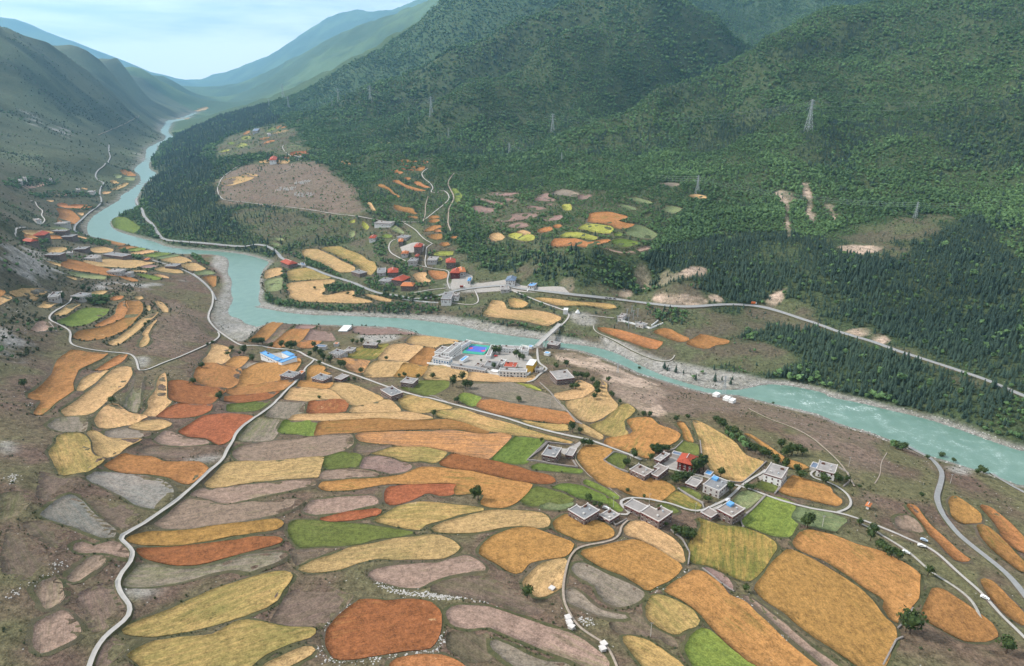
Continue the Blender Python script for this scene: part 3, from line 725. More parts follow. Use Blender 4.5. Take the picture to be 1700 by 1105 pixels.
d O 729,811 836,806 834,836 742,841
d O 680,933 762,874 852,872 856,898 800,907 760,936
d O 794,918 855,915 855,942 789,942
d O 714,981 857,959 864,1008 830,1026 742,1012
d O 834,1062 928,1053 945,1088 862,1096
d O 964,991 1020,988 1035,1009 972,1012
d O 384,167 560,168 604,181 560,192 420,183
d O 584,200 640,172 724,186 690,202
d O 414,202 500,208 580,243 600,224 699,237 650,281 593,281 588,253 480,230
d O 434,249 480,264 568,272 572,278 450,267
d O 309,267 370,268 454,306 430,317 367,299
d O 454,352 510,353 525,383 480,376
d O 569,397 610,398 680,443 753,461 690,467 632,443 573,414
d O 339,382 390,383 440,423 560,468 650,488 694,496 650,503 560,492 442,438 353,404
d O 182,431 215,428 300,473 340,523 424,573 380,552 332,518 282,473 193,449
d Y 68,622 95,623 151,710 131,718 83,650
d O 344,652 380,653 440,683 545,683 558,723 612,758 500,722 382,707
d O 484,777 580,773 614,798 540,783
d L 974,472 1000,469 1085,551 1048,617 1018,621 1009,540
d M 1369,517 1500,518 1690,523 1690,542 1500,552 1402,543
d M 1214,577 1280,578 1524,641 1518,648 1400,623
d M 1189,667 1250,663 1464,701 1380,737 1222,718
d M 1434,820 1560,783 1690,743 1690,807 1580,827
M M 74,240 180,208 328,198 341,214 250,237 140,247
M M 154,275 230,253 286,266 278,283 200,287
M M 274,152 350,158 415,180 340,197
M M 314,119 362,88 407,72 397,102 445,112 438,125
M Z 424,80 490,48 595,76 578,98 500,88
M M 584,86 674,83 638,112 592,115
M M 384,144 457,138 457,153
M T 491,146 538,141 545,182 502,182
M M 364,225 494,208 478,238 400,247
M M 44,70 228,75 235,93 120,92
M M 134,106 217,114 208,128 150,123
M O 653,235 663,198 760,188 850,208 890,217 878,229 815,246 900,263 934,267 888,288 822,294 802,273 720,259 653,253
M T 585,289 640,261 720,268 798,282 806,304 778,322 700,315
M D 889,319 902,278 960,266 1074,326 1038,354 960,347 893,333
M L 799,329 830,315 855,317 852,337 812,336
M T 469,344 520,315 600,318 714,346 688,362 620,352 560,342
M O 424,384 442,355 480,358 580,355 650,381 720,363 788,358 768,373 700,387 640,405 560,392 432,402
M L 784,370 850,353 968,379 918,397 850,402
M P 724,403 830,433 880,443 960,418 1034,397 1028,413 940,435 840,440
M T 154,330 202,318 326,337 317,362 260,369 202,353
M Y 204,312 250,301 304,325 260,332
M O 334,305 370,291 418,283 436,300 370,317
M O 433,271 478,268 486,284 450,287
M Y 44,331 100,318 144,355 72,371
M D 889,106 940,101 1044,131 1028,142 960,128
M D 824,141 880,148 954,175 900,177
M D 1094,180 1150,153 1229,171 1170,202
M Z 1074,16 1150,11 1215,19 1178,36
M Y 1264,91 1310,81 1384,100 1338,112
M O 702,905 730,898 830,908 1000,958 1109,986 1058,1038 980,1016 850,967 742,928
M O 1045,926 1100,900 1158,908 1220,948 1274,966 1228,991 1132,962
M O 1246,995 1290,969 1340,934 1430,958 1514,976 1498,997 1418,1007 1383,1036 1302,1017
M Y 4,829 43,771 63,723 132,737 147,783 210,793 290,783 400,803 484,836 477,853 400,894 250,857 140,842
M W 168,714 230,723 284,751 240,781 173,772
M W 304,717 420,718 560,738 700,748 798,758 825,779 760,792 692,767 590,757 480,767 382,738
c Y 39,575 82,533 180,511 344,521 260,557 112,601
c Y 219,495 260,485 384,500 368,509 232,508
c Y 374,384 440,358 520,353 600,368 665,363 652,394 500,387
c O 589,331 678,328 686,348 610,346
c R 664,301 720,281 836,281 840,313 788,341 720,332
c D 649,226 700,223 774,236 768,252 662,266
c D 869,322 934,350 900,365 873,362
c Y 1134,371 1180,365 1229,408 1200,409
c L 434,91 520,59 536,80 470,102
c O 549,56 600,45 644,60 560,72
c Y 514,115 560,98 654,88 638,103 532,119
c O 389,170 430,153 494,156 440,177
c O 424,204 500,178 534,186 440,212
c L 94,205 130,193 160,214 112,222
c T 174,239 230,199 285,234 240,247
c D 24,328 100,303 209,282 198,298 90,331
c T 14,285 100,265 125,271 50,289
c O 239,124 288,89 297,109 268,127
c T 214,150 298,143 306,168 260,181
Q D 244,640 330,632 420,659 330,653
Q D 254,676 376,674 338,683
F N 470,660 690,600 700,700 760,770 700,850 560,905 510,800 450,720
G N 360,830 480,660 640,628 870,690 820,740 700,840 600,870 450,865
F N 480,80 560,110 720,130 880,190 740,290 640,240 540,130
F N 120,230 280,230 420,330 330,410 200,320
F N 40,270 130,310 270,420 300,540 180,590 90,550 0,520
F N 660,920 760,985 640,1100 580,1105 600,990
A N 250,900 400,955 550,935 480,1040 350,1105 250,1080
H N 60,610 200,565 400,575 560,650 620,710 750,780 600,790 400,710 200,680 60,650
H N 150,900 300,905 380,890 420,930 380,980 430,1060 300,1090 160,1000
A N 870,770 1000,730 1200,765 1450,760 1400,800 1200,825 1000,800
I N 40,850 250,760 300,860 440,940 470,1010 300,920 100,920
G N 470,400 720,395 860,395 700,440 500,500 480,440
B N 950,815 1200,830 1040,870 930,870
F N 0,60 130,60 200,110 100,200 0,230
P Y 887,505 958,487 948,500 900,513
P Y 803,545 868,537 858,547
'''
LANDMARKS = [  # (px, py, place words)
    (1075, 780, 'beside the grey stone farmhouses'), (1140, 765, 'beside the red roofed farmhouse'), (1210, 850, 'by the farmhouse with the blue roof hatch'), (1370, 780, 'by the house at the end of the lane'),
    (900, 752, 'by the lone farmhouse under the main road'), (970, 850, 'by the slate roofed farmhouse'), (650, 650, 'by the small stone house on the main road'), (545, 628, 'by the paired stone houses at the road fork'),
    (465, 592, 'near the blue roofed hall'), (790, 595, 'beside the white school'), (930, 628, 'by the big flat roofed house over the river'), (575, 545, 'on the low riverside terrace'),
    (230, 610, 'at the hairpin of the white track'), (160, 530, 'inside the loop of the white track'), (60, 500, 'beside the hamlet in dark trees'), (300, 720, 'upslope of the winding concrete road'),
    (430, 780, 'along the middle of the concrete road'), (350, 900, 'at the sharp bend of the concrete road'), (300, 1030, 'at the foot of the concrete road'), (90, 1000, 'on the grazed slope left of the concrete road'), (150, 850, 'on the stony slope above the concrete road'),
    (640, 720, 'in the middle of the terraces'), (640, 900, 'in the lower terraces'), (640, 1040, 'on the lowest stony terraces'), (870, 900, 'along the dirt lane below the farms'), (880, 1060, 'beside the row of white boxes on the dirt lane'),
    (1100, 980, 'downslope of the stone walls'), (1350, 1000, 'on the broad shelf beside the gravel road'), (1620, 900, 'on the strips by the grey river road'), (1000, 660, 'on the curved terraces behind the farms'), (1200, 740, 'under the line of dark bushes'),
    (1310, 755, 'in the thicket above the end of the lane'), (1240, 720, 'in the dark hedge over the patchy field'), (1470, 900, 'along the gravel lane'), (1500, 745, 'on the bank over the river'), (1180, 800, 'at the lane junction'), (1015, 625, 'in the curved row behind the big flat roofed house'), (1070, 680, 'on the brown slope behind the farms'), (850, 585, 'in the school yard'), (525, 575, 'in the row beside the blue roofed hall'), (760, 640, 'by the ruined plot under the school'), (690, 560, 'by the riverside yard'), (730, 675, 'in the straw fields beside the main road'),
    (200, 430, 'on the village plain of the left bank'), (310, 430, 'on the riverside strips of the left bank'), (110, 390, 'by the red roofed sheds of the left bank'), (150, 340, 'on the far left bank by the road'), (205, 295, 'on the small headland of the left bank'), (210, 375, 'on the wooded islet in the river'),
    (530, 470, 'on the river bend peninsula'), (720, 450, 'beside the red roofed town'), (700, 380, 'up the road from the red roofed town'), (690, 300, 'on the bushy fan above the town'), (620, 370, 'by the white building over the town'), (830, 360, 'among the mauve plots above the woods'),
    (990, 380, 'on the shelf above the highway'), (1120, 340, 'in clearings of the wooded slope'), (870, 520, 'by the bridge road'), (1000, 490, 'along the highway'), (1100, 560, 'below the substation'), (450, 310, 'on the bare plateau'), (470, 265, 'by the red house on the plateau'), (420, 230, 'in the upland hamlet behind the plateau'), (560, 250, 'on the wooded saddle'), (330, 180, 'far up the valley'),
]
lm = cast([l[0] for l in LANDMARKS], [l[1] for l in LANDMARKS])
def near_place(x, y):
    return LANDMARKS[int(np.argmin((lm[:, 0] - x) ** 2 + (lm[:, 1] - y) ** 2))][2]

def round_off(p):
    q = np.roll(p, -1, 0); p = np.stack([p * .90 + q * .10, p * .10 + q * .90], 1).reshape(-1, 2)
    return smooth(p, 1)
field_list = []
for line in FIELDS.strip().split('\n'):
    tile, cls, pts = line.split(' ', 2)
    px = round_off(T(tile, pts))
    w = castp(px)[:, :2]
    if np.abs(np.diff(np.vstack([w, w[:1]]), axis=0)).max() > 400: print('field jumps', line[:40]); continue
    nrm_ = np.roll(w, -1, 0) - np.roll(w, 1, 0); nrm_ = np.stack([nrm_[:, 1], -nrm_[:, 0]], 1); nrm_ /= np.linalg.norm(nrm_, axis=1)[:, None] + 1e-9
    ar_ = np.dot(w[:, 0], np.roll(w[:, 1], -1)) - np.dot(w[:, 1], np.roll(w[:, 0], -1))
    w = w + nrm_ * (np.sign(ar_) * (.75 + .0013 * max(0, np.hypot(*w.mean(0)) - 350)))     # crops spread to the very edge of their banks
    wob = fbm(w[:, 0], w[:, 1], 14, 2, 77)[:, None] * 1.6; w = w + nrm_ * wob
    field_list.append((cls, w))
# terraces: level each near field a little, which leaves a bank along its edges
for cls, w in field_list:
    c = w.mean(0)
    if c[1] > 1000: continue
    lo, hi = w.min(0) - 6, w.max(0) + 6
    i0, i1 = np.searchsorted(GX, [lo[0], hi[0]]); j0, j1 = np.searchsorted(GY, [lo[1], hi[1]])
    X_, Y_ = XX[j0:j1, i0:i1], YY[j0:j1, i0:i1]
    if X_.size < 4: continue
    d = seg_dist(X_, Y_, w, True); d[inside(X_, Y_, w)] *= -1
    k = .65 * sstep(5, -3, d); h = HH[j0:j1, i0:i1]
    m = d < 0
    if m.sum() < 3: continue
    hm = h[m].mean()
    HH[j0:j1, i0:i1] = h + k * np.clip(hm - h, -3.2, 3.2)

SHAPES = {}
def build_field(cls, w):
    words, mat, ch = CROP[cls]
    c = w.mean(0); dist = math.hypot(*c)
    step = max(4.5, dist * .012)
    per = resample(np.vstack([w, w[:1]]), step * .8)[:-1]
    area = .5 * abs(np.dot(per[:, 0], np.roll(per[:, 1], 1)) - np.dot(per[:, 1], np.roll(per[:, 0], 1)))
    q = per - per.mean(0); ev, vec = np.linalg.eigh(q.T @ q); ang = math.atan2(vec[1, 1], vec[0, 1]); asp = math.sqrt(max(ev[1], 1e-6) / max(ev[0], 1e-6))
    lo, hi = per.min(0), per.max(0)
    gx, gy = np.meshgrid(np.arange(lo[0], hi[0], step), np.arange(lo[1], hi[1], step)); gx, gy = gx.ravel(), gy.ravel()
    gx = gx + RNG.uniform(-.2, .2, gx.shape) * step; gy = gy + RNG.uniform(-.2, .2, gy.shape) * step
    m = inside(gx, gy, per)
    if m.any(): m &= seg_dist(gx, gy, per, True) > step * .5
    pts = np.vstack([per, np.stack([gx[m], gy[m]], 1)]) if m.any() else per
    n = len(per)
    vs, es, fs, *_ = geometry.delaunay_2d_cdt([Vector(p) for p in pts], [(i, (i + 1) % n) for i in range(n)], [list(range(n))], 1, 1e-4)
    if not fs: return
    ps = np.array([(v.x, v.y) for v in vs]); z = ground(ps[:, 0], ps[:, 1])
    # a softly uneven crop surface, rounded off at the rim
    dd = seg_dist(ps[:, 0], ps[:, 1], per, True)
    top = z + ch * (.55 + .45 * sstep(0, 3, dd)) + fbm(ps[:, 0], ps[:, 1], 9, 2, 5) * .35 * min(1, ch)
    V_ = [(p[0] - c[0], p[1] - c[1], t) for p, t in zip(ps, top)]; F_ = [list(f) for f in fs]
    ps_k = {(round(p[0], 3), round(p[1], 3)): i for i, p in enumerate(ps)}
    zb = ground(per[:, 0], per[:, 1]) - .6; base = len(V_); ids = []
    for i, p in enumerate(per):
        V_.append((p[0] - c[0], p[1] - c[1], zb[i])); ids.append(ps_k.get((round(p[0], 3), round(p[1], 3))))
    for i in range(n):
        j = (i + 1) % n
        if ids[i] is not None and ids[j] is not None: F_.append([base + i, base + j, ids[j], ids[i]])
    kind_ = {'P': 'fallow_field', 'Z': 'fallow_field', 'U': 'fallow_field', 'B': 'ploughed_field', 'M': 'ploughed_field', 'L': 'vegetable_field', 'E': 'vegetable_field', 'D': 'vegetable_field', 'T': 'rapeseed_field', 'N': 'pasture_plot'}.get(cls, 'barley_field')
    o = link(kind_, new_mesh(kind_, V_, F_, mat, None, True), None, (c[0], c[1], 0))
    o['row_angle'] = -ang + random.choice((0, 0, 0, .12, -.1)); o['patchiness'] = random.uniform(.25, 1.0) if cls not in 'KWS' else random.uniform(.8, 1.0)
    size = 'small' if area < 900 else ('large' if area > 5000 else 'middling')
    shape = 'long narrow' if asp > 3.4 else ('elongated' if asp > 2 else 'compact')
    noun = ('pasture plot' if cls == 'N' else 'field') if cls not in 'OGYWKSR' else 'barley field'
    lab = f'{size} {shape} {words} {noun} {near_place(c[0], c[1])}'
    tag(o, lab, 'field', 'fields: ' + lab)
    SHAPES.setdefault(lab, []).append(o)
    # the grassy bank round the field
    if dist < 1500 and cls != 'N':
        wd = 2.0 if dist < 800 else 3.0
        nx = np.roll(per, -1, 0) - np.roll(per, 1, 0); nx = np.stack([nx[:, 1], -nx[:, 0]], 1); nx /= np.linalg.norm(nx, axis=1)[:, None] + 1e-9
        if inside((per[:, 0] + nx[:, 0] * .4), (per[:, 1] + nx[:, 1] * .4), per).mean() > .5: nx = -nx
        a, b = per - nx * .5, per + nx * (wd * (.7 + .6 * RNG.random((n, 1))))
        za, zb = ground(a[:, 0], a[:, 1]) + .22, ground(b[:, 0], b[:, 1]) + .10
        vv = [(p[0] - c[0], p[1] - c[1], t) for p, t in zip(a, za)] + [(p[0] - c[0], p[1] - c[1], t) for p, t in zip(b, zb)]
        ff = [(i, n + i, n + (i + 1) % n, (i + 1) % n) for i in range(n)]
        link('grass_verge', new_mesh('grass_verge', vv, ff, MAT['verge'], None, True), o)
for cls, w in field_list: build_field(cls, w)
for lab, os_ in SHAPES.items():
    if len(os_) == 1 and 'group' in os_[0]: del os_[0]['group']
# ------------------------------------------------------------------ soil colours of the ground and the terrain object
side_poly = np.vstack([w_near, [[1600, -700], [-9000, -700], [-9000, 7700]]])     # everything on the near / left bank
NEAR_SIDE = inside(XX, YY, side_poly)
def mask_poly(tile, s, soft=8.0, sm=1):
    w = castp(smooth(T(tile, s), sm))[:, :2]
    return sstep(soft, -soft, sdf(XX, YY, w)), w
def zone(tile, s): return castp(smooth(T(tile, s), 1))[:, :2]
OPEN = [  # open ground on the mountain side: (outline, share of the woods left standing)
    (zone('o', '430,440 470,425 600,400 640,390 700,370 760,430 800,455 880,465 1000,490 1250,498 1450,557 1640,628 1640,634 1450,572 1300,530 1230,545 1180,600 1050,600 950,560 800,540 600,525 430,500'), .10),
    (zone('c', '0,560 100,480 200,430 370,390 520,400 650,400 780,370 900,390 1050,500 1180,550 1250,650 1300,780 1340,880 1000,850 560,790 300,760 100,740 0,680'), .12),
    (zone('c', '150,800 700,810 1300,890 1500,950 1400,1100 600,1105 300,1050'), .30),
    (zone('d', '300,160 850,170 760,300 900,500 1100,560 1000,900 600,860 400,800 50,760 50,600 170,420'), .75),
    (zone('M', '40,60 700,40 1080,90 1250,180 1150,220 1080,360 1040,400 850,445 420,405 150,375 0,330 0,160'), .62),
    (zone('c', '0,200 330,70 660,30 780,220 850,300 600,330 300,300 0,350'), .15),
    (zone('N', '440,160 640,90 1000,30 1280,30 1180,100 900,170 1000,260 600,270 490,215'), .22),
    (zone('D', '330,60 850,140 1130,180 1320,290 1000,370 700,290 430,260 0,100'), .06),
    (zone('L', '1100,180 1300,250 1400,330 1250,420 1000,400 900,330 900,180'), .45),
]
SCARS = [zone('R', s) for s in ('525,875 600,880 600,930 575,950 590,1080 575,1085 555,960 530,910', '637,835 680,850 685,940 692,1020 670,1000 655,900', '740,930 780,940 800,1000 785,1015 760,970')] + \
        [zone('M', s) for s in ('930,540 980,505 1020,580 1040,640 980,665 950,620', '1100,560 1190,570 1250,525 1360,525 1360,560 1290,570 1200,610 1100,640', '1060,700 1200,700 1300,700 1400,740 1300,755 1150,750 1060,730', '470,620 560,610 580,660 520,680', '830,665 900,665 920,700 850,705', '1400,700 1460,695 1470,740 1400,735')] + \
        [zone('N', s) for s in ('90,540 170,490 185,530 120,570', '730,775 800,750 820,820 760,810', '590,730 680,720 700,760 610,760', '500,215 620,205 760,215 770,250 640,270 560,240')] + \
        [zone('C', '960,215 1100,240 1300,330 1480,400 1579,440 1579,640 1400,560 1250,480 1150,330 1000,300 860,250')]
GRAVEL = [zone(t, s) for t, s in (
    ('D', '0,90 150,160 330,250 540,292 760,335 900,355 1060,395 1330,435 1400,470 1060,425 960,452 870,465 700,465 540,425 330,340 200,270 100,220 0,188'),
    ('C', '150,10 350,45 560,55 750,80 860,100 1050,140 1200,175 1330,240 1280,222 1050,170 800,140 560,105 350,70'),
    ('L', '100,550 280,595 600,618 900,622 1350,650 1658,715 1658,775 1350,705 850,657 430,640 150,596'),
    ('K', '1320,262 1410,285 1410,380 1425,420 1415,520 1400,620 1480,662 1500,695 1580,712 1480,790 1340,735 1300,660 1310,580 1370,480 1375,400 1320,345 1290,330'),
    ('B', '0,0 200,20 240,45 380,20 240,120 220,140 160,140 60,60'),
    ('E', '0,120 300,200 700,300 1050,395 1579,580 1579,600 1050,415 700,330 300,245 0,165'), ('E', '0,285 180,325 240,345 180,345 0,300'), ('E', '1080,690 1180,690 1230,720 1180,740 1110,720'),
    ('A', '0,730 60,725 80,780 40,800 0,770'), ('A', '1220,850 1330,825 1460,815 1380,855'), ('F', '740,630 900,640 930,670 830,690 760,670'), ('A', '890,170 960,165 970,190 930,240 910,210'),
    ('Z', '540,270 760,290 800,370 740,400 600,380 560,320'), ('L', '1240,430 1658,455 1658,480 1280,500'), ('B', '960,100 1200,95 1250,120 1100,160 1000,140'))]
BROWN = [zone('D', '0,270 230,350 550,440 880,500 1350,610 1579,700 1579,960 1480,880 1250,720 960,600 700,600 560,640 300,640 200,560 100,430 0,380'), zone('E', '0,300 400,420 700,520 700,620 560,800 600,950 420,780 300,600 0,420'), OPEN[1][0], zone('K', '1030,560 1180,600 1300,700 1300,790 1050,850 900,850 1000,700')]
CRAG = [zone('K', '0,200 200,230 330,330 400,400 330,470 100,450 0,440'), zone('a', '0,960 200,930 330,1050 400,1105 0,1105'), zone('P', '120,520 180,530 160,575 130,560'), zone('P', '270,590 330,600 320,640 280,620'), zone('K', '620,450 900,430 1100,440 900,490 640,490'), zone('A', '0,0 150,60 100,150 0,200'), zone('P', '620,700 680,670 690,720 640,750')]
def soil_paint():
    n_big = fbm(XX, YY, 160, 4, 91); n_med = fbm(XX, YY, 38, 4, 95)
    brown = np.array([.112, .078, .055]); mauve = np.array([.112, .075, .058]); olive = np.array([.098, .094, .046]); dgreen = np.array([.045, .056, .026])
    forest = np.array([.040, .060, .026]); scrub = np.array([.075, .070, .048]); gravel = np.array([.25, .235, .215]); scar = np.array([.36, .27, .21]); turf = np.array([.115, .112, .055])
    def mixc(c, k, col): return c * (1 - k[..., None]) + col * k[..., None]
    c = np.broadcast_to(brown, XX.shape + (3,)).copy()
    c = mixc(c, sstep(-.15, .25, n_big) * .8, mauve); c = mixc(c, sstep(-.02, .28, n_med) * .65, olive); c = mixc(c, sstep(.05, .3, fbm(XX, YY, 90, 4, 97)) * .4, olive * 1.15)
    # greener grass between the middle terraces and the farms
    gx = sstep(60, 260, XX) * sstep(700, 500, YY); c = mixc(c, gx * .55 * sstep(-.3, .2, n_med), turf)
    # left hillside: dark scrub and bare grey slopes
    lh = NEAR_SIDE * sstep(-420, -560, XX + .25 * (YY - 600)) ; c = mixc(c, lh * .8, scrub); c = mixc(c, lh * sstep(.02, .25, n_big) * .7, dgreen)
    lm_ = NEAR_SIDE * sstep(1500, 2300, YY); c = mixc(c, lm_ * .9, np.array([.060, .072, .040])); c = mixc(c, lm_ * sstep(-.1, .22, fbm(XX * 1.5 + YY * .6, YY * .5 - XX * .3, 300, 5, 131)) * .8, np.array([.090, .108, .060])); c = mixc(c, lm_ * sstep(.05, .3, n_big) * .8, np.array([.035, .045, .026]))
    wood = (~NEAR_SIDE) * 1.0
    for w, dens in OPEN: wood *= 1 - sstep(14, -14, sdf(XX, YY, w) + fbm(XX, YY, 60, 3, 701) * 55) * (1 - dens)
    far_side = (~NEAR_SIDE) * 1.0
    c = mixc(c, far_side * .6, scrub); c = mixc(c, far_side * sstep(-.15, .2, n_med) * .75, np.array([.080, .090, .044])); c = mixc(c, np.clip(wood, 0, 1) * .95, forest)
    # beyond the range where trees are built one by one the canopy itself is the surface colour
    canopy = np.array([.046, .078, .036]); lightc = np.array([.080, .125, .052])
    fk = sstep(3300, 4300, YY) * (~NEAR_SIDE); c = mixc(c, fk, canopy); c = mixc(c, fk * sstep(-.1, .3, fbm(XX, YY, 500, 5, 141)), lightc)
    for w in BROWN: c = mixc(c, sstep(12, -12, sdf(XX, YY, w) + n_med * 30) * .85, np.array([.150, .108, .084]))
    for w in CRAG: c = mixc(c, sstep(10, -10, sdf(XX, YY, w) + n_med * 40) * sstep(-.15, .2, fbm(XX, YY, 30, 4, 811)), np.array([.25, .235, .22]))
    for w in SCARS: c = mixc(c, sstep(3, -3, sdf(XX, YY, w) + fbm(XX, YY, 22, 3, 821) * 9 - 1.5) * (.35 + .65 * sstep(-.25, .15, n_med)), scar)
    for w in GRAVEL: c = mixc(c, sstep(7, -5, sdf(XX, YY, w)) * .95, gravel)
    c = mixc(c, sstep(13, 2, RD) * .9, gravel * .9); c = mixc(c, sstep(4, -1, RD) * .6, gravel * .5)
    return c
def grid_mesh(name, soil):
    ny, nx = XX.shape; co = np.stack([XX, YY, HH], -1).reshape(-1, 3)
    i = np.arange((ny - 1) * (nx - 1)); r, c = i // (nx - 1), i % (nx - 1); a = r * nx + c
    f = np.stack([a, a + 1, a + nx + 1, a + nx], 1)
    me = bpy.data.meshes.new(name); me.vertices.add(len(co)); me.vertices.foreach_set('co', co.ravel())
    me.loops.add(f.size); me.loops.foreach_set('vertex_index', f.ravel().astype(np.int32))
    me.polygons.add(len(f)); me.polygons.foreach_set('loop_start', np.arange(0, f.size, 4, dtype=np.int32)); me.polygons.foreach_set('loop_total', np.full(len(f), 4, np.int32))
    me.update(calc_edges=True); me.polygons.foreach_set('use_smooth', np.ones(len(f), bool))
    at = me.color_attributes.new('soil', 'FLOAT_COLOR', 'POINT'); at.data.foreach_set('color', np.concatenate([soil.reshape(-1, 3), np.ones((len(co), 1))], 1).ravel())
    me.materials.append(MAT['ground']); return me
terrain = link('terrain', grid_mesh('terrain', soil_paint())); tag(terrain, kind='structure')

# ------------------------------------------------------------------ water
def build_river():
    P = river_poly; lo, hi = P.min(0) - 20, P.max(0) + 20
    # cells that hold water or touch its edge, fine near the camera and coarse up the valley
    i0, i1 = np.searchsorted(GX, [lo[0], hi[0]]); j0, j1 = np.searchsorted(GY, [lo[1], hi[1]]); i1 = min(i1, len(GX) - 1); j1 = min(j1, len(GY) - 1)
    sub = RD[j0:j1, i0:i1]; ny, nx = sub.shape
    on = (np.minimum.reduce([sub[:-1, :-1], sub[1:, :-1], sub[:-1, 1:], sub[1:, 1:]]) < 6)
    r, c = np.nonzero(on); a = r * nx + c; f = np.stack([a, a + 1, a + nx + 1, a + nx], 1)
    used, inv = np.unique(f, return_inverse=True)
    X_, Y_ = XX[j0:j1, i0:i1].ravel()[used], YY[j0:j1, i0:i1].ravel()[used]
    me = new_mesh('river', np.stack([X_, Y_, np.zeros(len(X_))], 1), inv.reshape(-1, 4), MAT['water'])
    rap = zone('E', '0,150 300,240 650,300 700,420 450,400 200,330 0,290'); rap2 = zone('E', '500,300 1579,600 1579,800 900,600 600,450')
    k = np.maximum(sstep(20, -25, sdf(X_, Y_, rap)), .45 * sstep(20, -25, sdf(X_, Y_, rap2))) + .12 * sstep(-6, -1, sub.ravel()[used])
    at = me.attributes.new('rapids', 'FLOAT', 'POINT'); at.data.foreach_set('value', np.clip(k, 0, 1).astype(np.float32))
    tag(link('river', me), kind='structure')
build_river()

# ------------------------------------------------------------------ roads and tracks
ROAD_LINES = {}
def road(name, pts, width, mat, lift=.75):
    if name == 'foot_path': lift = .14
    w = castp(smooth(np.vstack([T(t, s) for t, s in pts]), 2, False))[:, :2]
    bad = [0]
    for i in range(1, len(w)):
        if np.hypot(*(w[i] - w[bad[-1]])) > .5: bad.append(i)
    w = smooth(resample(w[bad], 9.0), 2, False); w = resample(w, max(4.0, np.hypot(*w.mean(0)) * .006))
    d = np.gradient(w, axis=0); nrm = np.stack([-d[:, 1], d[:, 0]], 1); nrm /= np.linalg.norm(nrm, axis=1)[:, None] + 1e-9
    width *= .50 if mat != 'asphalt' else .66; hw = width / 2; zc = ground(w[:, 0], w[:, 1]); V_ = []; F_ = []
    k_ = np.ones(5) / 5; zp = np.convolve(np.pad(zc, 2, 'edge'), k_, 'valid'); zc = np.maximum(zc, zp)
    for off, dz in ((-hw - .8, None), (-hw, lift), (0, lift + .06), (hw, lift), (hw + .8, None)):
        p = w + nrm * (off * (1 + .16 * fbm(w[:, 0], w[:, 1], 16, 2, 31))[:, None]); g = ground(p[:, 0], p[:, 1]); z = (g - .4) if dz is None else np.maximum(zc, g) + dz
        V_ += [(a[0], a[1], b) for a, b in zip(p, z)]
    n = len(w)
    idx = []
    for s in range(4):
        for i in range(n - 1): F_.append((s * n + i, s * n + i + 1, (s + 1) * n + i + 1, (s + 1) * n + i)); idx.append(0 if s in (1, 2) else 1)
    F_ = [f[::-1] for f in F_]
    tag(link(name, new_mesh(name, V_, F_, [MAT[mat], MAT['verge']], idx)), kind='structure')
    ROAD_LINES.setdefault(mat, []).append((w, width))
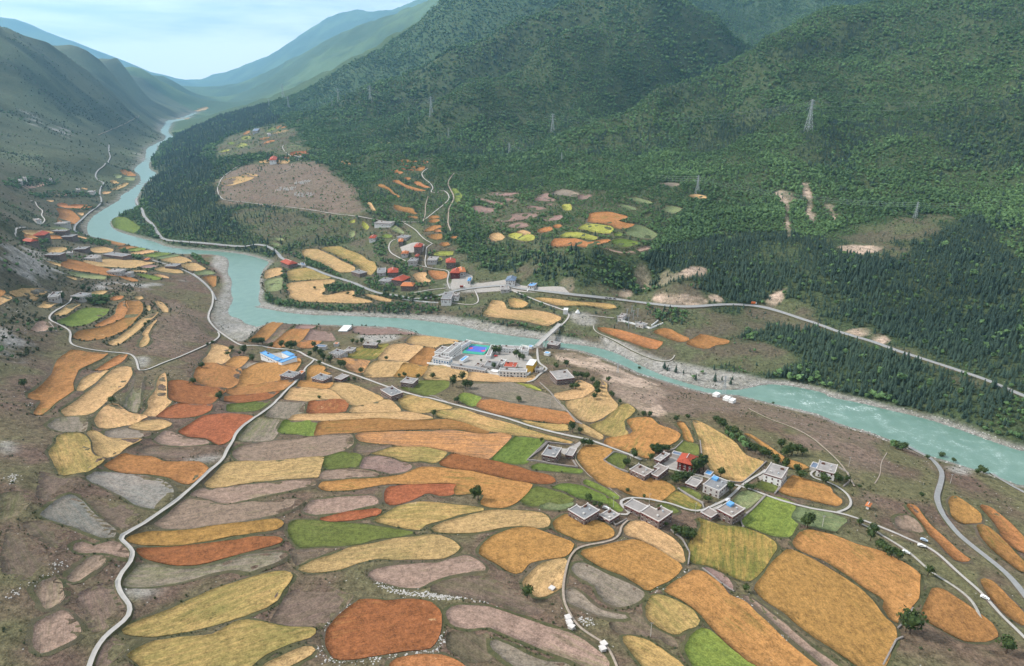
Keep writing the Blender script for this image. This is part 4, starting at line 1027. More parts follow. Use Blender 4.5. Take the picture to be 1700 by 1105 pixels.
ROADS = [
 ('concrete_road', 4.6, 'concrete', [('F', '530,1140 545,1090 570,1020 620,940 700,880 770,830 805,790 800,760 750,710 715,660 705,610 720,560 770,510 815,465 815,440 790,400 750,370 710,355 720,330 780,300 850,270 940,200 1050,130 1120,70'), ('A', '1180,1090 1280,1010 1380,910 1470,840 1480,790 1530,720 1545,670'), ('B', '150,780 165,750 210,700 330,620 430,545 480,480 560,410 600,360 625,310 660,290 680,262')]),
 ('main_road', 5.2, 'concrete', [('K', '1180,385 1240,430 1290,480 1305,520 1300,580 1275,630 1275,670 1310,715 1340,740 1420,795 1480,830'), ('L', '80,820 200,845 340,850 400,890 450,910 540,950 640,985 740,1020'), ('B', '1200,460 1300,490 1450,530'), ('C', '0,505 100,530 250,570 400,610 560,650 700,700 850,740 960,765 1100,790 1250,850 1350,885 1440,925')]),
 ('village_lane', 4.0, 'concrete', [('W', '150,292 320,332 430,352 560,400 690,432 760,436 850,475 950,510 1080,560 1250,605 1400,640 1550,655 1690,700'), ('J', '440,215 560,265 700,320 800,370 870,390 950,450 1040,540 1160,640 1240,720 1300,800 1380,870 1460,950')]),
 ('village_lane', 3.4, 'concrete', [('W', '1550,655 1640,630 1675,580 1640,510 1590,460 1500,420 1440,390 1360,380 1310,350 1330,310 1365,308')]),
 ('village_lane', 4.0, 'concrete', [('W', '760,432 840,370 930,330 955,305')]),
 ('village_lane', 3.8, 'concrete', [('W', '750,437 700,490 620,560 520,600 420,650 350,655 270,620 150,575 60,570'), ('V', '1400,780 1250,750 1100,735 1000,745 970,780 1010,830 1060,870 1100,900 1090,920 1040,915 990,900')]),
 ('gravel_lane', 3.6, 'gravelroad', [('J', '470,255 560,300 650,360 740,410 850,510 900,560 1000,610 1150,720 1200,880')]),
 ('white_track', 4.0, 'concrete', [('K', '440,530 430,560 380,590 320,625 295,660 330,685 400,715 438,745 425,800 440,825 520,845 620,860 720,870 800,875 835,910 845,960 850,985 900,975 1000,930 1100,895 1200,850 1290,810 1335,780 1345,760 1332,742')]),
 ('river_road', 6.0, 'asphalt', [('E', '800,550 880,595 960,630 1020,690 1045,740 1030,810 1005,880 1010,930 1050,1020'), ('J', '990,240 1050,320 1150,400 1200,440 1280,500 1380,590 1470,710')]),
 ('river_road', 5.0, 'asphalt', [('E', '1340,720 1400,760 1480,810 1600,872')]),
 ('highway', 9.5, 'asphalt', [('Y', '150,820 140,860 200,930 215,990 260,1040'), ('a', '1390,720 1440,800 1480,860 1530,880'), ('K', '1060,185 1300,205 1500,225'), ('L', '80,205 160,215 225,255 250,300 420,345 520,390 620,420 700,445 740,465 800,490 860,510 940,515 1060,545 1180,530 1280,495 1400,475 1500,465 1640,455'), ('M', '200,660 400,680 550,700 700,715 850,730 1000,750 1150,770 1280,775 1400,765 1500,758'), ('N', '0,580 100,600 200,630 300,665 400,695 500,735 620,770 760,810 830,840 950,880 1080,920 1200,960 1320,1000 1440,1040'), ('o', '1680,650 1740,675')]),
 ('bridge_road', 5.0, 'concrete', [('M', '190,675 300,720 400,760 480,785 520,800 540,822 522,850 478,895')]),
 ('bridge_road', 5.0, 'concrete', [('C', '758,195 758,240 768,290 800,310 830,325 790,350 755,375 745,400 690,415')]),
 ('town_lane', 4.5, 'concrete', [('X', '780,860 750,790 760,730 780,670 640,655 540,640 430,605 340,580 240,530 170,490 150,430 180,365 230,350')]),
 ('town_lane', 4.0, 'concrete', [('X', '540,640 520,580 540,500 530,430 600,400 620,398 540,370 480,315 430,255 340,200 270,165')]),
 ('town_lane', 4.0, 'concrete', [('X', '370,905 480,885 600,865 740,850')]),
 ('town_lane', 4.0, 'concrete', [('X', '1030,870 1075,960 1060,1010 1000,1025 800,1000')]),
 ('hill_road', 4.5, 'concrete', [('d', '430,828 560,842 655,838 695,800 760,750 850,680 920,620 952,580 930,520 880,490 850,500 830,520 770,530 745,500 780,475 740,410 680,375 650,330 660,290 720,255')]),
 ('plateau_road', 4.5, 'concrete', [('c', '210,410 130,460 50,520 20,580 0,640 40,720 100,735 250,750 400,770 560,785 700,800 850,820 1000,845 1100,862 1300,880 1400,900 1530,928'), ('d', '100,800 200,825 300,835 410,826')]),
 ('plateau_road', 4.0, 'concrete', [('c', '610,225 600,250 625,290 700,340 780,372')]),
 ('dirt_track', 4.0, 'dirt', [('c', '780,375 700,385 680,410 690,435 640,465 560,490')]),
 ('dirt_track', 5.0, 'dirt', [('d', '1000,310 950,370 930,430 970,500 1000,560 990,610 940,690 940,780 930,850 970,940')]),
 ('dirt_track', 3.5, 'dirt', [('d', '665,835 690,760 690,650 720,560')]),
 ('valley_road', 6.0, 'asphalt', [('a', '1000,0 1000,80 1020,120 950,200 890,240 870,300 920,340 960,350 930,380 910,450 940,520 900,570 820,620 760,680 690,740 680,790 700,803')]),
 ('hairpin_track', 4.5, 'concrete', [('a', '280,520 320,510 340,570 400,610 375,650 420,690 390,725')]),
 ('hairpin_track', 4.5, 'concrete', [('a', '240,760 160,770 140,780 160,800 125,840 160,855 230,865')]),
 ('hillside_track', 5.0, 'dirt', [('P', '450,620 520,590 580,565 640,530')]),
 ('dirt_lane', 2.6, 'dirt', [('H', '1240,235 1190,270 1200,310 1180,345 1100,370 960,385 920,410 890,450 870,520 850,620 850,720 890,800 940,880 1020,930 1120,980 1160,1080 1180,1130')]),
 ('dirt_lane', 2.6, 'dirt', [('D', '960,590 1100,660 1250,710 1380,780 1480,870'), ('W', '1560,230 1640,340 1690,440')]),
 ('dirt_lane', 3.0, 'gravelroad', [('Z', '770,400 760,430 800,470 900,510 1000,560 1100,620 1250,690 1400,740 1500,740 1530,680')]),
 ('gravel_lane', 3.5, 'concrete', [('Z', '720,305 780,310 900,325 960,330')]),
 ('foot_path', 1.4, 'dirt', [('E', '680,600 640,660 640,740 600,800')]),
 ('foot_path', 1.6, 'dirt', [('V', '610,260 540,330 560,390 640,470 700,540 880,630 990,730'), ]),
 ('foot_path', 1.6, 'dirt', [('C', '790,430 870,500 950,590 1010,660 1080,700 1180,750')]),
 ('river_lane', 4.5, 'asphalt', [('b', '1600,560 1570,490 1500,420 1430,365 1330,315 1200,275 1100,245')]),
]
for name, wd, mat, pts in ROADS: road(name, pts, wd, mat)
# ------------------------------------------------------------------ buildings
MAT['stone'] = plain('rubble_stone', (.19, .155, .135, 1), .4, .9, .9, .6)
MAT['whitewash'] = plain('whitewash', (.66, .65, .63, 1), .12, .3)
MAT['plaster'] = plain('grey_plaster', (.42, .40, .38, 1), .15, .3)
MAT['roofgrey'] = plain('roof_screed', (.20, .20, .205, 1), .22, .25, .85)
MAT['roofpale'] = plain('roof_pale', (.27, .25, .24, 1), .25, .25, .85)
MAT['rooftan'] = plain('roof_earth', (.235, .20, .18, 1), .22, .25, .9)
MAT['parapet'] = plain('parapet_white', (.50, .47, .45, 1), .15, .5)
MAT['redtile'] = plain('red_tile', (.36, .070, .038, 1), .35, .6, .7, .4)
MAT['orangetile'] = plain('orange_tile', (.48, .165, .06, 1), .3, .6, .7, .4)
MAT['bluetin'] = plain('blue_tin', (.12, .31, .58, 1), .22, .4, .45)
MAT['slatetin'] = plain('slate_tin', (.13, .17, .24, 1), .2, .5, .5)
MAT['winred'] = plain('window_red_wood', (.13, .018, .015, 1), .3, .5, .6)
MAT['windark'] = plain('window_dark', (.035, .04, .045, 1), .3, .5, .2)
MAT['door'] = plain('door_wood', (.11, .05, .03, 1), .3, .8, .7)
MAT['yellowwall'] = plain('ochre_wall', (.60, .36, .06, 1), .12, .5)
MAT['bluewall'] = plain('blue_panel', (.16, .36, .66, 1), .15, .5)
MAT['white'] = plain('white_paint', (.72, .72, .71, 1), .08, .5)
MAT['yard'] = plain('yard_concrete', (.31, .285, .26, 1), .2, .3)
MAT['courtgreen'] = plain('court_green', (.04, .27, .20, 1), .1, .3, .6)
MAT['courtblue'] = plain('court_blue', (.07, .11, .42, 1), .1, .3, .6)
MAT['courtpink'] = plain('court_pink', (.48, .07, .12, 1), .1, .3, .6)
MAT['steel'] = plain('galvanised_steel', (.36, .39, .41, 1), .15, 2.0, .5)
MAT['tyre'] = plain('tyre_rubber', (.02, .02, .02, 1), .2, 2, .8)
MAT['glass'] = plain('car_glass', (.03, .035, .04, 1), .2, 2, .1)

HOUSE_POLYS = []
def ortho(P):
    """square up an outline: every side runs along one of two directions at right angles"""
    P = np.asarray(P); n = len(P); e = np.roll(P, -1, 0) - P; L = np.hypot(e[:, 0], e[:, 1]); a = np.arctan2(e[:, 1], e[:, 0])
    th = math.atan2((L * np.sin(4 * a)).sum(), (L * np.cos(4 * a)).sum()) / 4
    ax = np.array([[math.cos(th), math.sin(th)], [-math.sin(th), math.cos(th)]]); Q = P @ ax.T; mid = (Q + np.roll(Q, -1, 0)) / 2
    eq = e @ ax.T; hor = np.abs(eq[:, 0]) > np.abs(eq[:, 1])
    if all(hor[i] != hor[(i + 1) % n] for i in range(n)):
        out = []
        for i in range(n):
            h, g = (i - 1) % n, i      # corner i joins side i-1 and side i
            out.append((mid[g][0], mid[h][1]) if hor[h] else (mid[h][0], mid[g][1]))
        return np.array(out) @ ax, th
    lo, hi = Q.min(0), Q.max(0)
    if n == 4:
        c = Q.mean(0); wx = (np.abs(Q[:, 0] - c[0]).mean()) ; wy = (np.abs(Q[:, 1] - c[1]).mean()); lo, hi = c - (wx, wy), c + (wx, wy)
    return np.array([(lo[0], lo[1]), (hi[0], lo[1]), (hi[0], hi[1]), (lo[0], hi[1])]) @ ax, th
def ccw(P):
    P = np.asarray(P); a = np.dot(P[:, 0], np.roll(P[:, 1], -1)) - np.dot(P[:, 1], np.roll(P[:, 0], -1))
    return P if a > 0 else P[::-1]
def roof_plan(tile, s, h):
    px = T(tile, s); c = px.mean(0); z = float(cast(c[0], c[1])[0, 2])
    for _ in range(5):
        P = np.array([at_z(x, y, z + h)[:2] for x, y in px]); z = float(ground(*P.mean(0)))
    P, th = ortho(P); P = ccw(P)
    g = ground(P[:, 0], P[:, 1]); HOUSE_POLYS.append(P)
    return P, th, float(g.min()), float(g.max() * .5 + g.mean() * .5)
def inset(P, d):
    n = len(P); out = []
    for i in range(n):
        a, b, c = P[i - 1], P[i], P[(i + 1) % n]; u = (b - a) / (np.linalg.norm(b - a) + 1e-9); v = (c - b) / (np.linalg.norm(c - b) + 1e-9)
        nu, nv = np.array([-u[1], u[0]]), np.array([-v[1], v[0]]); k = nu + nv; L = np.dot(k, nu); out.append(b + k * (d / L if abs(L) > .2 else d))
    return np.array(out)
WIN_MESH = {}
def win_mesh(w, h, mats):
    key = (round(w, 1), round(h, 1), mats)
    if key not in WIN_MESH:
        m = MB(); m.box((0, -.05, 0), (w, .14, h), 0, 0); m.box((0, -.13, 0), (w * .72, .04, h * .74), 0, 1); m.box((0, -.16, -h / 2 - .06), (w * 1.15, .3, .12), 0, 2)
        WIN_MESH[key] = m.mesh('window', [MAT[k] for k in mats])
    return WIN_MESH[key]
def windows(root, P, z0, rows, spacing=3.0, size=(1.1, 1.4), mats=('winred', 'windark', 'parapet'), door=True, org=(0, 0), faces=None):
    n = len(P)
    best = None
    for i in range(n):
        a, b = P[i], P[(i + 1) % n]; e = b - a; L = np.linalg.norm(e)
        if L < 3: continue
        out = np.array([e[1], -e[0]]) / L; mid = (a + b) / 2
        toward = np.dot(out, -mid) / (np.linalg.norm(mid) + 1e-9)
        if best is None or toward * L > best[0]: best = (toward * L, i)
        if toward < -.35 and rows < 3: continue
        k = max(1, int((L - 1.2) // spacing)); rz = math.atan2(e[1], e[0])
        for r in range(rows):
            for q in range(k):
                t = (q + .5) / k; p = a + e * t
                if door and r == 0 and best[1] == i and q == k // 2: continue
                link('window', win_mesh(size[0], size[1], mats), root, (p[0] - org[0], p[1] - org[1], z0 - root.location.z + 1.9 + r * 3.0), rz)
    if door and best:
        i = best[1]; a, b = P[i], P[(i + 1) % n]; p = (a + b) / 2; e = b - a
        m = MB(); m.box((0, -.06, 1.1), (1.5, .2, 2.3), 0, 0); m.box((0, -.1, 2.35), (2.0, .5, .2), 0, 1)
        link('door', m.mesh('door', [MAT['door'], MAT['parapet']]), root, (p[0] - org[0], p[1] - org[1], z0 - root.location.z), math.atan2(e[1], e[0]))
def flat_house(tile, s, h, label, wall='stone', roof='roofpale', rows=2, name='stone_house', cat='house', group=None, rim='parapet', wins=True, root=None, wspace=3.0, wsize=(1.1, 1.4), wmats=('winred', 'windark', 'parapet')):
    P, th, zlo, zg = roof_plan(tile, s, h); c = P.mean(0); z1 = zg + h
    if root is None:
        root = empty(name, (c[0], c[1], zlo)); tag(root, label, cat, group); part = ''
    else: part = 'annex_'
    org = np.array([root.location.x, root.location.y]); zo = root.location.z; Q = P - org
    MB().prism(Q, zlo - 1.2 - zo, z1 - .05 - zo, top=False).obj(part + 'wall', MAT[wall], root)
    R_ = inset(Q, .28); MB().prism(R_, z1 - .5 - zo, z1 - zo).obj(part + 'roof', MAT[roof], root)
    n = len(Q); Oo = inset(Q, -.18); Ii = inset(Q, .30); m = MB()
    v = [(p[0], p[1], z) for z, poly in ((z1 - .1 - zo, Oo), (z1 + .5 - zo, Oo), (z1 + .5 - zo, Ii), (z1 - .1 - zo, Ii)) for p in poly]
    m.add(v, [(k * n + i, k * n + (i + 1) % n, ((k + 1) % 4) * n + (i + 1) % n, ((k + 1) % 4) * n + i) for k in range(4) for i in range(n)])
    if wins:
        for q in inset(Q, .12): m.box((q[0], q[1], z1 + .45 - zo), (.8, .8, 1.1), th)
    m.obj(part + 'parapet', MAT[rim], root)
    if wins and wall in ('stone', 'whitewash') and rim == 'parapet':
        Co, Ci = inset(Q, -.12), inset(Q, .1); k2 = MB(); v2 = [(p[0], p[1], z) for z, poly in ((z1 - .95 - zo, Ci), (z1 - .95 - zo, Co), (z1 - .25 - zo, Co), (z1 - .25 - zo, Ci)) for p in poly]
        k2.add(v2, [(k * n + i, k * n + (i + 1) % n, ((k + 1) % 4) * n + (i + 1) % n, ((k + 1) % 4) * n + i) for k in range(4) for i in range(n)]); k2.obj(part + 'cornice', MAT['winred'], root)
    if wins: windows(root, P, zg, rows, wspace, wsize, wmats, not part, org)
    if not part and wins:
        # chimney, hatch and smoke vent on the roof
        q = c - org + (P[0] - c) * .45; MB().box((q[0], q[1], z1 + .35 - zo), (1.3, 1.1, .8), th).box((q[0], q[1], z1 + .8 - zo), (1.6, 1.4, .12), th).obj('roof_hatch', MAT['plaster'], root)
        q = c - org + (P[2 % len(P)] - c) * .5; MB().box((q[0], q[1], z1 + .45 - zo), (2.6, 1.0, .9), th).box((q[0] + .2, q[1], z1 + 1.05 - zo), (1.8, .8, .5), th).obj('firewood_stack', MAT['door'], root)
        q = c - org + (P[1] - c) * .4; MB().bar((q[0], q[1], z1 - zo), (q[0], q[1], z1 + 1.3 - zo), .55, 0, 10).obj('water_tank', MAT['steel'], root)
    return root, P, z1, th
def hip_house(tile, s, h, label, roof='redtile', wall='stone', name='red_roofed_house', cat='house', group=None, rows=2, pitch=.42, wmats=('winred', 'windark', 'parapet')):
    P, th, zlo, zg = roof_plan(tile, s, h)
    if len(P) != 4: P, th = ortho(P[[0, 1, 2, 3]])
    P = ccw(P); e0, e1 = np.linalg.norm(P[1] - P[0]), np.linalg.norm(P[2] - P[1])
    if e0 < e1: P = np.roll(P, -1, 0); e0, e1 = e1, e0
    c = P.mean(0); root = empty(name, (c[0], c[1], zlo)); tag(root, label, cat, group); Q = P - c; zo = zlo; z1 = zg + h
    Wp = inset(Q, .9); MB().prism(Wp, -1.2, z1 - zo, top=False).obj('wall', MAT[wall], root)
    rise = e1 / 2 * pitch * 1.1; ra, rb = (Q[0] + Q[3]) / 2, (Q[1] + Q[2]) / 2; d = (rb - ra) / (np.linalg.norm(rb - ra) + 1e-9); ra, rb = ra + d * e1 * .28, rb - d * e1 * .28
    z = z1 - zo; m = MB()
    v = [(p[0], p[1], z) for p in Q] + [(ra[0], ra[1], z + rise), (rb[0], rb[1], z + rise)] + [(p[0], p[1], z - .25) for p in Q]
    m.add(v, [(0, 1, 5, 4), (1, 2, 5), (2, 3, 4, 5), (3, 0, 4), (6, 7, 1, 0), (7, 8, 2, 1), (8, 9, 3, 2), (9, 6, 0, 3), (9, 8, 7, 6)])
    rf = m.obj('roof', MAT[roof], root)
    MB().bar((ra[0], ra[1], z + rise + .1), (rb[0], rb[1], z + rise + .1), .28, 0, 6).obj('ridge', MAT['parapet'], rf)
    windows(root, inset(P, .9), zg, rows, 2.6, (1.3, 1.6), wmats, True, c)
    return root
FL = flat_house
def place_of(root): return near_place(root.location.x, root.location.y)

# farmhouses among the terraces
r, P_, z_, th_ = FL('V', '205,328 310,240 412,262 372,345', 6, 'grey flat roofed stone farmhouse beside the bright green field under the main road', roof='roofgrey')
FL('V', '440,325 510,262 565,268 530,332', 3.2, '', root=r, rows=1)
r, *_ = FL('V', '488,852 570,810 605,835 668,796 782,855 642,955', 5.5, 'slate grey L-shaped farmhouse with a white car parked beside it', roof='roofgrey')
r2, *_ = FL('V', '785,905 885,850 985,900 880,962', 3.0, 'pale low courtyard building next to the slate grey farmhouse', roof='roofpale', rows=1, name='courtyard_building', cat='building')
r, *_ = FL('V', '1175,885 1265,825 1340,860 1380,828 1495,890 1355,970', 6.5, 'large two storey stone house with stepped tan roof at the hairpin of the lane', roof='rooftan')
FL('V', '1020,805 1100,755 1260,820 1170,880', 4, '', root=r, roof='roofpale', rows=1)
r, *_ = FL('V', '1075,460 1165,415 1310,470 1220,530', 5, 'tan flat roofed farmhouse with a skylight beside the golden field', roof='rooftan')
FL('V', '1290,510 1350,470 1330,440 1345,410 1455,450 1345,540', 4.5, '', root=r, roof='rooftan', rows=1)
r, *_ = FL('V', '1310,360 1415,298 1455,315 1380,390', 4, 'small grey outbuilding behind the red roofed farmhouse', roof='roofpale', rows=1, name='outbuilding', cat='building')
hip_house('W', '220,230 255,160 405,195 350,270', 7.5, 'farmhouse with bright red tiled roof and dark red window front', wall='winred', wmats=('parapet', 'windark', 'parapet'))
FL('W', '180,165 190,142 262,162 250,185', 3, 'low shed with blue grey tin roof beside the red roofed farmhouse', wall='plaster', roof='slatetin', rows=1, name='shed', cat='shed', wins=False)
FL('W', '448,330 470,300 520,318 498,350', 3, 'small shed with pale blue roof behind the tall dark tree', wall='plaster', roof='bluetin', rows=1, name='shed', cat='shed', wins=False)
r, P_, z_, th_ = FL('W', '415,425 540,358 655,402 580,478', 6.5, 'grey flat roofed farmhouse with a bright blue roof cover by the lane junction', roof='roofgrey', wall='plaster')
FL('W', '285,415 340,368 425,400 380,445', 3, '', root=r, roof='roofpale', rows=1)
def roof_cover(r, P_, z_, th_, k):
    c = P_.mean(0); q = c + (P_[k] - c) * .5 - np.array(r.location[:2]); MB().box((q[0], q[1], z_ + .9 - r.location.z), (4.2, 3.6, 1.8), th_).obj('roof_cover', MAT['bluetin'], r)
roof_cover(r, P_, z_, th_, int(np.argmax(P_[:, 1])))
r, P7, z7, th7 = FL('W', '548,625 655,570 785,625 680,700', 6.5, 'two storey stone farmhouse with blue roof hatch beside the bright green field', roof='rooftan')
FL('W', '415,655 480,620 570,660 500,700', 2.6, '', root=r, roof='rooftan', rows=1)
roof_cover(r, P7, z7, th7, int(np.argmax(P7[:, 1])))
r, *_ = FL('W', '948,332 962,300 1012,292 1035,258 1140,292 1085,370', 7.5, 'white walled farmhouse with a row of red framed windows below the bushes', wall='whitewash', roof='roofpale')
r, *_ = FL('W', '1385,290 1395,228 1548,262 1530,345', 6.5, 'white walled house with red windows standing alone at the end of the lane', wall='whitewash', roof='roofpale')
FL('W', '1310,275 1360,240 1392,250 1380,292', 3, 'dark blue lean-to shed beside the house at the end of the lane', wall='plaster', roof='slatetin', rows=1, name='shed', cat='shed', wins=False)
r, *_ = FL('C', '840,352 960,335 990,390 890,405', 6.5, 'big flat roofed stone house with white parapet above the brown river bank', roof='roofpale')
FL('Z', '330,575 360,545 455,560 430,590', 6, 'stone house with pale roof standing on the bank beside the bridge', roof='roofpale', name='bank_house')
r, *_ = FL('B', '455,378 510,345 590,360 535,392', 4.5, 'grey flat roofed house with an orange roofed porch at the road fork', roof='roofgrey')
FL('B', '572,352 592,332 612,342 590,366', 5.2, '', root=r, roof='orangetile', rows=1, wins=False)
r, *_ = FL('B', '665,385 720,360 790,375 735,412', 4.5, 'grey flat roofed house below the main road near the fork', roof='roofgrey')
FL('B', '820,385 860,360 900,372 850,405', 3.5, '', root=r, roof='roofpale', rows=1)
FL('B', '1110,468 1190,450 1260,485 1185,515', 5.5, 'square stone house with slate grey roof alone on the main road', roof='roofgrey')
r, *_ = FL('B', '1240,410 1285,380 1350,390 1330,425', 5.5, 'stone house with pale yard beside the deep green field', roof='roofpale')
FL('B', '770,225 830,200 895,212 850,240', 4.5, 'long grey roofed house on the lane behind the row of dark trees', roof='roofgrey', wall='plaster')
FL('B', '880,202 905,185 945,188 925,215', 3.5, 'small grey roofed annex house behind the row of dark trees', roof='roofpale', wall='plaster', rows=1)
FL('B', '1003,165 1010,150 1090,155 1085,175', 5, 'flat roofed stone house among trees by the riverside yard', roof='roofpale')
FL('B', '690,178 700,165 757,172 748,188', 4, 'dark blue roofed shed behind the poplars near the blue roofed hall', roof='slatetin', wall='plaster', rows=1, name='shed', cat='shed', wins=False)
FL('B', '808,160 815,150 838,152 832,165', 3.5, 'small hut with an orange roof on the riverside terrace', roof='orangetile', wall='plaster', rows=1, name='hut', cat='hut', wins=False)
FL('B', '835,80 872,44 925,44 888,82', 1.6, 'white plastic covered greenhouse on the riverside terrace', roof='white', wall='white', rows=1, name='greenhouse', cat='greenhouse', wins=False, rim='white')
# blue roofed hall: three wings round a pale yard
hall = None
for s in ('330,233 360,223 462,276 434,291', '436,280 545,240 560,252 470,285', '462,222 500,212 548,236 520,247'):
    if hall is None: hall, *_ = FL('B', s, 4.5, 'bright blue tin roofed hall with wings round a pale yard', wall='white', roof='bluetin', rim='bluetin', rows=1, name='blue_roofed_hall', cat='hall')
    else: FL('B', s, 4.5, '', root=hall, wall='white', roof='bluetin', rim='bluetin', rows=1, wins=False)
# school
WHT = dict(wall='whitewash', rim='white'); WM = ('white', 'windark', 'white')
FL('S', '200,285 280,225 345,235 270,300', 9, 'white school block with stepped terraces beside the barley', roof='roofpale', rows=3, name='school_block', cat='building', wmats=WM, **WHT)
FL('S', '285,288 420,190 468,196 348,302', 11, 'tall white school teaching block with red trim', roof='roofpale', rows=3, name='school_block', cat='building', wmats=('winred', 'windark', 'white'), **WHT)
FL('S', '430,215 540,160 578,166 482,226', 8, 'white school block on the river side of the courts', roof='roofpale', rows=2, name='school_block', cat='building', wmats=WM, **WHT)
FL('S', '165,340 230,318 380,345 355,372', 8, 'white school hostel with bright blue lower panels', roof='roofpale', rows=2, name='school_block', cat='building', wmats=('bluewall', 'windark', 'white'), wsize=(1.8, 1.9), **WHT)
FL('S', '735,322 792,215 826,213 778,338', 5, 'white covered grandstand beside the sports court', roof='roofpale', rows=1, name='grandstand', cat='grandstand', wins=False, **WHT)
FL('S', '890,240 900,216 1092,224 1088,262', 6, 'long white school building along the river wall', roof='roofpale', rows=2, name='school_block', cat='building', wmats=WM, **WHT)
FL('S', '1104,268 1112,232 1178,234 1176,282', 6, 'small white school building next to the round trees', roof='roofpale', rows=2, name='school_block', cat='building', wmats=WM, **WHT)
FL('S', '690,430 770,375 870,382 850,440', 4.5, 'dark grey roofed hall in the school compound', roof='roofgrey', rows=1, name='compound_hall', cat='building', wall='plaster')
FL('S', '850,400 900,360 945,366 905,410', 5, 'white walled house with a white rim roof in the school compound', roof='roofpale', rows=1, name='compound_house', **WHT)
FL('S', '900,435 952,385 1062,393 1058,445', 4, 'pink roofed court building beside the white gatehouse row', roof='redtile', rim='plaster', rows=1, name='compound_house', wall='plaster')
FL('S', '868,478 890,452 1166,458 1158,492', 7, 'long white building with two rows of dark square windows facing the barley', roof='roofpale', rows=2, name='hostel_row', cat='building', wmats=('windark', 'windark', 'white'), wsize=(1.5, 1.6), wspace=3.2, **WHT)
FL('S', '1160,415 1196,360 1256,368 1232,432', 9, 'white roofed building with an ochre yellow front wall beside the road', roof='white', wall='yellowwall', rim='white', rows=1, name='ochre_building', cat='building', wins=False)
FL('S', '1240,462 1268,436 1336,440 1330,470', 4, 'small grey house between the ochre building and the road', roof='roofpale', rows=1, wall='plaster')
FL('S', '375,428 392,404 735,462 726,492', 3.2, 'long low grey shed forming the front wall of the school compound', roof='roofgrey', wall='plaster', rows=1, name='long_shed', cat='shed')
FL('S', '455,372 520,325 556,330 492,378', 3, 'narrow shed with pale blue roof in the school yard', roof='bluetin', wall='white', rows=1, name='shed', cat='shed', wins=False, rim='white')
FL('S', '610,428 648,396 705,405 682,440', 3.5, 'small red trimmed house in the middle of the school yard', roof='rooftan', rows=1, wall='whitewash', name='compound_house')
FL('S', '780,480 800,462 866,470 858,500', 3.5, 'white garage next to the long white building', roof='white', wall='white', rows=1, name='garage', cat='garage', wins=False)
FL('S', '1180,222 1195,210 1225,216 1212,238', 3, 'small pale blue roofed hut on the river bank by the bridge', roof='bluetin', wall='white', rows=1, name='hut', cat='hut', wins=False, rim='white')
FL('S', '1345,288 1360,275 1405,282 1392,304', 3, 'small pale blue roofed hut beside the bridge road', roof='bluetin', wall='white', rows=1, name='hut', cat='hut', wins=False, rim='white')
# sports court
def slab(tile, s, lift, mat, name, parent=None, label=None, cat=None, thick=.3, zfix=None, orthog=True):
    px = T(tile, s); w = castp(px)[:, :2]
    if orthog: w, _ = ortho(w)
    w = ccw(w); z = float(ground(w[:, 0], w[:, 1]).max()) + lift if zfix is None else zfix + lift
    c = w.mean(0) if parent is None else np.array(parent.location[:2]); zo = z if parent is None else parent.location.z
    m = MB().prism(w - c, z - thick - zo - (1.0 if parent is None else 0), z - zo)
    o = m.obj(name, MAT[mat], parent)
    if parent is None: o.location = (c[0], c[1], z)
    if label: tag(o, label, cat)
    return o, z
court, cz = slab('S', '505,287 560,230 757,254 727,322', .6, 'courtgreen', 'sports_court', None, 'green and blue basketball court in the school yard', 'sports court')
HOUSE_POLYS.append(np.array([court.matrix_basis @ v.co for v in court.data.vertices])[:4, :2])
slab('S', '540,278 570,244 735,264 712,302', .006, 'courtblue', 'playing_area', court, thick=.006, zfix=cz)
for cx_, cy_ in ((578, 266), (708, 287)):
    w = cast(TILES['S'][0] + cx_ / 6.296, TILES['S'][1] + cy_ / 6.296)[0]; m = MB()
    m.prism([(w[0] - court.location.x + 2.9 * math.cos(t), w[1] - court.location.y + 2.9 * math.sin(t)) for t in np.linspace(0, 2 * math.pi, 25)[:-1]], .0065, .012).obj('key_circle', MAT['courtpink'], court)
    hp = MB().bar((w[0] - court.location.x + (3 if cx_ > 600 else -3), w[1] - court.location.y, 0), (w[0] - court.location.x + (3 if cx_ > 600 else -3), w[1] - court.location.y, 3.2), .12); hp.box((w[0] - court.location.x + (2.6 if cx_ > 600 else -2.6), w[1] - court.location.y, 3.2), (.12, 1.8, 1.1)); hp.obj('basketball_hoop', MAT['white'], court)
yards = [('S', '200,300 440,170 830,215 1180,240 1180,300 1250,370 1230,440 1170,490 870,500 370,420 160,380', 'school_yard'), ('B', '345,228 470,215 560,245 450,285', 'hall_yard'), ('W', '100,240 170,190 240,210 230,290 160,300', 'farm_yard'), ('V', '410,255 470,262 520,230 600,190 610,215 560,270 470,330 420,310', 'farm_yard'),
         ('W', '880,340 940,320 955,370 910,390', 'farm_yard'), ('W', '540,570 600,575 580,620 490,645 480,620', 'farm_yard'), ('L', '1290,420 1380,380 1420,400 1400,470 1280,480', 'town_yard'), ('L', '1440,440 1660,440 1660,480 1440,500', 'town_yard'), ('M', '160,600 240,640 500,650 540,690 250,680 0,655 0,625', 'town_yard'), ('X', '380,390 520,400 510,480 300,500 270,430', 'town_yard'), ('W', '340,340 440,345 430,400 350,370', 'farm_yard')]
